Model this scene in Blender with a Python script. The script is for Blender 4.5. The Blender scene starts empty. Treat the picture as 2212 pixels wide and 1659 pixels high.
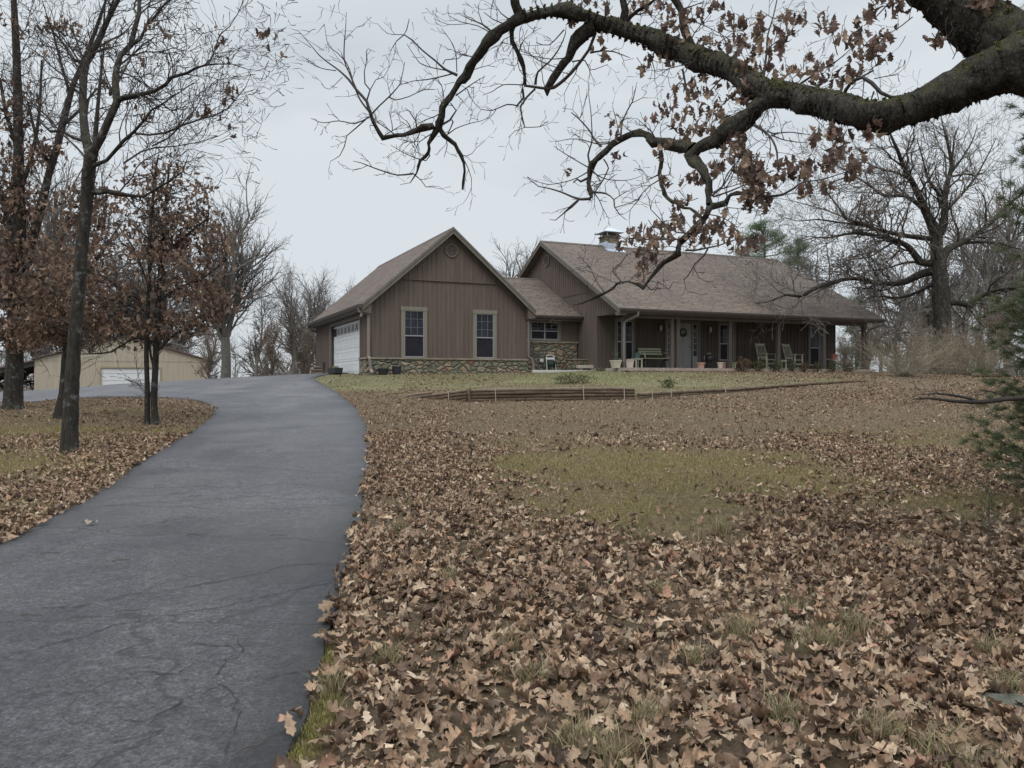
import bpy, math, random
import numpy as np
from mathutils import Vector
from mathutils.geometry import delaunay_2d_cdt

F = 1720.0          # focal length in units of a 2212-wide picture
EYE = 1.6
C = bpy.context.scene.collection
R = math.radians

# ------------------------------------------------------------------ scene, camera
scn = bpy.context.scene
cam_d = bpy.data.cameras.new('camera')
cam_d.sensor_width = 36.0
cam_d.lens = F / 2212 * 36.0
cam_d.shift_y = -7.5 / 2212
cam_d.clip_start = 0.05
cam_d.clip_end = 3000
cam = bpy.data.objects.new('camera', cam_d)
cam.location = (0, 0, EYE)
cam.rotation_euler = (R(90), 0, 0)
C.objects.link(cam)
scn.camera = cam
scn.view_settings.view_transform = 'Standard'
scn.view_settings.look = 'None'
scn.view_settings.exposure = 0.0
scn.view_settings.gamma = 1.0
try:
    scn.cycles.max_bounces = 6
    scn.cycles.transparent_max_bounces = 6
    scn.cycles.use_denoising = True; scn.cycles.denoising_prefilter = 'ACCURATE'; scn.cycles.denoising_input_passes = 'RGB_ALBEDO_NORMAL'
except Exception:
    pass

def at(u, v, y):
    """point at distance y that the photograph shows at (u, v)"""
    return ((u - 1106) / F * y, y, EYE + (822 - v) / F * y)

# ------------------------------------------------------------------ node materials
def new_mat(name):
    m = bpy.data.materials.new(name)
    m.use_nodes = True
    nt = m.node_tree
    b = nt.nodes['Principled BSDF']
    return m, nt, b

def N(nt, typ, **kw):
    n = nt.nodes.new(typ)
    for k, v in kw.items():
        if k.startswith('i_'):
            key = k[2:]
            key = int(key) if key.isdigit() else key.replace('_', ' ')
            n.inputs[key].default_value = v
        else:
            setattr(n, k, v)
    return n

def L(nt, a, b):
    nt.links.new(a, b)

def ramp(nt, fac, stops, interp='LINEAR'):
    r = nt.nodes.new('ShaderNodeValToRGB')
    r.color_ramp.interpolation = interp
    el = r.color_ramp.elements
    while len(el) < len(stops):
        el.new(0.5)
    for e, (p, c) in zip(el, stops):
        e.position = p
        e.color = (c[0], c[1], c[2], 1) if len(c) == 3 else c
    if fac is not None:
        L(nt, fac, r.inputs[0])
    return r

def mixc(nt, fac, a, b, mode='MIX'):
    m = nt.nodes.new('ShaderNodeMix')
    m.data_type = 'RGBA'
    m.blend_type = mode
    for idx, val in ((0, fac), (6, a), (7, b)):
        if isinstance(val, (int, float)):
            m.inputs[idx].default_value = val
        elif isinstance(val, tuple):
            m.inputs[idx].default_value = (*val[:3], 1)
        else:
            L(nt, val, m.inputs[idx])
    return m.outputs[2]

def math_n(nt, op, a, b=None, clamp=False):
    m = nt.nodes.new('ShaderNodeMath')
    m.operation = op
    m.use_clamp = clamp
    for i, val in enumerate((a, b)):
        if val is None:
            continue
        if isinstance(val, (int, float)):
            m.inputs[i].default_value = val
        else:
            L(nt, val, m.inputs[i])
    return m.outputs[0]

def noise_n(nt, vec, scale, detail=4, rough=0.6, dist=0.0):
    n = N(nt, 'ShaderNodeTexNoise')
    n.inputs['Scale'].default_value = scale
    n.inputs['Detail'].default_value = detail
    n.inputs['Roughness'].default_value = rough
    n.inputs['Distortion'].default_value = dist
    if vec is not None:
        L(nt, vec, n.inputs['Vector'])
    return n.outputs['Fac']

def objco(nt, scale=(1, 1, 1), rot=(0, 0, 0)):
    t = N(nt, 'ShaderNodeTexCoord')
    m = N(nt, 'ShaderNodeMapping')
    m.inputs['Scale'].default_value = scale
    m.inputs['Rotation'].default_value = rot
    L(nt, t.outputs['Object'], m.inputs['Vector'])
    return m.outputs[0]

def bump(nt, b, h, strength=0.3, dist=0.02):
    n = N(nt, 'ShaderNodeBump')
    n.inputs['Strength'].default_value = strength
    n.inputs['Distance'].default_value = dist
    L(nt, h, n.inputs['Height'])
    L(nt, n.outputs[0], b.inputs['Normal'])

def simple(name, col, rough=0.6, vary=0.15, scale=8, metal=0.0, spec=0.5, bmp=0.1):
    m, nt, b = new_mat(name)
    co = objco(nt)
    f = noise_n(nt, co, scale, 5)
    lo = tuple(c * (1 - vary) for c in col)
    hi = tuple(min(1, c * (1 + vary)) for c in col)
    r = ramp(nt, f, [(0.3, lo), (0.7, hi)])
    L(nt, r.outputs[0], b.inputs['Base Color'])
    b.inputs['Roughness'].default_value = rough
    b.inputs['Metallic'].default_value = metal
    b.inputs['Specular IOR Level'].default_value = spec
    if bmp:
        bump(nt, b, noise_n(nt, co, scale * 6, 3), bmp, 0.01)
    return m

# ------------------------------------------------------------------ mesh building
class MB:
    def __init__(s):
        s.v = []; s.f = []
    def add(s, vs, fs):
        o = len(s.v)
        s.v += [tuple(map(float, p)) for p in vs]
        s.f += [tuple(o + i for i in f) for f in fs]
        return s
    def box(s, x0, x1, y0, y1, z0, z1):
        if x0 > x1: x0, x1 = x1, x0
        if y0 > y1: y0, y1 = y1, y0
        if z0 > z1: z0, z1 = z1, z0
        return s.add([(x0,y0,z0),(x1,y0,z0),(x1,y1,z0),(x0,y1,z0),(x0,y0,z1),(x1,y0,z1),(x1,y1,z1),(x0,y1,z1)],
                     [(3,2,1,0),(4,5,6,7),(0,1,5,4),(1,2,6,5),(2,3,7,6),(3,0,4,7)])
    def prism(s, poly, axis, t0, t1):
        """poly: 2D points; axis 'x': points are (y,z); 'y': (x,z); 'z': (x,y)"""
        n = len(poly)
        def mk(p, t):
            return {'x': (t, p[0], p[1]), 'y': (p[0], t, p[1]), 'z': (p[0], p[1], t)}[axis]
        vs = [mk(p, t0) for p in poly] + [mk(p, t1) for p in poly]
        fs = [tuple(range(n)), tuple(range(2*n-1, n-1, -1))]
        fs += [(i, i+n, (i+1) % n + n, (i+1) % n) for i in range(n)]
        return s.add(vs, fs)
    def lathe(s, prof, c=(0, 0, 0), n=16, sx=1.0, sy=1.0, cap=True):
        vs = []
        for r, z in prof:
            for k in range(n):
                a = 2*math.pi*k/n
                vs.append((c[0]+r*sx*math.cos(a), c[1]+r*sy*math.sin(a), c[2]+z))
        fs = []
        for j in range(len(prof)-1):
            for k in range(n):
                fs.append((j*n+k, j*n+(k+1) % n, (j+1)*n+(k+1) % n, (j+1)*n+k))
        if cap:
            fs.append(tuple(range(n-1, -1, -1)))
            fs.append(tuple((len(prof)-1)*n+k for k in range(n)))
        return s.add(vs, fs)
    def tube(s, pts, r, n=8, sx=1.0):
        pts = [Vector(p) for p in pts]
        rs = r if isinstance(r, (list, tuple)) else [r]*len(pts)
        vs = []
        up = None
        for i, p in enumerate(pts):
            t = (pts[min(i+1, len(pts)-1)] - pts[max(i-1, 0)]).normalized()
            if up is None:
                up = Vector((0, 0, 1)) if abs(t.z) < 0.9 else Vector((0, 1, 0))
            a = t.cross(up)
            if a.length < 1e-3:
                a = t.cross(Vector((1, 0, 0)))
            a.normalize(); b = a.cross(t).normalized(); up = b
            for k in range(n):
                th = 2*math.pi*(k+0.5)/n
                vs.append(tuple(p + a*math.cos(th)*rs[i]*sx + b*math.sin(th)*rs[i]))
        fs = [(j*n+k, j*n+(k+1) % n, (j+1)*n+(k+1) % n, (j+1)*n+k) for j in range(len(pts)-1) for k in range(n)]
        fs.append(tuple(range(n-1, -1, -1)))
        fs.append(tuple((len(pts)-1)*n+k for k in range(n)))
        return s.add(vs, fs)
    def bar(s, p0, p1, w, h=None):
        """rectangular bar from p0 to p1"""
        h = h or w
        p0 = Vector(p0); p1 = Vector(p1)
        t = (p1-p0).normalized()
        up = Vector((0, 0, 1)) if abs(t.z) < 0.95 else Vector((0, 1, 0))
        a = t.cross(up).normalized()*w/2
        b = a.cross(t).normalized()*h/2
        vs = [p+q for p in (p0, p1) for q in (a+b, -a+b, -a-b, a-b)]
        return s.add(vs, [(3,2,1,0),(4,5,6,7),(0,1,5,4),(1,2,6,5),(2,3,7,6),(3,0,4,7)])
    def build(s, name, mat, parent=None, smooth=False, bevel=0):
        me = bpy.data.meshes.new(name)
        me.from_pydata(s.v, [], s.f)
        me.update()
        if smooth:
            me.polygons.foreach_set('use_smooth', [True]*len(me.polygons))
        o = bpy.data.objects.new(name, me)
        me.materials.append(mat)
        C.objects.link(o)
        if parent is not None:
            o.parent = parent
        if bevel:
            b = o.modifiers.new('bevel', 'BEVEL'); b.width = bevel; b.segments = 2; b.limit_method = 'ANGLE'
        return o

def np_mesh(name, V, Fq, mat, parent=None, smooth=True, col=None):
    """V (n,3) array, Fq (m,k) array of equal-size faces (k=3 or 4) or a list of such arrays"""
    if not isinstance(Fq, list):
        Fq = [Fq]
    Fq = [f for f in Fq if len(f)]
    me = bpy.data.meshes.new(name)
    V = np.ascontiguousarray(V, dtype=np.float32)
    me.vertices.add(len(V))
    me.vertices.foreach_set('co', V.ravel())
    loops = np.concatenate([f.ravel() for f in Fq]).astype(np.int32)
    starts = []; o = 0
    for f in Fq:
        starts.append(o + np.arange(len(f))*f.shape[1]); o += f.size
    starts = np.concatenate(starts).astype(np.int32)
    me.loops.add(len(loops)); me.loops.foreach_set('vertex_index', loops)
    me.polygons.add(len(starts)); me.polygons.foreach_set('loop_start', starts)
    me.polygons.foreach_set('use_smooth', np.full(len(starts), smooth))
    me.update(calc_edges=True)
    me.validate()
    if col is not None:
        for cname, cv in col.items():
            at_ = me.color_attributes.new(cname, 'FLOAT_COLOR', 'POINT')
            c4 = np.ones((len(V), 4), np.float32); c4[:, :cv.shape[1]] = cv
            at_.data.foreach_set('color', c4.ravel())
    me.materials.append(mat)
    ob = bpy.data.objects.new(name, me)
    C.objects.link(ob)
    if parent is not None:
        ob.parent = parent
    return ob

# ------------------------------------------------------------------ tagging
def thing(name, label, cat, loc=(0, 0, 0), rz=0.0, group=None):
    o = bpy.data.objects.new(name, None)
    o.empty_display_size = 0.2
    C.objects.link(o)
    o.location = loc; o.rotation_euler = (0, 0, rz)
    o['label'] = label; o['category'] = cat
    if group: o['group'] = group
    return o
def tag(o, label, cat, group=None, kind=None):
    if label: o['label'] = label
    if cat: o['category'] = cat
    if group: o['group'] = group
    if kind: o['kind'] = kind
    return o
def copy_tree(o, parent=None):
    c = o.copy(); C.objects.link(c); c.parent = parent
    for ch in list(o.children):
        copy_tree(ch, c)
    return c

# ------------------------------------------------------------------ ground height
_cp = np.array([
 (-15,-10,-.5),(-5,-10,-.5),(5,-10,-.5),(15,-10,-.5),
 (-15,0,-.05),(-5,0,0),(0,0,0),(5,0,0),(15,0,0),
 (-12,10,.40),(-5,10,.48),(0,10,.48),(5,10,.48),(15,10,.45),
 (-20,20,.75),(-10,20,.93),(-3,18,.86),(0,20,.96),(5,20,.96),(15,20,.95),
 (-9,23,1.13),(-14,23,1.05),(-4,22,1.05),(0,22,1.05),(5,22,1.06),(7.1,24,1.25),(12,27,1.54),(18,30,1.72),(22,25,1.3),
 (-6.1,26,1.40),(-7.5,29,1.62),(-5,28,1.84),(0.5,30.6,1.87),(4,29.8,1.93),(9,32,1.95),(14.5,35,1.97),(20,36,1.85),
 (-16.5,32,1.36),(-14,32,1.56),(-19,31,1.14),(-22,30,.98),(-9,33,1.82),(-9,35,1.87),(-10,38,1.75),(-14,38,1.30),(-20,40,.55),(-25,50,-.45),(-12,50,.2),(-30,30,.6),(-30,15,.3),
 (0,45,1.5),(15,45,1.6),(0,60,-.2),(20,60,.2),(35,45,.9),(35,30,.9),(25,15,.8),(25,0,0),(-30,0,-.2),(-40,50,-1.3),
],float)
def _phi(d2):
    return 0.5*d2*np.log(d2+1e-9)
def _tps(cp):
    n = len(cp)
    d2 = ((cp[:, None, :2]-cp[None, :, :2])**2).sum(-1)
    K = _phi(d2) + np.eye(n)*6.0
    P = np.c_[np.ones(n), cp[:, :2]]
    A = np.zeros((n+3, n+3)); A[:n, :n] = K; A[:n, n:] = P; A[n:, :n] = P.T
    b = np.r_[cp[:, 2], 0, 0, 0]
    return np.linalg.solve(A, b)
_w = _tps(_cp)
# terrace edge behind the timber wall: (x, y, step height)
EDGE = np.array([at(886,833,22.6)[:2]+(0.02,), at(935,846,22.1)[:2]+(0.14,), at(1015,862,21.4)[:2]+(0.33,), at(1100,865,21.5)[:2]+(0.345,),
                 at(1250,865,21.8)[:2]+(0.345,), at(1371,865,22.0)[:2]+(0.33,), at(1378,860,22.1)[:2]+(0.14,), at(1470,853,22.9)[:2]+(0.13,), at(1614,846,24.2)[:2]+(0.10,),
                 at(1747,836,25.8)[:2]+(0.08,), at(1869,827,27.2)[:2]+(0.05,), at(2000,822,29.5)[:2]+(0.0,)])
def _edge_info(X, Y):
    """signed distance (positive behind the edge), and step height"""
    best = np.full(X.shape, 1e9); h = np.zeros(X.shape); sg = np.ones(X.shape)
    for (a, b) in zip(EDGE[:-1], EDGE[1:]):
        d = b[:2]-a[:2]; ll = (d**2).sum()
        t = np.clip(((X-a[0])*d[0]+(Y-a[1])*d[1])/ll, 0, 1)
        px = X-(a[0]+t*d[0]); py = Y-(a[1]+t*d[1])
        q = np.hypot(px, py)
        cr = d[0]*py-d[1]*px
        m = q < best
        best = np.where(m, q, best); h = np.where(m, a[2]+t*(b[2]-a[2]), h); sg = np.where(m, np.sign(cr), sg)
    return best*sg, h
def ground(X, Y):
    X = np.asarray(X, float); Y = np.asarray(Y, float)
    shp = X.shape; X = X.ravel(); Y = Y.ravel()
    z = np.zeros(X.shape)
    for s in range(0, len(X), 50000):
        e = slice(s, s+50000)
        xx = np.clip(X[e], -42, 42); yy = np.clip(Y[e], -12, 62)
        d2 = (xx[:, None]-_cp[:, 0])**2+(yy[:, None]-_cp[:, 1])**2
        z[e] = _phi(d2)@_w[:len(_cp)] + _w[-3]+_w[-2]*xx+_w[-1]*yy
    out = np.hypot(np.maximum(np.abs(X)-40, 0), np.maximum(np.maximum(Y-60, -12-Y), 0))
    z = z - 9.0*(1-np.exp(-out/110.0))
    sd, h = _edge_info(X, Y)
    z += h*np.clip((sd-0.02)/0.10, 0, 1)*np.clip(1-sd/7.0, 0, 1)
    # small undulation
    z += 0.012*np.sin(X*1.3+Y*0.7)*np.sin(Y*0.9-X*0.4)
    return z.reshape(shp)
def gz(x, y):
    return float(ground(np.array([x]), np.array([y]))[0])
def hit(u, v, y0=2.0, y1=60.0):
    """first ground point seen at (u, v)"""
    ys = np.arange(y0, y1, 0.02)
    xs = (u-1106)/F*ys
    zr = EYE+(822-v)/F*ys
    g = ground(xs, ys)
    i = np.argmax(g >= zr)
    if g[i] < zr[i]:
        i = len(ys)-1
    return float(xs[i]), float(ys[i]), float(g[i])
# ------------------------------------------------------------------ sky and light
w = bpy.data.worlds.new('World')
scn.world = w
w.use_nodes = True
nt = w.node_tree
bg = nt.nodes['Background']
SUN_EL, SUN_AZ = R(52), R(200)
sky = N(nt, 'ShaderNodeTexSky')
sky.sky_type = 'NISHITA'; sky.sun_disc = False
sky.sun_elevation = SUN_EL; sky.sun_rotation = SUN_AZ
tc = N(nt, 'ShaderNodeTexCoord')
mp = N(nt, 'ShaderNodeMapping'); mp.inputs['Scale'].default_value = (1.0, 1.0, 3.2)
L(nt, tc.outputs['Generated'], mp.inputs['Vector'])
cl = noise_n(nt, mp.outputs[0], 1.7, 4, 0.5, 0.5)
CLOUD = 7.4      # cloud brightness before the background strength of 0.1
cr = ramp(nt, cl, [(0.34, (.775*CLOUD/10, .845*CLOUD/10, .91*CLOUD/10)), (0.56, (.93*CLOUD/10, 1.0*CLOUD/10, 1.055*CLOUD/10))])
vm = N(nt, 'ShaderNodeVectorMath', operation='SCALE'); vm.inputs['Scale'].default_value = 10.0
# overcast sky: brighter towards the zenith
sxyz = N(nt, 'ShaderNodeSeparateXYZ'); L(nt, tc.outputs['Generated'], sxyz.inputs[0])
zen = ramp(nt, sxyz.outputs[2], [(0.0, (.285,.285,.285)), (.12, (.30,.30,.30)), (.46, (.312,.312,.312)), (.88, (1,1,1))])
vm2 = N(nt, 'ShaderNodeVectorMath', operation='SCALE'); vm2.inputs['Scale'].default_value = 3.42; L(nt, zen.outputs[0], vm2.inputs[0])
L(nt, mixc(nt, 1.0, cr.outputs[0], vm2.outputs[0], 'MULTIPLY'), vm.inputs[0])
L(nt, mixc(nt, 0.96, sky.outputs[0], vm.outputs[0]), bg.inputs['Color'])
bg.inputs['Strength'].default_value = 0.1
sd = bpy.data.lights.new('sun', 'SUN'); sd.energy = 1.1; sd.angle = R(25); sd.color = (1, .95, .87)
so = bpy.data.objects.new('sun', sd)
dirv = Vector((math.sin(SUN_AZ)*math.cos(SUN_EL), math.cos(SUN_AZ)*math.cos(SUN_EL), math.sin(SUN_EL)))
so.rotation_euler = dirv.to_track_quat('Z', 'Y').to_euler()
so.location = (0, 0, 30)
C.objects.link(so)

# ------------------------------------------------------------------ where leaves, moss and grass lie (on the lawn, in metres)
rng = np.random.default_rng(7)
def vnoise(X, Y, scale, seed=0):
    """smooth value noise 0..1"""
    r = np.random.default_rng(seed); T = r.random((64, 64))
    x = X/scale+100.0; y = Y/scale+100.0
    xi = np.floor(x).astype(int); yi = np.floor(y).astype(int)
    fx = x-xi; fy = y-yi
    fx = fx*fx*(3-2*fx); fy = fy*fy*(3-2*fy)
    g = lambda a, b: T[a % 64, b % 64]
    return (g(xi, yi)*(1-fx)+g(xi+1, yi)*fx)*(1-fy)+(g(xi, yi+1)*(1-fx)+g(xi+1, yi+1)*fx)*fy
def fbm(X, Y, scale, seed=0):
    return (vnoise(X, Y, scale, seed)*.5+vnoise(X, Y, scale/2.1, seed+1)*.3+vnoise(X, Y, scale/4.3, seed+2)*.2)

# drive outline on the ground
R_EDGE = [hit(u, v)[:2] for u, v in [(628,1650),(645,1590),(660,1540),(688,1450),(712,1360),(742,1270),(768,1160),(786,1070),(797,1000),(798,965),(793,935),(780,900),(760,873),(735,853),(712,838),(690,827),(676,818)]]
L_EDGE = [hit(u, v)[:2] for u, v in [(0,1185),(50,1158),(100,1130),(150,1105),(200,1075),(250,1043),(300,1005),(340,980),(380,955),(415,935),(440,918),(460,902),(466,890),(462,880),(445,870),(420,865),(380,861),(330,859),(260,858),(200,859),(120,864),(60,872)]]
drive_poly = [(-0.3,-6.0),(-0.75,0.0)] + R_EDGE + [(-7.2,30.2),(-7.25,31.2),(-6.6,31.6),(-6.45,32.1)] \
    + [(-9.1,38.2),(-12.5,40.5),(-17,41.5),(-24,40),(-34,37),(-34,24.5),(-20,24.0)] + L_EDGE[::-1] + [(-2.9,1.0),(-3.5,-6.0)]
# the near left edge runs out of frame
L0 = L_EDGE[0]
i0 = len(drive_poly)-2
drive_poly[i0] = (L0[0]-0.9, L0[1]-3.2); drive_poly[i0+1] = (L0[0]-1.2, -6.0)
DP = np.array(drive_poly)
def poly_sd(X, Y, P):
    """signed distance to polygon, positive inside"""
    best = np.full(X.shape, 1e9); inside = np.zeros(X.shape, bool)
    n = len(P)
    for i in range(n):
        a = P[i]; b = P[(i+1) % n]
        d = b-a; t = np.clip(((X-a[0])*d[0]+(Y-a[1])*d[1])/((d**2).sum()+1e-12), 0, 1)
        best = np.minimum(best, np.hypot(X-a[0]-t*d[0], Y-a[1]-t*d[1]))
        if a[1] != b[1]:
            c = ((a[1] > Y) != (b[1] > Y)) & (X < (b[0]-a[0])*(Y-a[1])/(b[1]-a[1])+a[0])
            inside ^= c
    return np.where(inside, best, -best)

def ell(X, Y, blobs):
    """strongest of a set of soft ellipses given as (x, y, rx, ry, strength)"""
    out = np.zeros(X.shape)
    wx = (fbm(X, Y, 1.3, 41)-.5); wy = (fbm(X, Y, 1.1, 47)-.5)
    for x, y, rx, ry, s in blobs:
        q = np.sqrt(((X-x)/rx+wx*1.5)**2+((Y-y)/ry+wy*1.7)**2)
        out = np.maximum(out, s*np.clip(1.4-q*.85, 0, 1))
    return out
def gblob(u, v, ru, rv, s):
    x, y, _ = hit(u, v); x2, _, _ = hit(u+ru, v); _, ya, _ = hit(u, v-rv); _, yb, _ = hit(u, v+rv)
    return (x, (ya+yb)/2, abs(x2-x), abs(ya-yb)/2, s)
MOSS = [gblob(*a) for a in [(1480,1025,440,58,1.0),(1900,1055,300,30,.8),(2120,1075,140,24,1.0),(1250,1085,260,30,.8),(1050,1115,120,20,.6),(1400,1105,300,35,.9),(1700,1090,260,32,.8),(1800,1010,200,22,.6),(2080,1085,180,22,.9),(1060,990,130,20,.5),(1150,1010,120,16,.6),(2130,960,120,30,.6),
   (1010,1100,140,25,.6),(920,890,60,10,.5),(1500,890,300,9,.3),(1250,960,200,16,.4),(2000,950,200,16,.6),
   (90,930,190,14,1.0),(240,940,160,14,1.0),(60,1010,170,28,1.0),(180,970,160,14,.8),(60,905,150,7,.8),(260,885,120,5,.8),(300,1000,90,12,.8),(30,1090,80,14,.7),(340,905,80,5,.6),
   (680,1440,40,60,1.0),(655,1600,50,80,1.0),(770,1420,60,25,.6),(860,1480,60,25,.5)]]
LEAFGAP = [gblob(*a) for a in [(1480,1030,470,70,1.0),(1420,1110,370,42,1.0),(1900,1050,260,26,.75),(1250,960,300,22,.6),(1060,1000,150,22,.7),(2080,1085,160,16,.85),(2100,960,150,35,.9),(1560,1140,160,20,.6),
   (90,925,190,14,.9),(240,940,120,9,.85),(60,1005,150,18,.8),(300,998,60,10,.6),(30,1090,70,12,.6),(260,885,120,5,.8),
   (1050,925,280,16,.35),(1080,1075,160,24,.5),(1350,900,500,22,.35),
   (655,1610,45,90,1.0),(690,1450,30,30,1.0),(760,1570,60,40,.45),(820,1440,70,22,.4),(1740,1420,30,20,.7),(1250,1300,60,12,.4),(690,1600,40,60,.5)]]
LEAFBED = [gblob(*a) for a in [(1790,960,110,24,1.0),(1710,1075,110,32,1.0),(1990,1040,190,38,.95),(2060,985,110,16,.8),(1330,1250,900,70,1.0),(860,960,80,80,1.0),(950,1000,120,30,.8),(980,1055,150,24,.75),(900,900,110,14,.8),(930,1060,150,50,.9),(1010,1120,200,30,.8),(2000,1160,260,30,.9),(1700,1140,140,14,.7),
   (970,848,110,10,1.0),(2000,850,260,24,1.0),(1700,812,200,5,.7),(420,890,60,16,1.0),(310,985,140,24,.9),(180,1060,160,22,1.0),(330,925,90,14,.9),(220,900,90,7,.7),(1480,862,120,6,.9),(1650,880,250,14,.7)]]
LAWN = [gblob(*a) for a in [(1000,822,260,10,1.0),(1350,818,320,14,1.0),(760,828,80,8,1.0),(1640,824,230,8,.8)]]
def leaf_density(X, Y):
    sdv, h = _edge_info(X, Y)
    d = np.where(Y > 12, .34, .20)
    near = np.clip((8.2-Y+.4*np.sin(X*1.3))/1.5, 0, 1)
    d = np.maximum(d, near*1.0)
    d = np.where((X < -4) & (Y < 24), np.maximum(.45, d*.6), d)
    d = d*(1-np.clip(ell(X, Y, LEAFGAP)*1.15, 0, .97))
    d = np.maximum(d, ell(X, Y, LEAFBED)*np.where(ell(X, Y, LEAFGAP) > .8, .3, 1))
    on = (sdv > 0) & (X > -7) & (X < 11) & (h > .03)
    d = np.where(on, np.clip((X-3)/12, 0.02, .5)*(.4+fbm(X, Y, 3, 5)), d)
    d = np.where((X < -3.5) & (Y > 24), .12, d)
    f = fbm(X, Y, 1.5, 11)
    return np.clip(d*np.clip(.75+(f-.42)*2.6, np.where(d > .8, .6, .12), 1.35), 0, 1.3)

# ------------------------------------------------------------------ ground sheet
def axis(lo, hi, step, far0, far1, grow):
    a = list(np.arange(lo, hi+1e-6, step))
    s = step; x = hi
    while x < far1:
        s *= grow; x += s; a.append(x)
    s = step; x = lo; b = []
    while x > far0:
        s *= grow; x -= s; b.append(x)
    return np.array(b[::-1]+a)
gx = axis(-19, 17, 0.14, -900, 900, 1.13)
gy = axis(1.5, 33, 0.12, -300, 1500, 1.13)
GX, GY = np.meshgrid(gx, gy)
Xf, Yf = GX.ravel(), GY.ravel()
Zf = ground(Xf, Yf)
nx, ny = len(gx), len(gy)
idx = np.arange(nx*ny).reshape(ny, nx)
Fq = np.stack([idx[:-1, :-1].ravel(), idx[:-1, 1:].ravel(), idx[1:, 1:].ravel(), idx[1:, :-1].ravel()], 1)
sdd = poly_sd(Xf, Yf, DP)
Zf = Zf - 0.05*np.clip(sdd/0.25, 0, 1)
moss = np.clip(ell(Xf, Yf, MOSS), 0, 1)
lawn = np.clip(ell(Xf, Yf, LAWN), 0, 1)
sdE, hE = _edge_info(Xf, Yf)
lawn = np.where((sdE < 0.1) & (Xf > -6.2), 0, lawn)
onl = (sdE > .1) & (Yf < 31.5) & (hE > .01) & (Xf > -6)
lawn = np.where(onl, np.maximum(lawn, np.clip(1-(Xf-5.5)/7, .25, 1)), lawn)
lawn = np.where((Xf < -4) & (Xf > -8.5) & (Yf > 23.5) & (Yf < 31), np.maximum(lawn, np.clip((Yf-23.5)/2, 0, .9)), lawn)
leafd = np.clip(leaf_density(Xf, Yf), 0, 1)
leafd = np.where((Yf > 36) | (np.abs(Xf) > 20), .9, leafd)
mask = np.stack([moss, lawn, leafd], 1)

gm, nt, b = new_mat('ground_mat')
co = objco(nt)
att = N(nt, 'ShaderNodeAttribute'); att.attribute_name = 'zones'
sep = N(nt, 'ShaderNodeSeparateColor'); L(nt, att.outputs['Color'], sep.inputs[0])
n1 = noise_n(nt, co, 1.6, 6, .65); n2 = noise_n(nt, co, 16, 6, .8); n3 = noise_n(nt, co, 70, 4, .8)
base = ramp(nt, n2, [(0.36, (.12, .082, .056)), (0.5, (.275, .20, .14)), (0.64, (.42, .32, .235))])
soil = ramp(nt, n3, [(0.35, (.12, .088, .062)), (0.7, (.24, .19, .13))])
c0 = mixc(nt, .45, base.outputs[0], soil.outputs[0])
c0b = mixc(nt, math_n(nt, 'MULTIPLY', ramp(nt, n1, [(.42, (0,0,0)), (.62, (1,1,1))]).outputs[0], .45), c0, (.17, .15, .075))
mossc = ramp(nt, n2, [(0.34, (.13, .102, .044)), (0.5, (.25, .203, .088)), (0.66, (.36, .30, .155))])
mf = math_n(nt, 'MULTIPLY', math_n(nt, 'ADD', n1, n2), .95)
mfac = math_n(nt, 'MULTIPLY', sep.outputs[0], ramp(nt, mf, [(.72, (0,0,0)), (.95, (1,1,1))]).outputs[0], True)
mfac2 = math_n(nt, 'MAXIMUM', mfac, math_n(nt, 'MULTIPLY', sep.outputs[0], .25), True)
c1 = mixc(nt, mfac2, c0b, mossc.outputs[0])
lawnc = ramp(nt, n2, [(0.3, (.15, .135, .075)), (0.5, (.27, .245, .145)), (0.72, (.37, .34, .22))])
green = mixc(nt, ramp(nt, n1, [(.45, (0,0,0)), (.60, (.75,.75,.75))]).outputs[0], lawnc.outputs[0], (.19, .205, .08))
c2 = mixc(nt, sep.outputs[1], c1, green)
litter_shade_c = ramp(nt, noise_n(nt, co, 14, 5, .75), [(0.3, (.055, .036, .025)), (0.5, (.15, .100, .066)), (0.66, (.27, .195, .13))])  # leaf litter brown, darkened further to paint in shade between leaves
lf = math_n(nt, 'MULTIPLY', sep.outputs[2], ramp(nt, noise_n(nt, co, 9, 4, .7), [(.35, (0,0,0)), (.6, (1,1,1))]).outputs[0], True)
c3 = mixc(nt, math_n(nt, 'MULTIPLY', lf, .85), c2, litter_shade_c.outputs[0])
L(nt, c3, b.inputs['Base Color'])
b.inputs['Roughness'].default_value = .95
b.inputs['Specular IOR Level'].default_value = .1
hsum = math_n(nt, 'ADD', n2, math_n(nt, 'MULTIPLY', n3, .5))
bump(nt, b, hsum, 1.0, .09)
go = np_mesh('ground', np.stack([Xf, Yf, Zf], 1), Fq, gm, None, True, {'zones': mask})
go['kind'] = 'structure'

# ------------------------------------------------------------------ drive
def densify(P, step=0.22, jit=0.0):
    out = []; n = len(P)
    rr = random.Random(5)
    for i in range(n):
        a = P[i]; c = P[(i+1) % n]
        k = max(1, int(math.dist(a, c)/step))
        nx_, ny_ = -(c[1]-a[1]), (c[0]-a[0]); q = math.hypot(nx_, ny_)+1e-9
        for j in range(k):
            t = j/k; o = rr.uniform(-jit, jit)
            out.append((a[0]+(c[0]-a[0])*t+nx_/q*o, a[1]+(c[1]-a[1])*t+ny_/q*o))
    return out
def smooth_poly(P, it=2):
    P = [np.array(p, float) for p in P]
    for _ in range(it):
        Q = []
        for i in range(len(P)):
            a = P[i]; c = P[(i+1) % len(P)]
            Q += [a*.75+c*.25, a*.25+c*.75]
        P = Q
    return [tuple(p) for p in P]
bd = densify(smooth_poly(drive_poly, 2), .16, .018)
DPs = np.array(bd)
pts = [Vector(p) for p in bd]; nb = len(pts)
ix, iy = [], []
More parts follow.
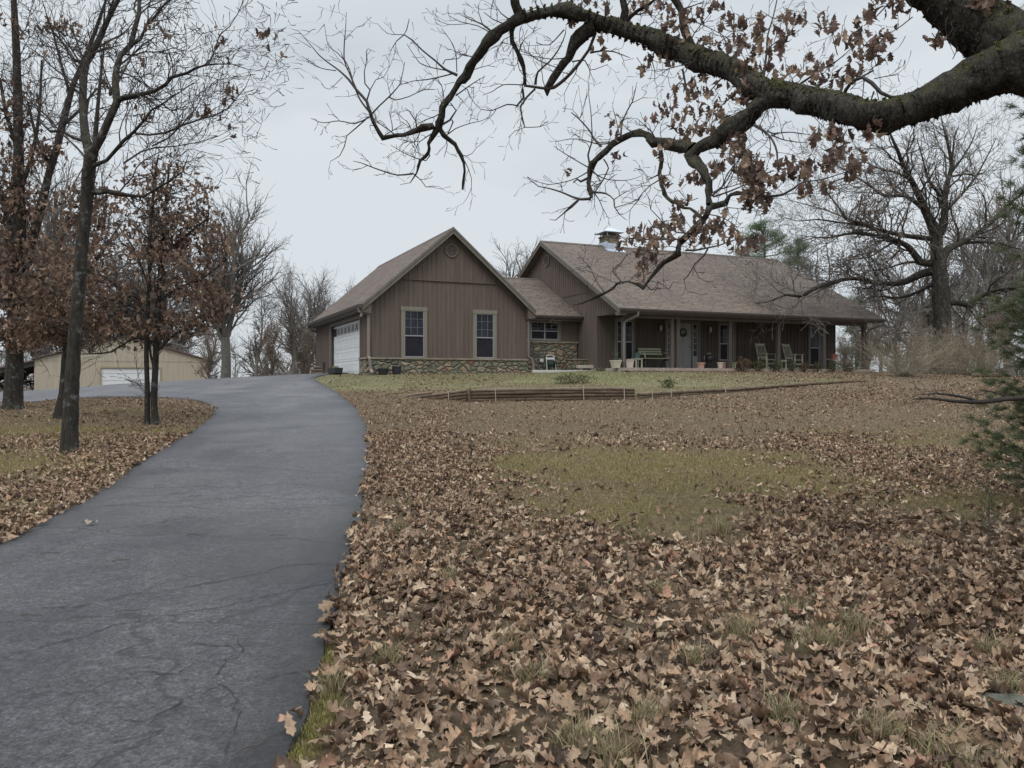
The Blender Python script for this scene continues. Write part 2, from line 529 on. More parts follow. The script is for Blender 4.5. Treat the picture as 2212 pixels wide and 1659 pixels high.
for y in np.concatenate([np.arange(-6, 12, .3), np.arange(12, 42, .4)]):
    for x in np.arange(-34, 1, .33):
        ix.append(x+.07*math.sin(y*9)); iy.append(y)
ix = np.array(ix); iy = np.array(iy)
ok = poly_sd(ix, iy, DPs) > .15
pts += [Vector((a, c)) for a, c in zip(ix[ok], iy[ok])]
vo, eo, fo, *_ = delaunay_2d_cdt(pts, [(i, (i+1) % nb) for i in range(nb)], [list(range(nb))], 1, 1e-5)
V2 = np.array([tuple(v) for v in vo]); ZZ = ground(V2[:, 0], V2[:, 1])+0.022
sdv = np.abs(poly_sd(V2[:, 0], V2[:, 1], DPs))
V3 = np.c_[V2, ZZ]
tri = np.array([list(f) if len(f) == 3 else list(f)[:3] for f in fo])
# the broken edge drops to the soil
nv = len(V3)
onb = sdv < 1e-3
Eset = {}
for t in tri:
    for k in range(3):
        a, c = int(t[k]), int(t[(k+1) % 3])
        if (c, a) in Eset: del Eset[(c, a)]
        else: Eset[(a, c)] = 1
low = V3.copy(); low[:, 2] -= .09
sk = np.array([(c, a, a+nv, c+nv) for a, c in Eset])
am, nt, b = new_mat('asphalt')
co = objco(nt)
att = N(nt, 'ShaderNodeAttribute'); att.attribute_name = 'edge'
sep = N(nt, 'ShaderNodeSeparateColor'); L(nt, att.outputs['Color'], sep.inputs[0])
fine = noise_n(nt, co, 48, 5, .9); mid = noise_n(nt, co, 15, 5, .8); big = noise_n(nt, co, .8, 5, .6)
worn = ramp(nt, big, [(.38, (.046, .043, .056)), (.62, (.108, .103, .112))])
spk = ramp(nt, fine, [(.36, (.05, .05, .05)), (.48, (.9, .9, .9)), (.64, (2.6, 2.6, 2.5))])
c0 = mixc(nt, .85, worn.outputs[0], spk.outputs[0], 'MULTIPLY')
c0 = mixc(nt, .8, c0, ramp(nt, mid, [(.36, (.45, .45, .45)), (.5, (.95, .95, .95)), (.64, (1.5, 1.5, 1.5))]).outputs[0], 'MULTIPLY')
# patches rubbed down to the stone
c0 = mixc(nt, math_n(nt, 'MULTIPLY', ramp(nt, noise_n(nt, co, .45, 3, .5, 1.0), [(.5, (0,0,0)), (.62, (1,1,1))]).outputs[0], .35), c0, (.098, .095, .085))
# cracks: long transverse ones and a fine net
nd = N(nt, 'ShaderNodeTexNoise'); nd.inputs['Scale'].default_value = 1.3; nd.inputs['Detail'].default_value = 6; L(nt, co, nd.inputs['Vector'])
vs = N(nt, 'ShaderNodeVectorMath', operation='SCALE'); vs.inputs['Scale'].default_value = .7; L(nt, nd.outputs['Color'], vs.inputs[0])
va = N(nt, 'ShaderNodeVectorMath', operation='ADD'); L(nt, co, va.inputs[0]); L(nt, vs.outputs[0], va.inputs[1])
mpp = N(nt, 'ShaderNodeMapping'); mpp.inputs['Scale'].default_value = (.22, .62, 1); mpp.inputs['Rotation'].default_value = (0, 0, R(-14)); L(nt, va.outputs[0], mpp.inputs['Vector'])
vo1 = N(nt, 'ShaderNodeTexVoronoi', feature='DISTANCE_TO_EDGE'); vo1.inputs['Scale'].default_value = 1.0; L(nt, mpp.outputs[0], vo1.inputs['Vector'])
cr1 = ramp(nt, vo1.outputs['Distance'], [(0.0, (1,1,1)), (.003, (.8,.8,.8)), (.008, (0,0,0))])
vo2 = N(nt, 'ShaderNodeTexVoronoi', feature='DISTANCE_TO_EDGE'); vo2.inputs['Scale'].default_value = 2.6; L(nt, va.outputs[0], vo2.inputs['Vector'])
cr2 = ramp(nt, vo2.outputs['Distance'], [(0.0, (1,1,1)), (.008, (.6,.6,.6)), (.018, (0,0,0))])
gate = ramp(nt, noise_n(nt, co, .7, 3, .5), [(.54, (0,0,0)), (.66, (1,1,1))])
crk = math_n(nt, 'MAXIMUM', math_n(nt, 'MULTIPLY', cr1.outputs[0], .75), math_n(nt, 'MULTIPLY', math_n(nt, 'MULTIPLY', cr2.outputs[0], gate.outputs[0]), .6), True)
c1 = mixc(nt, crk, c0, (.030, .031, .034))
# sealant still thick along the rim
c2 = mixc(nt, math_n(nt, 'MULTIPLY', sep.outputs[0], .58), c1, (.028, .031, .038))
L(nt, c2, b.inputs['Base Color'])
rr_ = ramp(nt, big, [(.35, (.44, .44, .44)), (.65, (.56, .56, .56))])
L(nt, rr_.outputs[0], b.inputs['Roughness'])
b.inputs['Specular IOR Level'].default_value = .7
hh = math_n(nt, 'SUBTRACT', math_n(nt, 'ADD', math_n(nt, 'MULTIPLY', fine, 1.2), math_n(nt, 'MULTIPLY', mid, 1.2)), math_n(nt, 'MULTIPLY', crk, 1.2))
bump(nt, b, hh, 1.0, .025)
edgew = np.clip(1-sdv/.42, 0, 1)**1.3
def cw(x, y): return (x/1.8355/1.38879, (1400+y/1.8355)/1.38879)
SEAMS = ["0 1060,170 1035,330 990,500 940,620 900,760 875,960 840,1160 800,1260 785,1450 740,1600 700,1840 650", "200 810,420 795,590 750,720 725,900 710,1050 675,1200 650,1400 610,1560 570,1850 555",
 "230 400,480 375,700 350,850 335,1000 300,1120 285", "480 250,700 220,1000 205,1200 190,1440 175,1560 195,1940 185", "1430 1205,1560 1185,1700 1165", "1868 510,1866 600,1862 680,1845 800",
 "1290 950,1300 1040,1270 1110,1240 1200,1310 1300,1350 1380,1310 1480,1250 1600,1230 1650", "1000 1000,1100 1010,1250 1015,1300 1050", "640 1440,780 1450,860 1400,1000 1340,1060 1300", "560 1560,700 1540,820 1500,900 1480", "100 1300,260 1270,420 1290,540 1260", "700 1180,850 1150,980 1170,1060 1120"]
CRK = MB(); rc = random.Random(17)
for q in SEAMS:
    pp = []
    for it in q.split(','):
        x, y = (float(a) for a in it.split()); pp.append(np.array(hit(*cw(x, y))[:2]))
    fine_ = [pp[0]]
    for a, c in zip(pp[:-1], pp[1:]):
        k = max(2, int(np.linalg.norm(c-a)/.04))
        for j in range(1, k+1): fine_.append(a+(c-a)*j/k)
    P_ = np.array(fine_); nrm = np.gradient(P_, axis=0); nrm = np.stack([-nrm[:, 1], nrm[:, 0]], 1); nrm /= np.linalg.norm(nrm, axis=1)[:, None]+1e-9
    wob = 0.0; vs_ = []
    for j, (p_, m_) in enumerate(zip(P_, nrm)):
        wob = wob*.8+rc.gauss(0, .012); wd_ = rc.uniform(.0008, .0052)*(1 if 0 < j < len(P_)-1 else .2)*(.7+.03*p_[1]*2)
        z_ = gz(*(p_+m_*wob))+.0268
        for sg_ in (-1, 1): vs_.append((*(p_+m_*(wob+sg_*wd_)), z_))
    CRK.add(vs_, [(2*j, 2*j+1, 2*j+3, 2*j+2) for j in range(len(P_)-1)])
CRK.build('driveway_cracks', simple('crack_filler', (.022, .022, .025), .8, .3, 30))['kind'] = 'structure'
EV = np.concatenate([edgew, edgew]); 
dr = np_mesh('driveway', np.concatenate([V3, low]), [tri, sk], am, None, True, {'edge': np.stack([EV, EV, EV], 1)})
dr['kind'] = 'structure'

# ------------------------------------------------------------------ fallen leaves
def leaf_template(curl, fold, seed, detail=True):
    """a lobed oak leaf of unit length lying along +x, centred"""
    r = random.Random(seed)
    if detail:
        prof = [(0, .02), (.10, .05), (.20, .21), (.28, .27), (.37, .16), (.48, .33), (.56, .37), (.65, .19), (.76, .27), (.83, .26), (.90, .12), (1.0, .02)]
    else:
        prof = [(0, .02), (.25, .25), (.38, .17), (.55, .36), (.68, .2), (.8, .27), (1, .03)]
    n = len(prof)
    V = []
    ph = r.uniform(0, 6.3)
    for side in (-1, 0, 1):
        for i, (x, wd) in enumerate(prof):
            wv = wd*r.uniform(.8, 1.2)
            y = side*wv
            xx = x + (abs(side)*.05 if wd > .2 else 0)
            z = curl*((x-.5)**2*4) + fold*abs(side)*wv*2 + .07*abs(side)*math.sin(x*9+ph+side*2)+(.05*r.uniform(-1, 1) if side else 0)
            V.append((xx-.5, y, z))
    Fc = []
    for s in (0, 1):
        for i in range(n-1):
            a = s*n+i
            Fc.append((a, a+1, a+n+1, a+n))
    return np.array(V), np.array(Fc)
def leaves_mesh(P, S, rotz, tilt, roll, templ, cols, seed=1):
    """place leaves: positions P (n,3), sizes, yaw, pitch, roll"""
    n = len(P); r = np.random.default_rng(seed)
    pick = r.integers(0, len(templ), n)
    VV, FF, CC = [], [], []; off = 0
    for k, (tv, tf) in enumerate(templ):
        m = pick == k; c = int(m.sum())
        if not c: continue
        cz, sz = np.cos(rotz[m]), np.sin(rotz[m]); ct, st = np.cos(tilt[m]), np.sin(tilt[m]); cr_, sr = np.cos(roll[m]), np.sin(roll[m])
        Rz = np.zeros((c, 3, 3)); Rz[:, 0, 0] = cz; Rz[:, 0, 1] = -sz; Rz[:, 1, 0] = sz; Rz[:, 1, 1] = cz; Rz[:, 2, 2] = 1
        Ry = np.zeros((c, 3, 3)); Ry[:, 0, 0] = ct; Ry[:, 0, 2] = st; Ry[:, 2, 0] = -st; Ry[:, 2, 2] = ct; Ry[:, 1, 1] = 1
        Rx = np.zeros((c, 3, 3)); Rx[:, 0, 0] = 1; Rx[:, 1, 1] = cr_; Rx[:, 1, 2] = -sr; Rx[:, 2, 1] = sr; Rx[:, 2, 2] = cr_
        M = Rz@Ry@Rx
        wsc = r.uniform(.62, 1.08, c); zsc = r.uniform(.5, 1.4, c)
        tvn = tv[None]*np.stack([np.ones(c), wsc, zsc], 1)[:, None, :]
        q = np.einsum('nij,nvj->nvi', M, tvn)*S[m][:, None, None] + P[m][:, None, :]
        VV.append(q.reshape(-1, 3))
        ff = tf[None]+(np.arange(c)*len(tv))[:, None, None]+off
        FF.append(ff.reshape(-1, tf.shape[1])); off += c*len(tv)
        CC.append(np.repeat(cols[m], len(tv), axis=0))
    return np.concatenate(VV), np.concatenate(FF), np.concatenate(CC)
def leaf_mat(name, gain=1.0, transl=.12):
    m, nt, b = new_mat(name)
    a = N(nt, 'ShaderNodeAttribute'); a.attribute_name = 'tint'
    co = objco(nt)
    f = ramp(nt, noise_n(nt, co, 60, 3, .6), [(.3, (.72*gain,)*3), (.7, (1.18*gain,)*3)])
    L(nt, mixc(nt, 1.0, a.outputs['Color'], f.outputs[0], 'MULTIPLY'), b.inputs['Base Color'])
    b.inputs['Roughness'].default_value = .75
    b.inputs['Specular IOR Level'].default_value = .25
    if transl:
        # dry leaves let a little light through
        tr = N(nt, 'ShaderNodeBsdfTranslucent'); L(nt, a.outputs['Color'], tr.inputs['Color'])
        mx = N(nt, 'ShaderNodeMixShader'); mx.inputs[0].default_value = transl
        out = nt.nodes['Material Output']
        L(nt, b.outputs[0], mx.inputs[1]); L(nt, tr.outputs[0], mx.inputs[2]); L(nt, mx.outputs[0], out.inputs['Surface'])
    return m
def leaf_tints(n, r, pal=None):
    pal = np.array(pal or [(.31,.208,.138),(.38,.272,.185),(.225,.148,.10),(.135,.088,.062),(.47,.36,.26),(.33,.218,.142),(.285,.212,.148),(.34,.20,.135),(.085,.056,.042)])
    wts = np.array([.2,.16,.17,.12,.09,.08,.1,.03,.05][:len(pal)]) if len(pal) == 9 else np.ones(len(pal))
    c = pal[r.choice(len(pal), n, p=wts/wts.sum())]
    return c*r.uniform(.62, 1.30, (n, 1))
def scatter(n, x0, x1, y0, y1, dens, r):
    X = r.uniform(x0, x1, n); Y = r.uniform(y0, y1, n)
    vis = np.abs(X) < Y*.66+1.2
    X, Y = X[vis], Y[vis]
    keep = r.random(len(X)) < dens(X, Y)/1.3
    X, Y = X[keep], Y[keep]
    s = poly_sd(X, Y, DPs)
    k = s < np.where(r.random(len(X)) < .35, .05, -.005)
    return X[k], Y[k]
def ground_slope_leaves(X, Y, r, size, lift, tilt_s, tmpl, seed):
    n = len(X)
    Z = ground(X, Y)+r.uniform(.004, lift, n)+np.where(poly_sd(X, Y, DPs) > -.03, .03, 0)
    S = r.uniform(size[0], size[1], n)*np.where(r.random(n) < .22, r.uniform(.3, .65, n), 1)
    rz = r.uniform(0, 6.283, n); ti = r.normal(0, tilt_s, n); ro = r.normal(0, tilt_s, n)
    flip = r.random(n) < .4; ro = np.where(flip, ro+math.pi, ro)
    return leaves_mesh(np.stack([X, Y, Z], 1), S, rz, ti, ro, tmpl, leaf_tints(n, r), seed)
TF = [leaf_template(c, f, i) for i, (c, f) in enumerate([(.16,.25),(.34,.4),(-.30,.45),(.42,-.3),(.10,.6),(-.38,-.25),(.25,.55),(-.2,.7),(.5,.15),(.05,.1)])]
TC = [leaf_template(c, f, i+20, False) for i, (c, f) in enumerate([(.15,.3),(.38,.45),(-.3,.5),(.42,-.35),(-.15,.7)])]
LM = leaf_mat('dry_leaf')
r1 = np.random.default_rng(3)
X, Y = scatter(82000, -9, 8, 2.3, 7.5, leaf_density, r1)
parts = [ground_slope_leaves(X, Y, r1, (.050, .112), .05, .42, TF, 1)]
X, Y = scatter(150000, -16, 10, 7.5, 14, leaf_density, r1)
parts.append(ground_slope_leaves(X, Y, r1, (.045, .10), .03, .34, TC, 2))
X, Y = scatter(150000, -22, 22, 14, 34, leaf_density, r1)
parts.append(ground_slope_leaves(X, Y, r1, (.045, .10), .018, .28, TC, 3))
off = 0; VV = []; FF = []; CC = []
for v_, f_, c_ in parts:
    VV.append(v_); FF.append(f_+off); CC.append(c_); off += len(v_)
lo = np_mesh('fallen_leaves', np.concatenate(VV), np.concatenate(FF), LM, None, True, {'tint': np.concatenate(CC)})
tag(lo, 'dry brown oak leaves lying thick over the lawn', 'leaves', kind='stuff')

# ------------------------------------------------------------------ grass and moss blades
def blades(X, Y, r, h, wd, pal, lean=.5):
    n = len(X); Z = ground(X, Y)
    H = r.uniform(h[0], h[1], n); W = r.uniform(wd[0], wd[1], n)
    az = r.uniform(0, 6.283, n); dx = np.cos(az); dy = np.sin(az)
    le = r.uniform(.1, lean, n)*H; az2 = r.uniform(0, 6.283, n)
    lx = np.cos(az2)*le; ly = np.sin(az2)*le
    b0 = np.stack([X-dx*W, Y-dy*W, Z-.01], 1); b1 = np.stack([X+dx*W, Y+dy*W, Z-.01], 1)
    m0 = np.stack([X-dx*W*.7+lx*.35, Y-dy*W*.7+ly*.35, Z+H*.6], 1); m1 = np.stack([X+dx*W*.7+lx*.35, Y+dy*W*.7+ly*.35, Z+H*.6], 1)
    t = np.stack([X+lx, Y+ly, Z+H], 1)
    V = np.stack([b0, b1, m1, m0, t], 1).reshape(-1, 3)
    o = np.arange(n)*5
    Q = np.stack([o, o+1, o+2, o+3], 1); T = np.stack([o+3, o+2, o+4], 1)
    pal = np.array(pal); c = pal[r.integers(0, len(pal), n)]*r.uniform(.7, 1.25, (n, 1))
    return V, Q, T, np.repeat(c, 5, axis=0)
r2 = np.random.default_rng(9)
bl = []
# moss and short grass near the camera
n = 240000
X = r2.uniform(-14, 10, n); Y = 2.3+(r2.random(n)**.7)*13
k = (np.abs(X) < Y*.66+.6) & (poly_sd(X, Y, DPs) < -.02)
X, Y = X[k], Y[k]
k = r2.random(len(X)) < np.clip(ell(X, Y, MOSS)*.95+.05, 0, 1)*np.clip((fbm(X, Y, .9, 31)-.25)*3, 0.1, 1)
X, Y = X[k], Y[k]
bl.append(blades(X, Y, r2, (.012, .04), (.003, .007), [(.29,.24,.09),(.35,.29,.12),(.22,.185,.07),(.40,.33,.19),(.25,.22,.085)], .9))
# dead thatch over the whole lawn
n = 260000
X = r2.uniform(-18, 18, n); Y = 2.4+(r2.random(n)**.75)*22
k = (np.abs(X) < Y*.66+.6) & (poly_sd(X, Y, DPs) < -.02); X, Y = X[k], Y[k]
hy = np.clip(Y/12, .5, 1.6)
bl.append(blades(X, Y, r2, (.015, .05), (.003, .007), [(.30,.215,.145),(.38,.29,.20),(.22,.155,.11),(.34,.26,.17),(.27,.215,.125),(.16,.115,.08)], 1.6))
# bright moss fringe beside the drive
fr = [gblob(a, c, d, e, 1) for a, c, d, e in [(655,1600,34,70),(688,1440,22,34),(640,1640,30,40)]]
X = r2.uniform(-2.2, .2, 60000); Y = r2.uniform(2.5, 5.2, 60000)
k = (r2.random(len(X)) < ell(X, Y, fr)) & (poly_sd(X, Y, DPs) < -.005); X, Y = X[k], Y[k]
bl.append(blades(X, Y, r2, (.012, .04), (.002, .004), [(.22,.21,.06),(.29,.26,.08),(.17,.165,.05),(.33,.29,.14)], .8))
# scattered tufts of dry and green grass poking through the leaves
tx, ty, tr_, kind_ = [], [], [], []
for (u, v, rad) in [(1775,1400,.11),(1440,1290,.06),(2060,1645,.16),(1340,1650,.10),(1250,1620,.08),(830,1440,.08),(1600,1370,.09),(1840,1360,.10),(1710,1330,.06),(1100,1400,.05),(1400,1560,.08),(1900,1600,.08),(2180,1500,.08),(970,1260,.05),(1960,1190,.08),(1560,1150,.07),(1390,1175,.08),(860,1150,.06),(2100,1130,.12),(1690,1560,.07),(720,1500,.05),(1150,1480,.06),(1500,1440,.05),(2140,1420,.07)]:
    x, y, z = hit(u, v)
    k = int(rad*2600)
    tx.append(r2.normal(x, rad*.55, k)); ty.append(r2.normal(y, rad*.55, k))
X = np.concatenate(tx); Y = np.concatenate(ty)
bl.append(blades(X, Y, r2, (.05, .13), (.0014, .003), [(.33,.28,.17),(.27,.24,.13),(.20,.20,.09),(.40,.33,.21),(.24,.17,.11)], 1.2))
# lawn blades behind the timber wall
n = 60000
X = r2.uniform(-9, 12, n); Y = r2.uniform(21.5, 31, n)
k = (r2.random(n) < ell(X, Y, LAWN)) & (poly_sd(X, Y, DPs) < -.05) & ((_edge_info(X, Y)[0] > .12) | (X < -4.5)); X, Y = X[k], Y[k]
bl.append(blades(X, Y, r2, (.02, .055), (.004, .009), [(.28,.25,.14),(.35,.31,.19),(.20,.21,.09),(.31,.27,.16)], .9))
VV = []; QQ = []; TT = []; CC = []; off = 0
for v_, q_, t_, c_ in bl:
    VV.append(v_); QQ.append(q_+off); TT.append(t_+off); CC.append(c_); off += len(v_)
gmat = leaf_mat('grass_blade', 1.0, .2)
gr = np_mesh('grass', np.concatenate(VV), [np.concatenate(QQ), np.concatenate(TT)], gmat, None, False, {'tint': np.concatenate(CC)})
tag(gr, 'short yellow green grass and moss showing between the leaves', 'grass', kind='stuff')
# ------------------------------------------------------------------ house materials
def siding_mat(name, lo, hi):
    m, nt, b = new_mat(name)
    co = objco(nt, (3.0, 3.0, .18))
    f = noise_n(nt, co, 2.2, 5, .7)
    g = noise_n(nt, objco(nt, (14, 14, .9)), 2.0, 4, .7)
    r = ramp(nt, math_n(nt, 'ADD', math_n(nt, 'MULTIPLY', f, .65), math_n(nt, 'MULTIPLY', g, .35)), [(.36, lo), (.64, hi)])
    L(nt, r.outputs[0], b.inputs['Base Color'])
    b.inputs['Roughness'].default_value = .82
    b.inputs['Specular IOR Level'].default_value = .25
    bump(nt, b, g, .25, .01)
    return m
M_SIDE = siding_mat('brown_siding', (.100, .076, .064), (.152, .118, .100))
M_TRIM = siding_mat('trim_paint', (.125, .112, .098), (.175, .158, .138))
M_DARKTRIM = siding_mat('dark_trim_paint', (.085, .068, .06), (.125, .10, .088))
M_WTRIM = siding_mat('window_trim_paint', (.165, .148, .118), (.23, .21, .168))
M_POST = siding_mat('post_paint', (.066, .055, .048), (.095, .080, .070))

def shingle_mat(name, order, pitch, c1, c2):
    m, nt, b = new_mat(name)
    t = N(nt, 'ShaderNodeTexCoord')
    s = N(nt, 'ShaderNodeSeparateXYZ'); L(nt, t.outputs['Object'], s.inputs[0])
    cb = N(nt, 'ShaderNodeCombineXYZ')
    along, up = (s.outputs[0], s.outputs[1]) if order == 'xy' else (s.outputs[1], s.outputs[0])
    L(nt, along, cb.inputs[0]); L(nt, math_n(nt, 'DIVIDE', up, math.cos(pitch)), cb.inputs[1])
    br = N(nt, 'ShaderNodeTexBrick')
    br.offset = .37; br.offset_frequency = 3; br.squash = .6; br.squash_frequency = 2
    br.inputs['Scale'].default_value = 1.0
    br.inputs['Brick Width'].default_value = .83
    br.inputs['Row Height'].default_value = .145
    br.inputs['Mortar Size'].default_value = .022
    br.inputs['Mortar Smooth'].default_value = .3
    br.inputs['Bias'].default_value = 0.0
    br.inputs['Color1'].default_value = (*c1, 1); br.inputs['Color2'].default_value = (*c2, 1)
    br.inputs['Mortar'].default_value = (.045, .034, .030, 1)
    L(nt, cb.outputs[0], br.inputs['Vector'])
    co = objco(nt)
    g = ramp(nt, noise_n(nt, co, 3.5, 6, .75), [(.3, (.88, .88, .88)), (.7, (1.12, 1.11, 1.09))])
    c = mixc(nt, 1.0, br.outputs['Color'], g.outputs[0], 'MULTIPLY')
    st = ramp(nt, noise_n(nt, objco(nt, (.5, .5, .5)), 1.2, 3, .5), [(.4, (.92, .92, .94)), (.62, (1.05, 1.04, 1.02))])
    c = mixc(nt, 1.0, c, st.outputs[0], 'MULTIPLY')
    L(nt, c, b.inputs['Base Color'])
    b.inputs['Roughness'].default_value = .92
    b.inputs['Specular IOR Level'].default_value = .2
    bump(nt, b, br.outputs['Fac'], -.5, .02)
    return m
M_ROOF = shingle_mat('shingles_main', 'xy', math.atan(.531), (.130, .103, .086), (.174, .140, .118))
M_ROOFG = shingle_mat('shingles_garage', 'yx', math.atan(.868), (.136, .107, .094), (.178, .142, .126))

def stone_mat(name, sc=(3.6, 3.6, 6.0)):
    m, nt, b = new_mat(name)
    co0 = objco(nt)
    nd = N(nt, 'ShaderNodeTexNoise'); nd.inputs['Scale'].default_value = 2.0; nd.inputs['Detail'].default_value = 3; L(nt, co0, nd.inputs['Vector'])
    vs = N(nt, 'ShaderNodeVectorMath', operation='SCALE'); vs.inputs['Scale'].default_value = .35; L(nt, nd.outputs['Color'], vs.inputs[0])
    va = N(nt, 'ShaderNodeVectorMath', operation='ADD'); L(nt, co0, va.inputs[0]); L(nt, vs.outputs[0], va.inputs[1])
    mp = N(nt, 'ShaderNodeMapping'); mp.inputs['Scale'].default_value = sc; L(nt, va.outputs[0], mp.inputs['Vector'])
    ve = N(nt, 'ShaderNodeTexVoronoi', feature='DISTANCE_TO_EDGE'); ve.inputs['Scale'].default_value = 1; L(nt, mp.outputs[0], ve.inputs['Vector'])
    vc = N(nt, 'ShaderNodeTexVoronoi', feature='F1'); vc.inputs['Scale'].default_value = 1; L(nt, mp.outputs[0], vc.inputs['Vector'])
    sp = N(nt, 'ShaderNodeSeparateColor'); L(nt, vc.outputs['Color'], sp.inputs[0])
    pal = ramp(nt, sp.outputs[0], [(0.0, (.15, .155, .12)), (.2, (.245, .21, .155)), (.38, (.19, .185, .15)), (.52, (.27, .20, .14)), (.66, (.16, .16, .12)), (.8, (.30, .24, .18)), (.93, (.22, .125, .075))], 'CONSTANT')
    g = ramp(nt, noise_n(nt, co0, 14, 5, .7), [(.3, (.62, .62, .62)), (.7, (1.3, 1.28, 1.2))])
    c = mixc(nt, 1.0, pal.outputs[0], g.outputs[0], 'MULTIPLY')
    edge = ramp(nt, ve.outputs['Distance'], [(.02, (0, 0, 0)), (.075, (1, 1, 1))])
    L(nt, mixc(nt, edge.outputs[0], (.085, .073, .058), c), b.inputs['Base Color'])
    b.inputs['Roughness'].default_value = .9
    hh = math_n(nt, 'ADD', ramp(nt, ve.outputs['Distance'], [(0, (0, 0, 0)), (.22, (1, 1, 1))]).outputs[0], math_n(nt, 'MULTIPLY', noise_n(nt, co0, 9, 4, .7), .5))
    bump(nt, b, hh, .9, .06)
    return m
M_STONE = stone_mat('field_stone')
M_LEDGE = simple('stone_ledge_cap', (.23, .20, .155), .9, .3, 6)

def glass_mat(name, col=(.010, .011, .016)):
    m, nt, b = new_mat(name)
    f = noise_n(nt, objco(nt), 2.5, 4, .6)
    r = ramp(nt, f, [(.35, col), (.68, tuple(c*2.6+.004 for c in col))])
    L(nt, r.outputs[0], b.inputs['Base Color'])
    b.inputs['Roughness'].default_value = .06
    b.inputs['Specular IOR Level'].default_value = .22
    bump(nt, b, noise_n(nt, objco(nt), 1.5, 2, .5), .03, .01)
    return m
M_GLASS = glass_mat('window_glass')
M_SCREEN = simple('insect_screen', (.020, .019, .026), .6, .25, 3, spec=.15, bmp=0)
M_MUNT = simple('sash_paint', (.34, .33, .33), .5, .08, 5, bmp=0)
M_MUNTD = simple('grille_paint', (.14, .135, .14), .5, .08, 5, bmp=0)
M_SASHW = simple('white_sash', (.27, .265, .28), .5, .06, 5, bmp=0)
M_GUTTER = simple('gutter_metal', (.075, .06, .054), .5, .12, 3, bmp=0)
M_DSPOUT = simple('downspout_metal', (.20, .165, .145), .45, .12, 3, bmp=0)
M_DSPOUT2 = simple('downspout_grey', (.135, .125, .115), .45, .12, 3, bmp=0)
M_WHITE = simple('white_paint', (.66, .68, .70), .45, .05, 3, bmp=0)
M_FLASH = simple('flashing_metal', (.50, .55, .62), .4, .15, 4, metal=.5, bmp=.05)
M_DOORF = simple('entry_door_paint', (.26, .255, .25), .5, .05, 3, bmp=0)
M_CONC = simple('porch_concrete', (.33, .29, .26), .85, .18, 5)
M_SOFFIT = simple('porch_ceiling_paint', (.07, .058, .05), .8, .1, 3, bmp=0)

HO = (4.15, 30.0)                  # left porch post: origin of the house frame
HA = math.atan2(.405, .914)        # the long side runs right and away
HX = (math.cos(HA), math.sin(HA)); HY = (-math.sin(HA), math.cos(HA))
def hw(a, s):
    return (HO[0]+a*HX[0]+s*HY[0], HO[1]+a*HX[1]+s*HY[1])
house = thing('ranch_house', 'long brown timber sided house with a shingled roof, stone skirting, attached garage and covered porch', 'house', (HO[0], HO[1], 0), HA)

# ---- battened siding wall pieces ---------------------------------------------------
def batten_wall(mb, plane, const, outw, t0, t1, zlo, ztop, step=.20, bw=.035, bd=.016, skip=()):
    """plane 'y': wall in x..z at y=const, outw -1/+1; ztop(t) gives the top.
    skip: (t0,t1,z0,z1) holes that battens must not cross"""
    t = t0+step*.5
    while t < t1:
        top = min(ztop(t-bw/2), ztop(t+bw/2))
        spans = [(zlo, top)]
        for h in skip:
            if h[0]-bw < t < h[1]+bw:
                ns = []
                for a, b_ in spans:
                    if h[2] > a: ns.append((a, min(b_, h[2])))
                    if h[3] < b_: ns.append((max(a, h[3]), b_))
                spans = [q for q in ns if q[1]-q[0] > .03]
        for a, b_ in spans:
            if b_ <= a: continue
            c0, c1 = (const, const+outw*bd)
            if plane == 'y': mb.box(t-bw/2, t+bw/2, c0, c1, a, b_)
            else: mb.box(c0, c1, t-bw/2, t+bw/2, a, b_)
        t += step

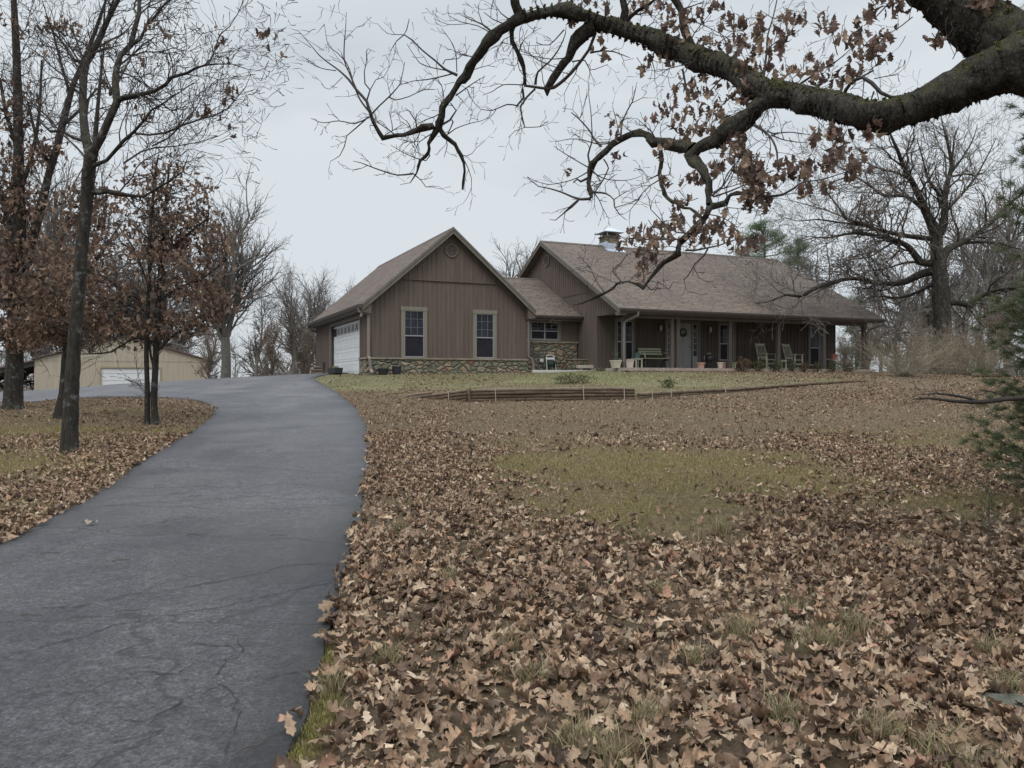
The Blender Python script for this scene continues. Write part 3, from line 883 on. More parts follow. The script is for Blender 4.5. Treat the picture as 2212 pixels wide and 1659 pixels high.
def window(parent, plane, const, outw, t0, t1, z0, z1, trim=.11, grid=True, mid=None, munt=None, tm=None, mullion=0, head=True):
    """double hung window: trim frame, sashes, panes"""
    def bx(mb, a0, a1, d0, d1, b0, b1):
        c0, c1 = const+outw*d0, const+outw*d1
        if plane == 'y': mb.box(a0, a1, c0, c1, b0, b1)
        else: mb.box(c0, c1, a0, a1, b0, b1)
        return mb
    e = bpy.data.objects.new('window', None); C.objects.link(e); e.parent = parent
    mb = MB()
    bx(mb, t0, t0+trim, .002, .05, z0, z1); bx(mb, t1-trim, t1, .002, .05, z0, z1)
    bx(mb, t0-.02, t1+.02, .002, .06, z1-trim, z1+.015)
    bx(mb, t0+trim, t1-trim, .002, .065, z0, z0+.05)
    mb.build('window_frame', tm or M_WTRIM, e)
    i0, i1, j0, j1 = t0+trim, t1-trim, z0+.05, z1-trim
    zm = mid if mid is not None else j0+(j1-j0)*.46
    bays = [(i0+(i1-i0)*k/(mullion+1), i0+(i1-i0)*(k+1)/(mullion+1)) for k in range(mullion+1)]
    sb = MB(); gb = MB(); up = MB(); lo_ = MB()
    for k, (a, c) in enumerate(bays):
        for q in (a, c-.028):
            bx(sb, q, q+.028, .004, .035, j0, j1)
        bx(sb, a+.028, c-.028, .004, .035, j1-.03, j1); bx(sb, a+.028, c-.028, .004, .030, j0, j0+.035)
        bx(sb, a+.028, c-.028, .004, .040, zm-.02, zm+.02)
        if k: bx(sb, a-.03, a+.03, .036, .048, j0, j1)
        if grid:
            n = 3 if mullion == 0 else 2
            for q in range(1, n):
                x = a+(c-a)*q/n; bx(gb, x-.008, x+.008, .012, .022, zm+.02, j1-.03)
            for q in range(1, 3):
                z = zm+(j1-zm)*q/3; bx(gb, a+.028, c-.028, .013, .023, z-.008, z+.008)
        bx(up, a+.028, c-.028, .003, .010, zm+.02, j1-.03)
        bx(lo_, a+.028, c-.028, .003, .014, j0+.035, zm-.02)
    sb.build('sash', munt or M_SASHW, e)
    if grid: gb.build('grille', M_MUNTD, e)
    up.build('pane', M_GLASS, e)
    s = lo_.build('screen', M_SCREEN, e)
    return e

def roof_slab(mb, s0, z0, s1, z1, a0, a1, th, axis='x'):
    """sloped slab between (s0,z0) and (s1,z1)"""
    mb.prism([(s0, z0), (s1, z1), (s1, z1-th), (s0, z0-th)], axis, a0, a1)

# ---- main wing ------------------------------------------------------------------------
EZ, RZ, RS = 4.31, 7.86, 6.35      # eave height, ridge height, ridge position
FS, BS = -.35, 13.05
SL = (RZ-EZ)/(RS-FS)
def main_top(s): return (RZ-SL*abs(s-RS))-.16
A0, A1, PW = 0.0, 12.67, 1.87
HZ = 1.75                           # walls start below the soil
M_SIDE_SHADE = siding_mat('shade_painted_porch_siding', (.062, .050, .043), (.098, .080, .068))  # house siding darkened, porch shade painted into its colour
holes = [(.79, 1.75, 2.35, 4.12), (3.2, 4.95, 2.0, 4.12), (5.9, 6.86, 2.35, 4.12), (10.97, 11.75, 2.35, 4.12)]
mb = MB()
mb.box(A0+.151, A1-.151, PW, PW+.15, HZ, 4.16)
mb.box(A0, A0+.15, PW, PW+.149, HZ, 4.16).box(A1-.15, A1, PW, PW+.149, HZ, 4.16)
batten_wall(mb, 'y', PW, -1, A0+.1, A1, 2.05, lambda t: 4.13, skip=holes)
mb.build('porch_wall', M_SIDE_SHADE, house)
mb = MB()
mb.prism([(PW+.15, HZ), (12.6, HZ), (12.6, main_top(12.6)), (RS, main_top(RS)), (.02, main_top(.02)), (.02, 4.16), (PW+.15, 4.16)], 'x', A0, A0+.15)
mb.prism([(PW+.15, HZ), (12.6, HZ), (12.6, main_top(12.6)), (RS, main_top(RS)), (.02, main_top(.02)), (.02, 4.16), (PW+.15, 4.16)], 'x', A1-.15, A1)
mb.box(A0+.15, A1-.15, 12.45, 12.6, HZ, 4.1)
batten_wall(mb, 'x', A0, -1, .05, 12.5, 4.18, main_top, skip=[(RS-.28, RS+.28, 6.6, 7.3), (.0, 12.6, 5.17, 5.25)])
batten_wall(mb, 'x', A0, -1, PW+.05, 3.47, HZ, lambda t: 4.18, skip=[])
batten_wall(mb, 'x', A1, 1, PW+.05, 12.5, HZ, lambda t: main_top(t))
mb.build('wall', M_SIDE, house)
MB().box(A0-.02, A0-.001, 2.1, 5.4, 5.18, 5.24).build('wall_band', M_DARKTRIM, house)

mb = MB()
roof_slab(mb, FS, EZ, RS, RZ, -.32, 13.2, .10)
roof_slab(mb, RS, RZ, BS, EZ, -.32, 13.2, .10)
rf = mb.build('roof', M_ROOF, house)
# ridge cap
MB().prism([(RS-.16, RZ-.062), (RS, RZ+.022), (RS+.16, RZ-.062), (RS+.16, RZ-.082), (RS, RZ+.002), (RS-.16, RZ-.082)], 'x', -.33, 13.21).build('ridge_cap', M_DARKTRIM, rf)
for a in (-.345, 13.175):
    mb = MB()
    for (s0, z0, s1, z1) in ((FS, EZ, RS, RZ), (RS, RZ, BS, EZ)):
        mb.prism([(s0, z0+.015), (s1, z1+.015), (s1, z1-.21), (s0, z0-.21)], 'x', a, a+.04)
        mb.prism([(s0, z0-.02), (s1, z1-.02), (s1, z1-.09), (s0, z0-.09)], 'x', a-.015 if a < 0 else a+.04, a if a < 0 else a+.055)
    mb.build('rake_board', M_TRIM, rf)
# sloped soffit under the rake and frieze on the gable
mb = MB()
for (s0, z0, s1, z1) in ((FS, EZ, RS, RZ), (RS, RZ, BS, EZ)):
    mb.prism([(s0, z0-.115), (s1, z1-.115), (s1, z1-.14), (s0, z0-.14)], 'x', -.30, -.003)
mb.build('soffit', M_TRIM, rf)
mb = MB()
mb.box(-.30, 13.17, FS-.001, FS-.03, EZ-.20, EZ-.03)
mb.build('fascia_board', M_DARKTRIM, house)
mb = MB()
mb.prism([(FS-.035, EZ-.02), (FS-.15, EZ-.02), (FS-.15, EZ-.06), (FS-.11, EZ-.135), (FS-.035, EZ-.135)], 'x', -.33, 13.2)
mb.build('gutter', M_GUTTER, house)
# porch ceiling and header beam
mb = MB()
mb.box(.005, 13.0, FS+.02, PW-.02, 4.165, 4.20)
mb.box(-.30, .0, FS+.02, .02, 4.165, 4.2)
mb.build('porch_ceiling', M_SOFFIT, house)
MB().box(0.07, 12.5, -.07, .07, 3.98, 4.163).build('header_beam', M_DARKTRIM, house)
MB().box(-.31, -.005, FS+.02, FS+.32, 4.05, 4.163).build('eave_return', M_TRIM, house)
# porch slab
mb = MB(); mb.box(-.25, 12.75, -.25, PW, 1.7, 2.07)
mb.build('porch_slab', M_CONC, house, bevel=.01)
MB().box(-.25, 12.75, -.285, -.253, 1.97, 2.085).build('slab_edging', simple('slab_edge_wood', (.30, .24, .20), .85, .3, 6), house)
# posts
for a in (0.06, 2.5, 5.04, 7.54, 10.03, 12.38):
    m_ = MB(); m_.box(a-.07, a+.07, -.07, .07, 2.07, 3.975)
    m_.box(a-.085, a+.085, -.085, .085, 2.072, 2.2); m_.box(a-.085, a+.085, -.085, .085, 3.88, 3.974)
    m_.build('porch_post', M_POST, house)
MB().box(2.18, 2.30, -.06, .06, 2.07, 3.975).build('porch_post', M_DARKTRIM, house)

# windows on the porch wall
WB = M_TRIM
window(house, 'y', PW, -1, .79, 1.75, 2.40, 4.12, tm=WB, munt=M_MUNT)
window(house, 'y', PW, -1, 5.9, 6.86, 2.42, 4.12, tm=WB, munt=M_MUNT)
window(house, 'y', PW, -1, 10.97, 11.75, 2.25, 4.12, tm=WB, munt=M_MUNT, grid=False)
# entry: door with two sidelights
e = bpy.data.objects.new('entry_door', None); C.objects.link(e); e.parent = house
y = PW
mb = MB()
mb.box(3.2, 3.3, y-.06, y-.002, 2.07, 4.0); mb.box(4.88, 4.98, y-.06, y-.002, 2.07, 4.0); mb.box(3.18, 5.0, y-.07, y-.002, 4.0, 4.12)
mb.box(3.60, 3.66, y-.055, y-.002, 2.12, 4.0); mb.box(4.52, 4.58, y-.055, y-.002, 2.12, 4.0); mb.box(3.3, 4.88, y-.10, y-.002, 2.07, 2.12)
mb.build('door_frame', M_TRIM, e)
mb = MB()
mb.box(3.67, 4.51, y-.04, y-.003, 2.13, 3.99)
for (x0, x1) in ((3.76, 4.05), (4.13, 4.42)):
    for (z0, z1) in ((2.25, 2.85), (2.97, 3.55), (3.64, 3.88)):
        for q in ((x0, x1, z0, z0+.02), (x0, x1, z1-.02, z1), (x0, x0+.02, z0+.02, z1-.02), (x1-.02, x1, z0+.02, z1-.02)):
            mb.box(q[0], q[1], y-.05, y-.0401, q[2], q[3])
mb.build('door_leaf', M_DOORF, e)
MB().lathe([(.0, 0), (.02, 0), (.012, .03), (.03, .045), (.03, .07), (.0, .08)], n=10).build('door_handle', M_DSPOUT2, e).matrix_local = __import__('mathutils').Matrix.Translation((4.44, y-.045, 3.0)) @ __import__('mathutils').Matrix.Rotation(R(90), 4, 'X')
for (x0, x1) in ((3.32, 3.58), (4.60, 4.86)):
    mb = MB(); mb.box(x0, x1, y-.03, y-.003, 2.13, 2.6); mb.box(x0, x0+.04, y-.03, y-.003, 2.601, 3.98); mb.box(x1-.04, x1, y-.03, y-.003, 2.601, 3.98)
    for k in range(6):
        z = 2.60+k*.27; mb.box(x0+.041, x1-.041, y-.028, y-.006, z, z+.03)
    sl = mb.build('sidelight', M_DOORF, e)
    MB().box(x0+.04, x1-.04, y-.012, y-.003, 2.6, 3.98).build('pane', M_GLASS, sl)
# wall lights beside the door
for a in (2.95, 5.45):
    mb = MB(); mb.box(a-.05, a+.05, y-.04, y-.002, 3.62, 3.86)
    lm = mb.build('porch_lamp', M_GUTTER, house)
    MB().lathe([(.02, -.12), (.055, -.08), (.06, .08), (.02, .13)], (a, y-.11, 3.76), 8).build('lamp_shade', simple('frosted_lamp_glass', (.35, .34, .32), .3, .05, 4, bmp=0), lm)

# chimney
mb = MB()
mb.box(2.9, 3.55, 6.0, 6.7, 7.3, 8.24); mb.box(2.86, 3.59, 5.96, 6.74, 8.243, 8.30)
ch = mb.build('chimney', stone_mat('chimney_stone', (3.6, 3.6, 9.0)), house)
mb = MB()
mb.box(2.875, 3.575, 5.94, 5.998, 7.55, 7.93); mb.box(2.84, 2.898, 5.94, 6.7, 7.6, 8.0); mb.box(3.552, 3.6, 5.94, 6.7, 7.6, 7.95)
mb.prism([(5.62, EZ+SL*(5.62-FS)+.012), (5.94, EZ+SL*(5.94-FS)+.012), (5.94, EZ+SL*(5.94-FS)+.03), (5.62, EZ+SL*(5.62-FS)+.03)], 'x', 2.75, 3.7)
mb.build('flashing', M_FLASH, ch)
mb = MB()
x0, x1, y0, y1, z = 2.71, 3.74, 5.83, 6.87, 8.44
mb.add([(x0, y0, z), (x1, y0, z), (x1, y1, z), (x0, y1, z), (x0, y0, z+.025), (x1, y0, z+.025), (x1, y1, z+.025), (x0, y1, z+.025), (3.225, 6.35, z+.30)],
       [(3, 2, 1, 0), (0, 1, 5, 4), (1, 2, 6, 5), (2, 3, 7, 6), (3, 0, 4, 7), (4, 5, 8), (5, 6, 8), (6, 7, 8), (7, 4, 8)])
for (px, py) in ((2.95, 6.05), (3.5, 6.05), (2.95, 6.65), (3.5, 6.65)):
    mb.box(px-.02, px+.02, py-.02, py+.02, 8.302, 8.438)
mb.build('chimney_cap', M_FLASH, ch)
MB().box(3.0, 3.45, 6.1, 6.6, 8.302, 8.41).build('flue', M_GUTTER, ch)

# gable vents: octagonal louvres
def oct_vent(parent, plane, const, outw, t, z, r):
    e = bpy.data.objects.new('gable_vent', None); C.objects.link(e); e.parent = parent
    def pt(a, rr): return (t+rr*math.cos(a), z+rr*math.sin(a))
    mb = MB()
    def pr(poly, d0, d1):
        c0, c1 = const+outw*d0, const+outw*d1
        mb.prism(poly, plane, min(c0, c1), max(c0, c1))
    for k in range(8):
        a0 = R(22.5+45*k); a1 = R(22.5+45*(k+1))
        p = [pt(a0, r*1.2), pt(a1, r*1.2), pt(a1, r), pt(a0, r)]
        pr(p, .003, .055)
    mb.build('vent_frame', M_TRIM, e)
    mb = MB()
    n = 7
    for k in range(n):
        zz = z-r*.86+2*r*.86*(k+.5)/n
        hwd = min(r*.92, (r*1.3-abs(zz-z)))
        c0, c1 = const+outw*.004, const+outw*.045
        if plane == 'y': mb.prism([(c0, zz+.045), (c0, zz+.03), (c1, zz-.03), (c1, zz-.012)], 'x', t-hwd, t+hwd)
        else: mb.prism([(c0, zz+.045), (c0, zz+.03), (c1, zz-.03), (c1, zz-.012)], 'y', t-hwd, t+hwd)
    mb.build('louvre', M_DARKTRIM, e)
    mb = MB(); pr([pt(R(22.5+45*k), r*.99) for k in range(8)], .001, .003)
    mb.build('vent_backing', M_SCREEN, e)
oct_vent(house, 'x', A0, -1, RS-.02, 6.98, .23)

# ---- breezeway (kitchen) wing -------------------------------------------------------
KS = 3.48
KE, KR, KRS, KES = 4.24, 6.23, 7.03, 3.05
MB().box(-2.94, -.02, 10.9, 11.05, HZ, 4.12).build('rear_wall', M_SIDE, house)
mb = MB(); mb.box(-2.94, -.02, KS, KS+.15, 3.2, 4.12)
batten_wall(mb, 'y', KS, -1, -.75, -.02, 3.24, lambda t: 4.1, step=.24)
mb.build('kitchen_wall', M_SIDE, house)
MB().box(-2.94, -.10, KS-.12, KS+.10, HZ, 3.14).build('kitchen_stone', M_STONE, house)
MB().box(-2.94, -.06, KS-.16, KS, 3.142, 3.20).build('stone_ledge', M_LEDGE, house)
window(house, 'y', KS, -1, -2.9, -.83, 3.22, 4.08, trim=.10, mullion=2, mid=3.62)
mb = MB()
ks = (KR-KE)/(KRS-KES)
roof_slab(mb, KES, KE, KRS, KR, -4.9, -.02, .10); roof_slab(mb, KRS, KR, 2*KRS-KES, KE, -4.9, -.02, .10)
kr = mb.build('kitchen_roof', M_ROOF, house)
MB().prism([(KRS-.14, KR-.05), (KRS, KR+.022), (KRS+.14, KR-.05), (KRS+.14, KR-.07), (KRS, KR+.002), (KRS-.14, KR-.07)], 'x', -4.6, -.02).build('ridge_cap', M_DARKTRIM, kr)
# step flashing against the wall
mb = MB(); mb.prism([(KES+.1, KE+.055), (KRS, KR+.03), (KRS, KR+.07), (KES+.1, KE+.13)], 'x', -.045, -.018)
mb.build('step_flashing', M_DARKTRIM, kr)
mb = MB(); mb.box(-2.72, -.0, KES+.001, KES+.03, KE-.22, KE-.10)
mb.prism([(KES-.005, KE-.02), (KES-.12, KE-.02), (KES-.12, KE-.06), (KES-.08, KE-.135), (KES-.005, KE-.135)], 'x', -2.66, .03)
mb.build('gutter', M_GUTTER, house)
MB().box(-2.72, -.02, KES+.03, KS-.002, KE-.16, KE-.12).build('soffit', M_TRIM, house)

# ---- garage wing --------------------------------------------------------------------
GL, GR_, GF, GB = -9.15, -2.94, 2.24, 12.5
GC, GRZ, GEZ, GH = -6.045, 7.24, 4.31, 3.37
GS = (GRZ-GEZ)/GH
def gar_top(a): return GRZ-GS*abs(a-GC)-.15
mb = MB()
mb.prism([(GL, 2.43), (GR_, 2.43), (GR_, gar_top(GR_)), (GC, gar_top(GC)), (GL, gar_top(GL))], 'y', GF, GF+.15)
mb.prism([(GL, HZ), (GR_, HZ), (GR_, gar_top(GR_)), (GC, gar_top(GC)), (GL, gar_top(GL))], 'y', GB-.15, GB)
mb.box(GR_-.15, GR_, GF+.15, GB-.15, HZ, gar_top(GR_))
D0, D1 = GF+1.15, GF+6.55       # garage door opening
DT = 3.90
mb.box(GL, GL+.15, GF+.15, D0, 2.43, gar_top(GL)); mb.box(GL, GL+.15, D1, GB-.15, HZ, gar_top(GL)); mb.box(GL, GL+.15, D0, D1, DT, gar_top(GL))
wins = [(-7.95, -6.96, 2.40, 4.27), (-5.17, -4.20, 2.40, 4.25)]
batten_wall(mb, 'y', GF, -1, GL, GR_, 2.43, lambda a: min(5.26, gar_top(a)), step=.178, bw=.028, skip=wins)
batten_wall(mb, 'x', GL, -1, GF, D0-.02, 2.43, lambda t: gar_top(GL), step=.19)
batten_wall(mb, 'x', GL, -1, D1+.25, GB-.1, HZ, lambda t: gar_top(GL), step=.24)
batten_wall(mb, 'x', GR_, 1, GF+.1, KS-.2, HZ, lambda t: gar_top(GR_), step=.2)
mb.build('garage_wall', M_SIDE, house)
# upper gable siding laps over the lower
mb = MB()
def cl(a): return max(5.30, gar_top(a))
aL = GC-(GRZ-.15-5.30)/GS; aR = GC+(GRZ-.15-5.30)/GS
mb.prism([(aL, 5.30), (aR, 5.30), (GC, gar_top(GC))], 'y', GF-.03, GF-.002)
batten_wall(mb, 'y', GF-.03, -1, aL, aR, 5.30, gar_top, step=.178, bw=.028, skip=[(GC-.34, GC+.34, 6.08, 6.76)])
mb.box(aL-.05, aR+.05, GF-.055, GF-.001, 5.262, 5.299)
mb.build('upper_gable_siding', M_SIDE, house)
oct_vent(house, 'y', GF-.03, -1, GC+.02, 6.42, .215)
mb = MB(); mb.box(GL-.07, GR_+.02, GF-.09, GF+.13, HZ, 2.37); mb.box(GL-.09, GL+.13, GF-.09, D0-.12, HZ, 2.37)
mb = MB(); mb.box(GL-.08, GR_+.02, GF-.09, GF+.13, HZ, 2.37); mb.box(GL-.08, GL+.13, GF+.131, D0-.12, HZ, 2.37)
mb.build('stone_skirting', M_STONE, house)
mb = MB(); mb.box(GL-.12, GR_+.03, GF-.13, GF+.0, 2.372, 2.428); mb.box(GL-.12, GL, GF+.001, D0-.1, 2.372, 2.428)
mb.build('stone_ledge', M_LEDGE, house)
for wv in wins:
    window(house, 'y', GF, -1, *wv, trim=.125)
G0, G1 = GF-.30, 12.8
mb = MB()
mb.prism([(GC, GRZ), (GC-GH, GEZ), (GC-GH, GEZ-.10), (GC, GRZ-.10)], 'y', G0, G1)
mb.prism([(GC, GRZ), (GC, GRZ-.10), (GC+GH, GEZ-.10), (GC+GH, GEZ)], 'y', G0, G1)
gr_ = mb.build('garage_roof', M_ROOFG, house)
MB().prism([(GC-.12, GRZ-.085), (GC, GRZ+.022), (GC+.12, GRZ-.085), (GC+.12, GRZ-.105), (GC, GRZ+.002), (GC-.12, GRZ-.105)], 'y', G0-.02, G1).build('ridge_cap', M_DARKTRIM, gr_)
mb = MB()
for s_ in (-1, 1):
    e1 = GC+s_*GH
    for (y0, y1) in ((G0-.04, G0),):
        mb.prism([(GC, GRZ+.015), (e1, GEZ+.015), (e1, GEZ-.23), (GC, GRZ-.23)] if s_ < 0 else [(GC, GRZ+.015), (GC, GRZ-.23), (e1, GEZ-.23), (e1, GEZ+.015)], 'y', y0, y1)
    mb.prism([(GC, GRZ-.0), (e1, GEZ-.0), (e1, GEZ-.09), (GC, GRZ-.09)], 'y', G0-.06, G0-.041)
mb.build('rake_board', M_TRIM, gr_)
mb = MB()
for s_ in (-1, 1):
    e1 = GC+s_*GH; w_ = GC+s_*(GH-.0)
    mb.prism([(GC, GRZ-.12), (e1, GEZ-.12), (e1, GEZ-.15), (GC, GRZ-.15)], 'y', G0+.002, GF-.06)
    # frieze board on the wall under the rake
    mb.prism([(GC, GRZ-.155), (e1*1+(-s_)*.25, GEZ-.155+GS*.25), (e1+(-s_)*.25, GEZ-.33+GS*.25), (GC, GRZ-.33)], 'y', GF-.058, GF-.031)
mb.build('soffit', M_DARKTRIM, gr_)
mb = MB()
for s_ in (-1, 1):
    e1 = GC+s_*GH; e2 = GC+s_*(GH-.31)
    MB().prism([(e1, GEZ-.02), (e2, GEZ-.02+GS*.28), (e2, GEZ-.35), (e1, GEZ-.30)], 'y', G0+.003, GF-.061).build('eave_return', M_SIDE, gr_)
# side eave: soffit, fascia and gutter
mb = MB()
mb.box(GC-GH+.0, GL, GF, G1, GEZ-.24, GEZ-.20)
mb.box(GC-GH-.03, GC-GH, G0+.05, G1, GEZ-.22, GEZ-.02)
mb.build('fascia_board', M_TRIM, house)
mb = MB()
mb.prism([(GC-GH-.035, GEZ-.02), (GC-GH-.15, GEZ-.02), (GC-GH-.15, GEZ-.07), (GC-GH-.11, GEZ-.15), (GC-GH-.035, GEZ-.15)], 'y', G0, G1+.02)
mb.build('gutter', M_GUTTER, house)
# garage door, set back in its trim
e = bpy.data.objects.new('garage_door', None); C.objects.link(e); e.parent = house
xr = GL+.10
mb = MB(); z0 = 1.86; ph = (DT-z0)/4
for k in range(4):
    za, zb = z0+k*ph, z0+(k+1)*ph-.012
    mb.box(xr, xr+.04, D0, D1, za, zb)
    if k < 3:
        npan = 8
        for q in range(npan):
            ya = D0+(D1-D0)*q/npan+.07; yb = D0+(D1-D0)*(q+1)/npan-.07
            for (h0, h1) in ((.10, .12), (ph-.14, ph-.12)):
                mb.box(xr-.012, xr-.001, ya, yb, za+h0, za+h1)
            mb.box(xr-.012, xr-.001, ya, ya+.02, za+.121, za+ph-.141); mb.box(xr-.012, xr-.001, yb-.02, yb, za+.121, za+ph-.141)
mb.build('door_panel', M_WHITE, e)
for q in range(8):
    ya = D0+(D1-D0)*q/8+.06; yb = D0+(D1-D0)*(q+1)/8-.06
    za, zb = z0+3*ph+.08, z0+4*ph-.10
    mb = MB(); mb.box(xr-.015, xr-.001, ya, yb, za, zb)
    wn = mb.build('door_window', simple('door_window_glass', (.05, .05, .05), .1, .2, 3, bmp=0) if q == 7 else M_MUNT, e)
    if q < 7:   # sunburst cut-out inserts
        m2 = MB()
        for j in range(5):
            a = R(20+j*35); cy, cz = (ya+yb)/2, za+.03
            r0, r1 = .07, min(.30, (zb-za)*.85)
            p0 = (cy+math.cos(a-.16)*r0, cz+math.sin(a-.16)*r0); p1 = (cy+math.cos(a-.16)*r1*.85, cz+math.sin(a-.16)*r1*.95)
            p2 = (cy+math.cos(a+.16)*r1*.85, cz+math.sin(a+.16)*r1*.95); p3 = (cy+math.cos(a+.16)*r0, cz+math.sin(a+.16)*r0)
            m2.add([(xr-.018, *p0), (xr-.018, *p1), (xr-.018, *p2), (xr-.018, *p3)], [(0, 1, 2, 3)])
        m2.build('pane', M_GLASS, wn)
mb = MB()
mb.box(GL-.03, xr, D0-.02, D0, z0, DT); mb.box(GL-.03, xr, D1, D1+.02, z0, DT)
mb.box(GL-.05, GL-.001, D1+.02, D1+.26, z0-.06, DT+.14); mb.box(GL-.05, GL-.001, D0-.12, D0-.02, 2.43, DT+.14)
mb.box(GL-.05, GL-.001, D0-.02, D1+.02, DT, DT+.14)
mb.build('door_frame', M_TRIM, e)
# utility box low on the side wall and flood light by the corner
MB().box(GL-.12, GL-.02, D1+1.5, D1+1.75, 2.25, 2.42).build('letter_box', M_GUTTER, house)
mb = MB(); mb.box(GL-.05, GL-.001, GF+.35, GF+.47, 3.98, 4.06)
fl = mb.build('flood_light', M_WHITE, house)
MB().lathe([(.03, 0), (.06, .05), (.06, .09)], (GL-.13, GF+.36, 3.93), 10).lathe([(.03, 0), (.055, .05), (.055, .08)], (GL-.12, GF+.52, 3.90), 10).build('lamp_head', M_WHITE, fl)
# corner boards
for q in ((GL-.02, GL+.09, GF-.022, GF-.001, 2.43, 4.12), (GR_-.09, GR_+.02, GF-.022, GF-.001, 2.43, 4.12), (-.022, -.001, PW-.001, PW+.09, HZ, 4.16)):
    MB().box(*q).build('corner_board', M_SIDE, house)

# downspouts
def spout(pts, m, r=.045):
    MB().tube(pts, r, 4, 1.25).build('downspout', m, house)
spout([(GC-GH-.09, GF-.12, GEZ-.14), (GC-GH-.09, GF-.12, GEZ-.26), (GL-.16, GF-.13, 4.02), (GL-.02, GF-.14, 3.94), (GL-.02, GF-.14, 3.8), (GL-.02, GF-.14, 2.46), (GL-.0, GF-.20, 2.38), (GL+.04, GF-.20, 2.0), (GL+.08, GF-.30, 1.87)], M_DSPOUT, .05)
spout([(GC-GH-.09, 12.4, GEZ-.14), (GC-GH-.09, 12.4, GEZ-.3), (GL-.06, 12.3, 3.9)], M_GUTTER, .05)
spout([(-2.56, 2.62, GEZ-.24), (-2.6, 2.5, 4.05), (-2.86, GF-.10, 3.97), (-2.90, GF-.12, 3.86), (-2.90, GF-.12, 2.55), (-2.78, GF-.20, 2.44), (-2.74, GF-.22, 2.34), (-2.74, GF-.24, 1.92)], M_DSPOUT2)
spout([(.42, FS-.09, EZ-.13), (.42, FS-.09, EZ-.26), (.10, -.16, 3.86), (.02, -.12, 3.78), (.0, -.12, 3.6), (.0, -.12, 2.3)], M_DSPOUT2)
spout([(.0, -.125, 2.30), (0, -.13, 2.0), (.02, -.3, 1.93)], M_GUTTER, .06)
spout([(13.05, FS-.09, EZ-.13), (13.05, FS-.09, EZ-.26), (12.5, -.16, 3.80), (12.46, -.14, 3.7), (12.46, -.14, 1.95)], M_GUTTER)
# ------------------------------------------------------------------ timber retaining wall and low log edging
def wood_mat(name, lo, hi, sc=(2, 14, 14)):
    m, nt, b = new_mat(name)
    f = noise_n(nt, objco(nt, sc), 2.0, 5, .7)
    g = noise_n(nt, objco(nt), 5, 4, .6)
    c = mixc(nt, .6, ramp(nt, f, [(.3, lo), (.7, hi)]).outputs[0], ramp(nt, g, [(.3, lo), (.7, hi)]).outputs[0])
    L(nt, c, b.inputs['Base Color']); b.inputs['Roughness'].default_value = .9; b.inputs['Specular IOR Level'].default_value = .2
    bump(nt, b, f, .5, .02)
    return m
M_LOG = wood_mat('weathered_timber', (.065, .045, .033), (.165, .12, .088))
M_LOG2 = wood_mat('weathered_timber_pale', (.11, .083, .06), (.22, .172, .13))
M_STAKE = simple('steel_stake', (.33, .30, .24), .7, .2, 8)
x0, y0 = EDGE[2][0], EDGE[2][1]
tw = thing('timber_wall', 'low retaining wall of stacked round timbers holding up the front lawn, pinned with steel stakes', 'retaining wall', (x0, y0, gz(x0, y0-.2)))
rr = random.Random(4)
def epath(i, j, n):
    """points along the terrace edge between index i and j"""
    P = EDGE[i:j+1]; segs = [math.dist(P[k][:2], P[k+1][:2]) for k in range(len(P)-1)]; T = sum(segs)
    out = []
    for q in range(n+1):
        d = T*q/n; k = 0
        while k < len(segs)-1 and d > segs[k]: d -= segs[k]; k += 1
        t = min(1, d/segs[k]); out.append(P[k]*(1-t)+P[k+1]*t)
    return out
def log(p0, p1, r, mat, parent, base, name='timber', jog=.012):
    p0 = Vector(p0)-Vector(base); p1 = Vector(p1)-Vector(base); n = 5
    pts = []
    for k in range(n+1):
        t = k/n; p = p0.lerp(p1, t); pts.append((p.x, p.y+rr.uniform(-jog, jog)*.4, p.z+rr.uniform(-jog, jog)*.5))
    MB().tube(pts, [r*rr.uniform(.94, 1.05) for _ in pts], 10).build(name, mat, parent, smooth=False)
B = tw.location
Rl = .047
topz = lambda p: ground(np.array([p[0]]), np.array([p[1]-.30]))[0]+p[2]+.035
# front run: four courses of timbers, ends staggered
for c in range(4):
    cuts = [[0, .40, .80, 1.0], [0, .26, .66, 1.0], [0, .48, .815, 1.0], [0, .33, .71, 1.0]][c]
    for a, b_ in zip(cuts[:-1], cuts[1:]):
        pa_ = epath(2, 5, 100)[int(a*100)]; pb_ = epath(2, 5, 100)[int(b_*100)]
        za = topz(pa_)-Rl-c*Rl*1.86; zb = topz(pb_)-Rl-c*Rl*1.86
        log((pa_[0]+.01, pa_[1]-.03+.008*c, za), (pb_[0]-.01, pb_[1]-.03+.008*c, zb), Rl, M_LOG if c else M_LOG2, tw, B)
# return run to the left, dying into the slope
for c in range(4):
    pe = epath(0, 2, 100)
    a0 = [0, 22, 48, 70][c]
    pa_, pb_ = pe[a0], pe[99]
    log((pa_[0], pa_[1]-.02, topz(pa_)-Rl-c*Rl*1.8+.0), (pb_[0]-.06, pb_[1], topz(pb_)-Rl-c*Rl*1.86), Rl, M_LOG if c else M_LOG2, tw, B)
log((EDGE[0][0]-.35, EDGE[0][1]+.25, topz(EDGE[0])-.02), (EDGE[1][0], EDGE[1][1], topz(EDGE[1])+.03), Rl, M_LOG2, tw, B)
for (i, j, t) in ((0, 2, .66), (2, 5, .155), (2, 5, .68), (2, 5, .93)):
    p = epath(i, j, 100)[int(t*100)]
    z1 = topz(p)+.03; zb = ground(np.array([p[0]]), np.array([p[1]-.25]))[0]-.05
    MB().bar((p[0]-B[0], p[1]-.10-B[1], z1-B[2]), (p[0]+.02-B[0], p[1]-.13-B[1], zb-B[2]), .022).build('stake', M_STAKE, tw)
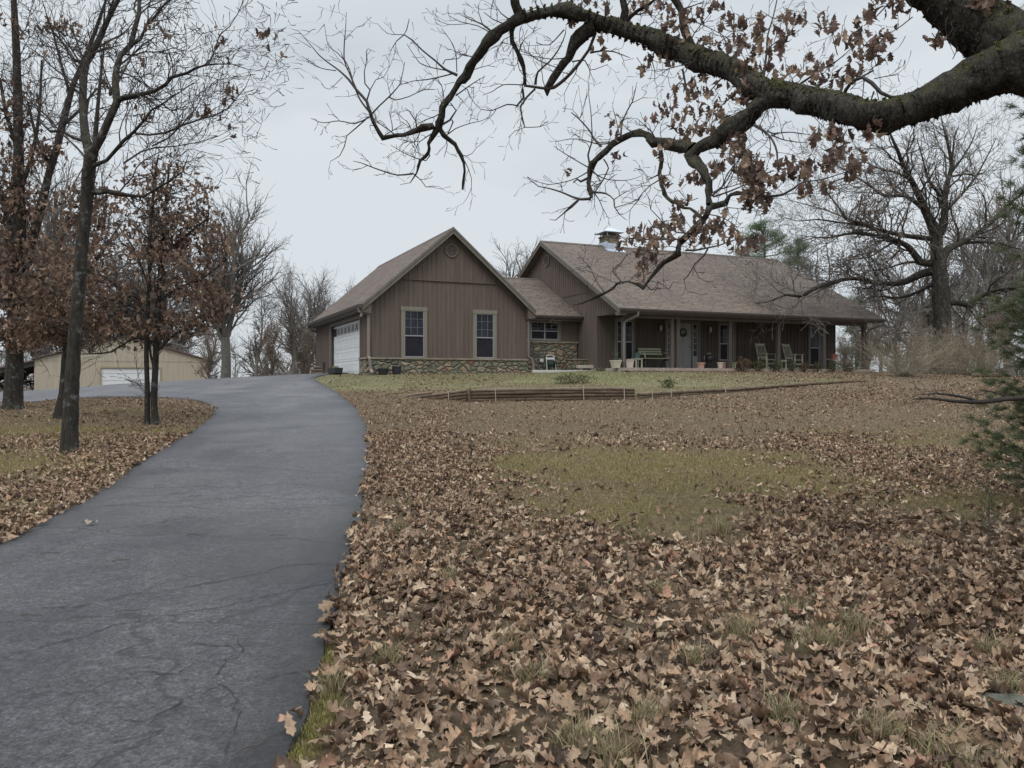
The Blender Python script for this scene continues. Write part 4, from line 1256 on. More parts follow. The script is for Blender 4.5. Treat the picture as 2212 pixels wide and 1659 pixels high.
MB().bar((x0-B[0], y0-.09-B[1], topz(EDGE[2])-B[2]+.01), (x0-B[0], y0-.09-B[1], gz(x0, y0-.3)-B[2]-.05), .05).build('corner_post', M_LOG, tw)
x0, y0 = EDGE[7][0], EDGE[7][1]
le = thing('log_edging', 'single row of thin logs edging the lawn to the right of the timber wall', 'edging', (x0, y0, gz(x0, y0)))
B2 = le.location
pe = epath(6, 10, 12)
for a, b_ in zip(pe[:-1], pe[1:]):
    log((a[0], a[1]-.02, topz(a)-.03), (b_[0]-.03, b_[1]-.02, topz(b_)-.03), .045, M_LOG, le, B2, 'log')
for t in (.05, .12, .33):
    p = epath(6, 10, 100)[int(t*100)]
    MB().bar((p[0]-B2[0], p[1]-.09-B2[1], topz(p)+.10-B2[2]), (p[0]-B2[0], p[1]-.10-B2[1], topz(p)-.2-B2[2]), .022).build('stake', M_STAKE, le)

# ------------------------------------------------------------------ little leafy things
def leaf_ball(n, rx, ry, rz, size, pal, seed, flat=.5, z0=0.0, templ=None, shell=.35):
    r = np.random.default_rng(seed)
    d = r.normal(size=(n, 3)); d /= np.linalg.norm(d, axis=1)[:, None]
    q = (shell+(1-shell)*r.random(n)**.6)
    lump = 1+.22*np.sin(d[:, 0]*5+seed)*np.cos(d[:, 1]*4+seed*2)+.12*np.sin(d[:, 2]*7)
    P = d*(q*lump)[:, None]*np.array([rx, ry, rz]); P[:, 2] = P[:, 2]*1.0+rz*.95+z0
    P[:, 2] = np.maximum(P[:, 2], z0+.02)
    return leaves_mesh(P, r.uniform(size[0], size[1], n), r.uniform(0, 6.28, n), r.normal(0, flat, n), r.normal(0, flat, n), templ or TS, leaf_tints(n, r, pal), seed)
def small_leaf(seed):
    prof = [(0, .03), (.3, .2), (.6, .24), (1, .02)]
    r = random.Random(seed); V = []; n = len(prof)
    for s in (-1, 0, 1):
        for x, wd in prof: V.append((x-.5, s*wd, abs(s)*wd*.4+r.uniform(-.05, .05)))
    return np.array(V), np.array([(s*n+i, s*n+i+1, s*n+i+n+1, s*n+i+n) for s in (0, 1) for i in range(n-1)])
TS = [small_leaf(i) for i in range(3)]
M_LEAFG = leaf_mat('evergreen_leaf', 1.0, .08)
GREEN = [(.055,.085,.030),(.075,.105,.04),(.10,.12,.05),(.045,.07,.03),(.13,.14,.07)]
REDG = [(.14,.07,.045),(.10,.09,.045),(.17,.09,.055),(.06,.075,.035),(.21,.13,.08)]
M_STEM = simple('stem_bark', (.16, .12, .085), .9, .25, 20)
def shrub(name, label, x, y, z, rx, rz, n, pal, seed, cat='shrub', group=None, size=(.04, .07), ry=None):
    t = thing(name, label, cat, (x, y, z), 0, group)
    v_, f_, c_ = leaf_ball(n, rx, ry or rx, rz, size, pal, seed)
    np_mesh('foliage', v_, f_, M_LEAFG, t, False, {'tint': c_})
    rs = random.Random(seed); mb = MB()
    for k in range(7):
        a = rs.uniform(0, 6.28); q = rs.uniform(.3, .8)
        mb.tube([(0, 0, -.03), (math.cos(a)*rx*q*.4, math.sin(a)*rx*q*.4, rz*.8), (math.cos(a)*rx*q, math.sin(a)*rx*q, rz*1.6)], [.014, .009, .004], 5)
    mb.build('stems', M_STEM, t)
    return t
x, y, z = hit(1236, 828, 15); x, y = x, 24.0; x = (1236-1106)/F*y
shrub('azalea_bush', 'low spreading green bush on the lawn just above the long timber wall', x, y, gz(x, y)-.03, .66, .17, 900, GREEN+REDG[:2], 3, ry=.45)
y = 24.2; x = (1443-1106)/F*y
shrub('azalea_bush', 'small round green bush on the lawn by the low log edging', x, y, gz(x, y)-.02, .22, .17, 350, GREEN, 5)

# ------------------------------------------------------------------ things on and near the porch (porch frame: a along, s back)
PZ = 2.07
def pa(u, s):
    k = (u-1106)/F
    return (k*(30+.914*s)-(4.15-.405*s))/(.914-.405*k)
def pw(u, s):
    a = pa(u, s); x, y = hw(a, s); return x, y
def pot(label, u, s, r0, r1, h, mat, z=PZ, square=False, soil=True, group=None, name='flower_pot', plant=None, cat='plant pot'):
    x, y = pw(u, s)
    t = thing(name, label, cat, (x, y, z), HA, group)
    n = 4 if square else 20
    mb = MB()
    if square:
        mb.lathe([(r0*1.3, 0), (r1*1.3, h-.04), (r1*1.42, h-.04), (r1*1.42, h), (r1*1.2, h), (r1*1.15, h-.05)], n=4, cap=True)
        mb.v = [(math.cos(R(45))*p[0]-math.sin(R(45))*p[1], math.sin(R(45))*p[0]+math.cos(R(45))*p[1], p[2]) for p in mb.v]
    else:
        mb.lathe([(r0, 0), (r1*.96, h-.05), (r1*1.08, h-.05), (r1*1.10, h), (r1*.96, h), (r1*.92, h-.06)], n=n)
    mb.build('pot_body', mat, t, smooth=False)
    if soil:
        MB().lathe([(r1*.9, h-.055), (r1*.5, h-.04), (.001, h-.035)], n=12, cap=False).build('soil', simple('potting_soil', (.05, .038, .03), .95, .3, 20), t)
    if plant:
        rx, rz, cnt, pal, seed = plant
        v_, f_, c_ = leaf_ball(cnt, rx, rx, rz, (.04, .08), pal, seed, .8, h-.08)
        np_mesh('foliage', v_, f_, M_LEAFG, t, False, {'tint': c_})
    return t
M_CREAM = simple('cream_ceramic', (.52, .46, .37), .6, .08, 5)
M_PINKP = simple('pale_clay', (.56, .47, .40), .6, .1, 5)
M_TERRA = simple('terracotta', (.42, .27, .19), .8, .12, 5)
M_TEAL = simple('teal_plastic', (.045, .085, .08), .5, .1, 5)
M_NAVY = simple('navy_plastic', (.022, .022, .035), .45, .15, 5, bmp=0)
M_BLACK = simple('black_iron', (.02, .02, .022), .5, .1, 5, bmp=0)
M_WLOOD = simple('pale_green_slats', (.30, .32, .21), .6, .12, 8)
M_CHAIRW = simple('worn_white_paint', (.33, .33, .25), .6, .15, 9)
pot('square cream planter holding tall thin stems, left of the first porch post', 1330, -.02, .12, .17, .29, M_CREAM, square=True, plant=(.13, .28, 60, GREEN, 11))
pot('pale square planter with reddish plants right of the first porch post', 1357, .45, .14, .17, .34, M_PINKP, square=True, plant=(.16, .06, 70, REDG, 12))
# slatted side table with teal watering can
def slat_table(label, u, s, w, d, h, mat, name='side_table'):
    x, y = pw(u, s); t = thing(name, label, 'table', (x, y, PZ), HA)
    mb = MB()
    for k in range(5):
        a = -w/2+w*k/5; mb.box(a+.006, a+w/5-.006, -d/2, d/2, h-.025, h)
    mb.box(-w/2+.02, w/2-.02, -d/2+.03, -d/2+.06, h-.07, h-.026); mb.box(-w/2+.02, w/2-.02, d/2-.06, d/2-.03, h-.07, h-.026)
    mb.build('table_top', mat, t)
    for sx in (-1, 1):
        for sy in (-1, 1):
            MB().box(sx*(w/2-.05)-.025, sx*(w/2-.05)+.025, sy*(d/2-.04)-.018, sy*(d/2-.04)+.018, 0, h-.027).build('leg', mat, t)
    return t
slat_table('small white slatted table between the pale planter and the glider bench', 1376, .55, .36, .34, .40, M_CHAIRW)
x, y = pw(1374, .85)
t = thing('watering_can', 'dark teal watering can on the small white slatted table', 'watering can', (pw(1376, .55)[0], pw(1376, .55)[1], PZ+.40), HA)
MB().lathe([(.10, 0), (.11, .02), (.10, .17), (.07, .20), (.05, .20)], n=14).build('can_body', M_TEAL, t)
MB().tube([(.09, 0, .05), (.17, 0, .14), (.23, 0, .23)], [.018, .014, .02], 8).build('spout', M_TEAL, t)
MB().tube([(-.09, 0, .04), (-.16, 0, .10), (-.14, 0, .19), (-.05, 0, .22), (.04, 0, .205)], .009, 6).build('handle', M_TEAL, t)
# glider bench
x, y = pw(1413, .95)
t = thing('glider_bench', 'pale slatted glider bench on the porch left of the front door', 'bench', (x, y, PZ), HA)
W = 1.22
for k in range(3):
    mb = MB(); z = .56+k*.10; yb = .20+k*.045
    mb.box(-W/2+.04, W/2-.10, yb, yb+.02, z, z+.065); mb.build('back_slat', M_WLOOD, t)
for k in range(4):
    mb = MB(); yb = -.26+k*.115; mb.box(-W/2+.02, W/2+.02, yb, yb+.095, .385+.01*abs(k-1.5), .405+.01*abs(k-1.5)); mb.build('seat_slat', M_WLOOD, t)
for sx in (-1, 1):
    MB().tube([(sx*W/2*.97, .30, .90), (sx*W/2*.97, .20, .45), (sx*W/2*.97, .16, .36), (sx*W/2*.97, -.26, .37)], .02, 6).build('side_frame', M_BLACK, t)
    MB().tube([(sx*W/2*.99, .24, .64), (sx*W/2*1.0, -.0, .63), (sx*W/2*1.0, -.25, .60), (sx*W/2*.98, -.27, .40)], .022, 6).build('arm_rest', M_CHAIRW, t)
    MB().tube([(sx*W/2*.9, -.30, .0), (sx*W/2*.9, -.18, .34), (sx*W/2*.9, .16, .34), (sx*W/2*.9, .30, .0)], .018, 6).build('leg', M_BLACK, t)
MB().tube([(-W/2*.9, -.30, .02), (W/2*.9, -.30, .02)], .014, 6).build('stretcher', M_BLACK, t)
# wreath on the door
x, y = hw(4.09, PW-.09)
t = thing('door_wreath', 'round dark twig wreath hanging on the grey front door', 'wreath', (x, y, 3.60), HA)
rs = random.Random(2); mb = MB()
for k in range(26):
    ph = rs.uniform(0, 6.28); pts = []
    for j in range(10):
        a = ph+j*.35; r_ = .155+rs.uniform(-.025, .025); pts.append((r_*math.cos(a), rs.uniform(-.02, .02), r_*math.sin(a)))
    mb.tube(pts, .007, 4)
mb.build('twig_ring', simple('wreath_twig', (.05, .04, .03), .9, .3, 20), t)
v_, f_, c_ = leaf_ball(60, .07, .03, .06, (.04, .07), [(.16, .13, .09), (.07, .08, .04), (.25, .22, .18)], 44, .9)
v_ = v_-np.array([0, .02, .14])
np_mesh('bow', v_, f_, M_LEAFG, t, False, {'tint': c_})
pot('wide terracotta pot right of the front door', 1513, .35, .13, .17, .25, M_TERRA)
# small black grill table
x, y = pw(1532, .8)
t = thing('charcoal_grill', 'small black kettle grill beside the terracotta pot', 'grill', (x, y, PZ), HA)
MB().lathe([(.02, .26), (.12, .29), (.17, .36), (.18, .42), (.18, .43)], n=16, cap=False).lathe([(.185, .435), (.175, .50), (.12, .57), (.02, .60)], n=16, cap=False).build('grill_bowl', M_BLACK, t, smooth=True)
MB().bar((-.09, 0, .645), (.09, 0, .645), .022).bar((-.08, 0, .595), (-.08, 0, .635), .012).bar((.08, 0, .595), (.08, 0, .635), .012).build('lid_handle', M_CHAIRW, t)
for k in range(3):
    a = R(90+120*k); MB().bar((math.cos(a)*.10, math.sin(a)*.10, .30), (math.cos(a)*.20, math.sin(a)*.20, 0), .02).build('leg', M_BLACK, t)
x, y = hw(pa(1522, PW-.02), PW-.02)
t = thing('outlet_box', 'small white outlet box low on the porch wall right of the door', 'outlet', (x, y, 2.55), HA)
MB().box(-.035, .035, -.03, 0, -.06, .06).build('cover', M_WHITE, t, bevel=.004)
MB().box(-.015, .015, -.036, -.031, .01, .035).box(-.015, .015, -.036, -.031, -.035, -.01).build('socket', M_GUTTER, t)
pot('narrow pale clay pot below the middle porch window', 1556, .3, .09, .13, .27, M_PINKP)
pot('narrow brown clay pot leaning beside the pale clay pot', 1564, .25, .07, .10, .27, simple('brown_clay', (.27, .18, .12), .8, .15, 5))
x, y = pw(1572, .45)
t = thing('storage_crate', 'dark maroon crate behind the clay pots', 'crate', (x, y, PZ), HA)
mb = MB(); mb.box(-.14, .14, -.12, .12, 0, .25); mb.build('crate_body', simple('maroon_plastic', (.075, .045, .05), .6, .1, 5), t, bevel=.01)
MB().box(-.15, .15, -.13, .13, .252, .275).build('lid', simple('maroon_lid', (.06, .035, .04), .6, .1, 5), t)
slat_table('little pale green plant stand at the left end of the bush row', 1583, .12, .22, .22, .26, M_WLOOD, 'plant_stand')

# rocking chairs, facing along the porch
def rocking_chair(label, u, s, rz):
    x, y = pw(u, s)
    t = thing('rocking_chair', label, 'chair', (x, y, PZ), HA+rz, 'rocking chairs on the porch')
    W = .56
    for sy in (-1, 1):
        yy = sy*W/2
        pts = [(-.42, yy, .10), (-.25, yy, .045), (0, yy, .02), (.25, yy, .035), (.42, yy, .075)]
        MB().tube(pts, .022, 6).build('rocker', M_CHAIRW, t)
        MB().bar((.26, yy, .04), (.24, yy, .63), .042).build('front_leg', M_CHAIRW, t)
        MB().tube([(-.16, yy, .04), (-.20, yy, .42), (-.30, yy*.96, .80), (-.40, yy*.92, 1.14)], .021, 6).build('back_post', M_CHAIRW, t)
        MB().bar((-.26, yy*1.02, .66), (.32, yy*1.06, .655), .07, .025).build('arm_rest', M_CHAIRW, t)
        MB().bar((-.17, yy, .22), (.25, yy, .22), .025).build('side_stretcher', M_CHAIRW, t)
    for k in range(7):
        MB().box(-.20+k*.068, -.20+k*.068+.055, -W/2+.01, W/2-.01, .405, .425).build('seat_slat', M_CHAIRW, t)
    MB().bar((.25, -W/2, .24), (.25, W/2, .24), .025).build('stretcher', M_CHAIRW, t)
    mb = MB(); mb.bar((-.385, -W/2*.92, 1.06), (-.385, W/2*.92, 1.06), .022, .10); mb.build('top_rail', M_CHAIRW, t)
    MB().bar((-.225, -W/2*.97, .50), (-.225, W/2*.97, .50), .022, .05).build('bottom_rail', M_CHAIRW, t)
    for k in range(6):
        yy = -W/2*.75+k*W*.75/5
        MB().bar((-.228, yy, .52), (-.38, yy, 1.03), .034, .014).build('back_slat', M_CHAIRW, t)
    return t
rocking_chair('white slatted rocking chair on the porch, left of the fourth post', 1656, .75, R(-84))
rocking_chair('white slatted rocking chair between the fourth and fifth porch posts', 1714, .80, R(-76))
slat_table('low white slatted table between the two rocking chairs', 1688, .55, .34, .34, .40, M_CHAIRW)
# right end: small metal table with a terracotta pot
x, y = pw(1786, .35)
t = thing('metal_table', 'small grey metal table at the right end of the porch', 'table', (x, y, PZ), HA)
MB().box(-.26, .26, -.2, .2, .44, .46).build('table_top', simple('grey_metal', (.17, .18, .20), .4, .1, 4), t, bevel=.005)
for sx in (-1, 1):
    for sy in (-1, 1):
        MB().bar((sx*.22, sy*.16, .439), (sx*.24, sy*.18, 0), .025).build('leg', M_BLACK, t)
pot('red clay pot standing on the white wire stand at the porch corner', 1801, .25, .11, .14, .26, simple('red_clay', (.24, .085, .06), .75, .15, 5), z=PZ+.42)
x, y = pw(1801, .25)
t = thing('wire_stand', 'white wire stand under the red clay pot at the porch corner', 'stand', (x, y, PZ), HA)
MB().lathe([(.15, .40), (.16, .40), (.16, .418), (.15, .418)], n=16).build('ring', M_CHAIRW, t)
for k in range(4):
    a = R(45+90*k); MB().tube([(math.cos(a)*.15, math.sin(a)*.15, .40), (math.cos(a)*.09, math.sin(a)*.09, .2), (math.cos(a)*.18, math.sin(a)*.18, 0)], .010, 5).build('leg', M_CHAIRW, t)

# row of bushes before the porch
rowb = [(1605, .24, .22, 700, REDG, 'big reddish bush at the left end of the row before the porch'),
        (1640, .17, .20, 420, GREEN+REDG[:1], 'green bush in front of the left rocking chair'),
        (1680, .19, .21, 480, GREEN, 'green bush just right of the left rocking chair'),
        (1712, .15, .18, 340, GREEN, 'green bush in front of the right rocking chair'),
        (1738, .15, .17, 340, REDG, 'rusty red bush just right of the right rocking chair'),
        (1766, .15, .17, 320, GREEN, 'small green bush left of the fifth porch post'),
        (1801, .17, .19, 380, GREEN, 'green bush below the red clay pot'),
        (1835, .20, .15, 420, GREEN+REDG[:1], 'low green bush near the right corner post of the porch')]
for i, (u, r_, h_, n_, pal_, lb) in enumerate(rowb):
    x, y = pw(u, -.55)
    shrub('porch_bush', lb, x, y, gz(x, y)-.01, r_*1.45, h_*1.4, int(n_*1.8), pal_, 60+i, group='bushes in a row before the porch', size=(.035, .06))

# ------------------------------------------------------------------ by the kitchen and garage walls
x, y = hw(pa(1190, KS-.45), KS-.45); z = gz(x, y)
t = thing('hose_reel', 'white framed garden hose reel cart leaning by the stone kitchen wall', 'hose reel', (x, y, z), HA-.1)
for sx in (-1, 1):
    MB().tube([(sx*.20, -.10, .0), (sx*.16, .10, .62)], .014, 6).build('frame_rail', M_WHITE, t)
    MB().tube([(sx*.20, -.10, .0), (sx*.19, .18, .02)], .014, 6).build('foot_rail', M_WHITE, t)
    MB().lathe([(.001, -.008), (.16, -.008), (.16, .008), (.001, .008)], n=18, cap=False).build('reel_disc', M_NAVY, t).matrix_local = __import__('mathutils').Matrix.Translation((sx*.13, 0, .27)) @ __import__('mathutils').Matrix.Rotation(R(90), 4, 'Y')
MB().tube([(-.16, .10, .62), (0, .105, .64), (.16, .10, .62)], .014, 6).build('handle', M_WHITE, t)
MB().bar((-.17, .07, .50), (.17, .07, .50), .02, .08).build('cross_plate', M_WHITE, t)
pts = []
for k in range(90):
    a = k*.55; pts.append((-.11+.22*((k % 30)/30 if (k//30) % 2 == 0 else 1-(k % 30)/30), math.cos(a)*(.10+.012*(k//30)), .27+math.sin(a)*(.10+.012*(k//30))))
MB().tube(pts, .011, 5).build('hose', simple('green_hose', (.03, .075, .06), .5, .1, 5, bmp=0), t)
x, y = hw(pa(1169, KS-.13), KS-.13)
t = thing('water_meter', 'small white spigot box on the stone wall left of the hose reel', 'spigot', (x, y, 2.42), HA)
MB().box(-.08, .08, -.06, 0, -.07, .07).build('box_cover', M_WHITE, t, bevel=.01)
MB().tube([(0, -.065, -.02), (0, -.12, -.03), (0, -.13, -.09)], .014, 6).build('tap', M_WHITE, t)
# concrete edging strip, block bench and low stone bed wall
x, y = hw(-1.3, 1.9); zz = gz(x, y)
t = thing('garden_kerb', 'thin pale concrete strip edging the bed before the kitchen wall', 'edging', (x, y, zz), HA)
MB().box(-1.55, 2.6, -.05, .05, -.05, .055).build('strip', simple('pale_concrete', (.50, .49, .47), .85, .15, 5), t, bevel=.01)
x, y = hw(pa(1266, 2.3), 2.3); zz = gz(x, y)
t = thing('stone_bench', 'low pale stone block seat between the hose reel and the porch', 'block seat', (x, y, zz-.02), HA)
MB().box(-.38, .30, -.14, .14, .10, .23).build('slab', simple('pale_block', (.44, .40, .34), .9, .15, 6), t, bevel=.01)
for sx in (-.30, .18):
    MB().box(sx-.04, sx+.08, -.12, .12, 0, .099).build('support', M_CONC, t)
x, y = hw(-.35, 2.75); zz = gz(x, y)
t = thing('stone_bed_wall', 'short mossy stone bed wall beside the porch planter', 'garden wall', (x, y, zz), HA)
MB().box(-.55, .95, -.12, .12, -.1, .42).build('stonework', stone_mat('bed_stone', (5, 5, 8)), t)
MB().box(-.58, .98, -.15, .15, .423, .46).build('coping', M_LEDGE, t)
# bed plants
x, y = hw(pa(1302, 1.0), 1.0)
shrub('bed_plant', 'clump of low green plants growing before the first porch planter', x, y, gz(x, y)-.05, .40, .11, 350, GREEN+[(.22,.22,.12)], 90, 'plant', ry=.25)
# pots against the garage stone
def round_pot(label, u, s, r0, r1, h, mat, plant=None):
    a = pa(u, s); x, y = hw(a, s); t = thing('nursery_pot', label, 'plant pot', (x, y, gz(x, y)-.01), HA)
    MB().lathe([(r0, 0), (r1, h-.03), (r1*1.06, h-.03), (r1*1.06, h), (r1*.96, h), (r1*.92, h-.05)], n=18).build('pot_body', mat, t)
    MB().lathe([(r1*.9, h-.05), (.001, h-.04)], n=12, cap=False).build('soil', simple('dark_soil', (.03, .025, .02), .95, .3, 20), t)
    return t
round_pot('black pot against the garage stone skirting, nearer the garage corner', 828, GF-.35, .15, .19, .24, M_BLACK)
round_pot('taller navy pot against the garage stone skirting, below the left window', 857, GF-.38, .14, .17, .30, M_NAVY)
k = (732-1106)/F
xx, yy = hw(GL-.45, GF+3.6)
t = thing('planter_trough', 'black trough planter with pale flowers standing before the white garage door', 'planter', (xx, yy, gz(xx, yy)+.03), HA)
mb = MB(); mb.prism([(-.13, 0), (.13, 0), (.17, .22), (-.17, .22)], 'y', -.75, .75); mb.build('trough', M_BLACK, t, bevel=.01)
v_, f_, c_ = leaf_ball(220, .13, .6, .06, (.04, .07), [(.30,.30,.18),(.14,.16,.07),(.40,.36,.22)], 13, .8, .18)
np_mesh('foliage', v_, f_, M_LEAFG, t, False, {'tint': c_})
xx, yy = hw(GL-.30, GF+8.6)
t = thing('log_stack', 'short stack of split logs beyond the garage door', 'firewood', (xx, yy, gz(xx, yy)), HA)
rs = random.Random(8)
for k in range(9):
    q = k % 4; lv = k//4
    MB().tube([(-.16, -.6+q*.3+lv*.15, .07+lv*.13), (.16, -.6+q*.3+lv*.15, .07+lv*.13)], rs.uniform(.06, .075), 8).build('split_log', M_LOG2, t)

# ------------------------------------------------------------------ tan metal barn beyond the drive
def ribbed_mat(name, lo, hi):
    m, nt, b = new_mat(name)
    f = noise_n(nt, objco(nt, (6, 6, .35)), 1.5, 4, .65)
    L(nt, ramp(nt, f, [(.35, lo), (.65, hi)]).outputs[0], b.inputs['Base Color'])
    b.inputs['Roughness'].default_value = .65
    return m
M_TAN = ribbed_mat('tan_steel', (.36, .315, .245), (.43, .385, .305))
M_BROWNR = simple('brown_steel_roof', (.13, .085, .075), .5, .1, 3, bmp=0)
BY = 55.0
BTH = R(22)          # the barn faces the camera squarely
bxc = (270-1106)/F*BY
def bt(u):
    k = (u-1106)/F; return (k*BY-bxc)/(math.cos(BTH)-k*math.sin(BTH))
bx0, bx1 = bxc+bt(82), bxc+bt(459)
be = EYE+(822-778.5)/F*BY; bp = EYE+(822-728)/F*BY
bz = -1.9
barn = thing('metal_barn', 'tan metal barn with a wide white roller door behind the left trees', 'barn', (bxc, BY, 0), BTH)
hwid = (bx1-bx0)/2
dx0, dx1 = bt(218.7), bt(345)
dz = EYE+(822-795)/F*BY
mb = MB()
mb.prism([(-hwid, bz), (dx0, bz), (dx0, dz), (dx0, be+.4), (-hwid, be)], 'y', 0, .12)
mb.prism([(dx1, bz), (hwid, bz), (hwid, be), (dx1, be+.4)], 'y', 0, .12)
mb.prism([(dx0, dz), (dx1, dz), (dx1, be+.4), (hwid, be), (0, bp), (-hwid, be), (dx0, be+.4)], 'y', .001, .118)
mb.box(-hwid, -hwid+.12, .12, 20, bz, be-.05); mb.box(hwid-.12, hwid, .12, 20, bz, be-.05); mb.box(-hwid+.12, hwid-.12, 19.9, 20, bz, be-.05)
k = -hwid+.15
while k < hwid:
    zt = be+(bp-be)*(1-abs(k)/hwid)
    if dx0-.06 < k < dx1+.06: mb.box(k-.02, k+.02, -.008, 0, dz+.12, zt-.1)
    else: mb.box(k-.02, k+.02, -.008, 0, bz, zt-.1)
    k += .30
mb.box(-hwid, hwid, -.030, -.0255, be-.06, be-.03)
mb.build('wall', M_TAN, barn)
mb = MB()
for s_ in (-1, 1):
    mb.prism([(0, bp+.10), (s_*(hwid+.15), be+.08), (s_*(hwid+.15), be), (0, bp+.02)], 'y', -.18, 20.2)
mb.build('roof', M_BROWNR, barn)
e = bpy.data.objects.new('roller_door', None); C.objects.link(e); e.parent = barn
mb = MB(); k = bz
while k < dz-.02:
    mb.box(dx0, dx1, .03, .07, k, min(dz, k+.50)-.02); k += .5
mb.build('door_panel', M_WHITE, e)
mb = MB(); mb.box(dx0-.10, dx0, -.06, .02, bz, dz+.1); mb.box(dx1, dx1+.10, -.06, .02, bz, dz+.1); mb.box(dx0, dx1, -.06, .02, dz, dz+.1)
mb.build('door_frame', ribbed_mat('tan_trim', (.30, .24, .16), (.36, .30, .2)), e)
# open lean-to on the left side
l0 = -hwid-5.2
mb = MB(); mb.prism([(-hwid-.02, be-.0), (l0, be-1.35), (l0, be-1.45), (-hwid-.02, be-.10)], 'y', -.2, 14)
mb.build('lean_to_roof', M_BROWNR, barn)
mb = MB(); mb.prism([(-hwid-.02, be-.12), (l0, be-1.47), (l0, be-1.75), (-hwid-.02, be-.45)], 'y', -.1, .0); 
for yy in (3.5, 7, 10.5): MB().prism([(-hwid-.02, be-.12), (l0, be-1.47), (l0, be-1.7), (-hwid-.02, be-.40)], 'y', yy, yy+.1).build('rafter', M_BLACK, barn)
mb.build('rafter', M_BLACK, barn)
for yy in (.1, 4.6, 9.1, 13.6):
    MB().box(l0+.05, l0+.2, yy, yy+.15, bz-.5, be-1.76).build('lean_to_post', M_LOG, barn)

# ------------------------------------------------------------------ small things on the drive and lawn
M_TWIG = simple('fallen_twig', (.075, .063, .05), .9, .25, 30)
for i, (u, v, ln, az, lb) in enumerate([(545,1640,.16,.9,'dark twig on the drive at the bottom of the picture'),(1050,0,0,0,None),
        (425,1165,.16,.2,'thin twig lying across the middle of the drive'),(262,1222,.13,.6,'curved twig left of the middle of the drive'),(108,1207,.13,.25,'twig near the left edge of the drive'),
        (600,1168,.13,.1,'short twig right of the middle of the drive'),(280,1335,.16,.4,'twig on the lower left part of the drive'),(66,1345,.12,-.1,'pale twig by the left side of the drive'),(935,1400,.2,.1,None),(460,1510,.12,1.2,'crossed twig near the cracked patch of the drive')]):
    if lb is None or v > 1655: continue
    x, y, z = hit(u, v)
    z = gz(x, y)+.036
    t = tag(MB().tube([(-ln/2, 0, 0), (-ln*.2, .012, .006), (ln*.15, -.006, .004), (ln/2, .02, .0)], [.003, .0035, .003, .002], 5).build('twig', M_TWIG), lb, 'twig', 'twigs fallen on the drive')
    t.location = (x, y, z); t.rotation_euler = (0, 0, az)
x, y, z = hit(193, 1141)
v_, f_, c_ = leaves_mesh(np.array([[0, 0, .02]]), np.array([.13]), np.array([.3]), np.array([.05]), np.array([.1]), [TF[9]], np.array([[.36, .30, .25]]), 1)
t = tag(np_mesh('oak_leaf', v_, f_, LM, None, False, {'tint': c_}), 'single pale curled leaf lying alone on the drive', 'leaf'); t.location = (x, y, gz(x, y)+.025)
def rock(label, u, v, r, seed, mat):
    x, y, z = hit(u, v); rs = random.Random(seed); mb = MB(); n, m_ = 14, 8; vs = []
    for j in range(m_+1):
        th = math.pi*j/m_
        for k in range(n):
            a = 2*math.pi*k/n
            q = r*(1+.16*math.sin(3*a+seed+th*2)+.10*math.sin(5*th+a*2)+rs.uniform(-.05, .05)*(0 < j < m_))
            vs.append((q*math.sin(th)*math.cos(a)*1.3, q*math.sin(th)*math.sin(a), q*math.cos(th)*.45))
    fs = [(j*n+k, (j+1)*n+k, (j+1)*n+(k+1) % n, j*n+(k+1) % n) for j in range(m_) for k in range(n)]
    o = mb.add(vs, fs).build('rock', mat, None, smooth=True)
    o.location = (x, y, gz(x, y)+r*.1); tag(o, label, 'rock'); return o
M_ROCK = simple('lichen_rock', (.10, .102, .080), .95, .4, 14, bmp=.6)
rock('grey green lichened rock half buried in leaves at the lower right corner', 2175, 1528, .10, 3, M_ROCK)
# ------------------------------------------------------------------ branching wood
def bark_mat(name, dark, light, moss=None, mossw=.5, sc=1.0, lichen=None):
    m, nt, b = new_mat(name)
    co = objco(nt, (9*sc, 9*sc, 2.2*sc)); co2 = objco(nt)
    f = noise_n(nt, co, 1.6, 6, .75, .6)
    c = ramp(nt, f, [(.32, dark), (.68, light)]).outputs[0]
    if lichen:
        c = mixc(nt, ramp(nt, noise_n(nt, co2, 7*sc, 5, .7), [(.56, (0,0,0)), (.66, (.8,.8,.8))]).outputs[0], c, lichen)
    if moss:
        g = N(nt, 'ShaderNodeNewGeometry'); s = N(nt, 'ShaderNodeSeparateXYZ'); L(nt, g.outputs['Normal'], s.inputs[0])
        up = math_n(nt, 'MULTIPLY', math_n(nt, 'ADD', s.outputs[2], .15, True), ramp(nt, noise_n(nt, co2, 4*sc, 5, .7), [(.45, (0,0,0)), (.6, (1,1,1))]).outputs[0])
        c = mixc(nt, math_n(nt, 'MULTIPLY', up, mossw, True), c, moss)
    L(nt, c, b.inputs['Base Color'])
    b.inputs['Roughness'].default_value = .95; b.inputs['Specular IOR Level'].default_value = .15
    vo = N(nt, 'ShaderNodeTexVoronoi', feature='DISTANCE_TO_EDGE'); vo.inputs['Scale'].default_value = 2.2; L(nt, co, vo.inputs['Vector'])
    bump(nt, b, math_n(nt, 'ADD', vo.outputs['Distance'], math_n(nt, 'MULTIPLY', f, .7)), .9, .03)
    return m
M_BARK = bark_mat('oak_bark', (.018, .016, .014), (.066, .058, .052), (.07, .07, .03), .5, 1.0, (.16, .165, .15))
M_BARKN = bark_mat('mossy_oak_bark', (.018, .016, .014), (.085, .078, .066), (.085, .082, .03), .7, 2.6, (.105, .11, .09))
M_BARKG = bark_mat('grey_bark', (.085, .077, .068), (.21, .195, .172))
M_TWIGD = simple('dark_twig_bark', (.055, .046, .042), .9, .25, 12, bmp=0)
M_TWIGG = simple('grey_twig_bark', (.145, .130, .118), .9, .25, 12, bmp=0)
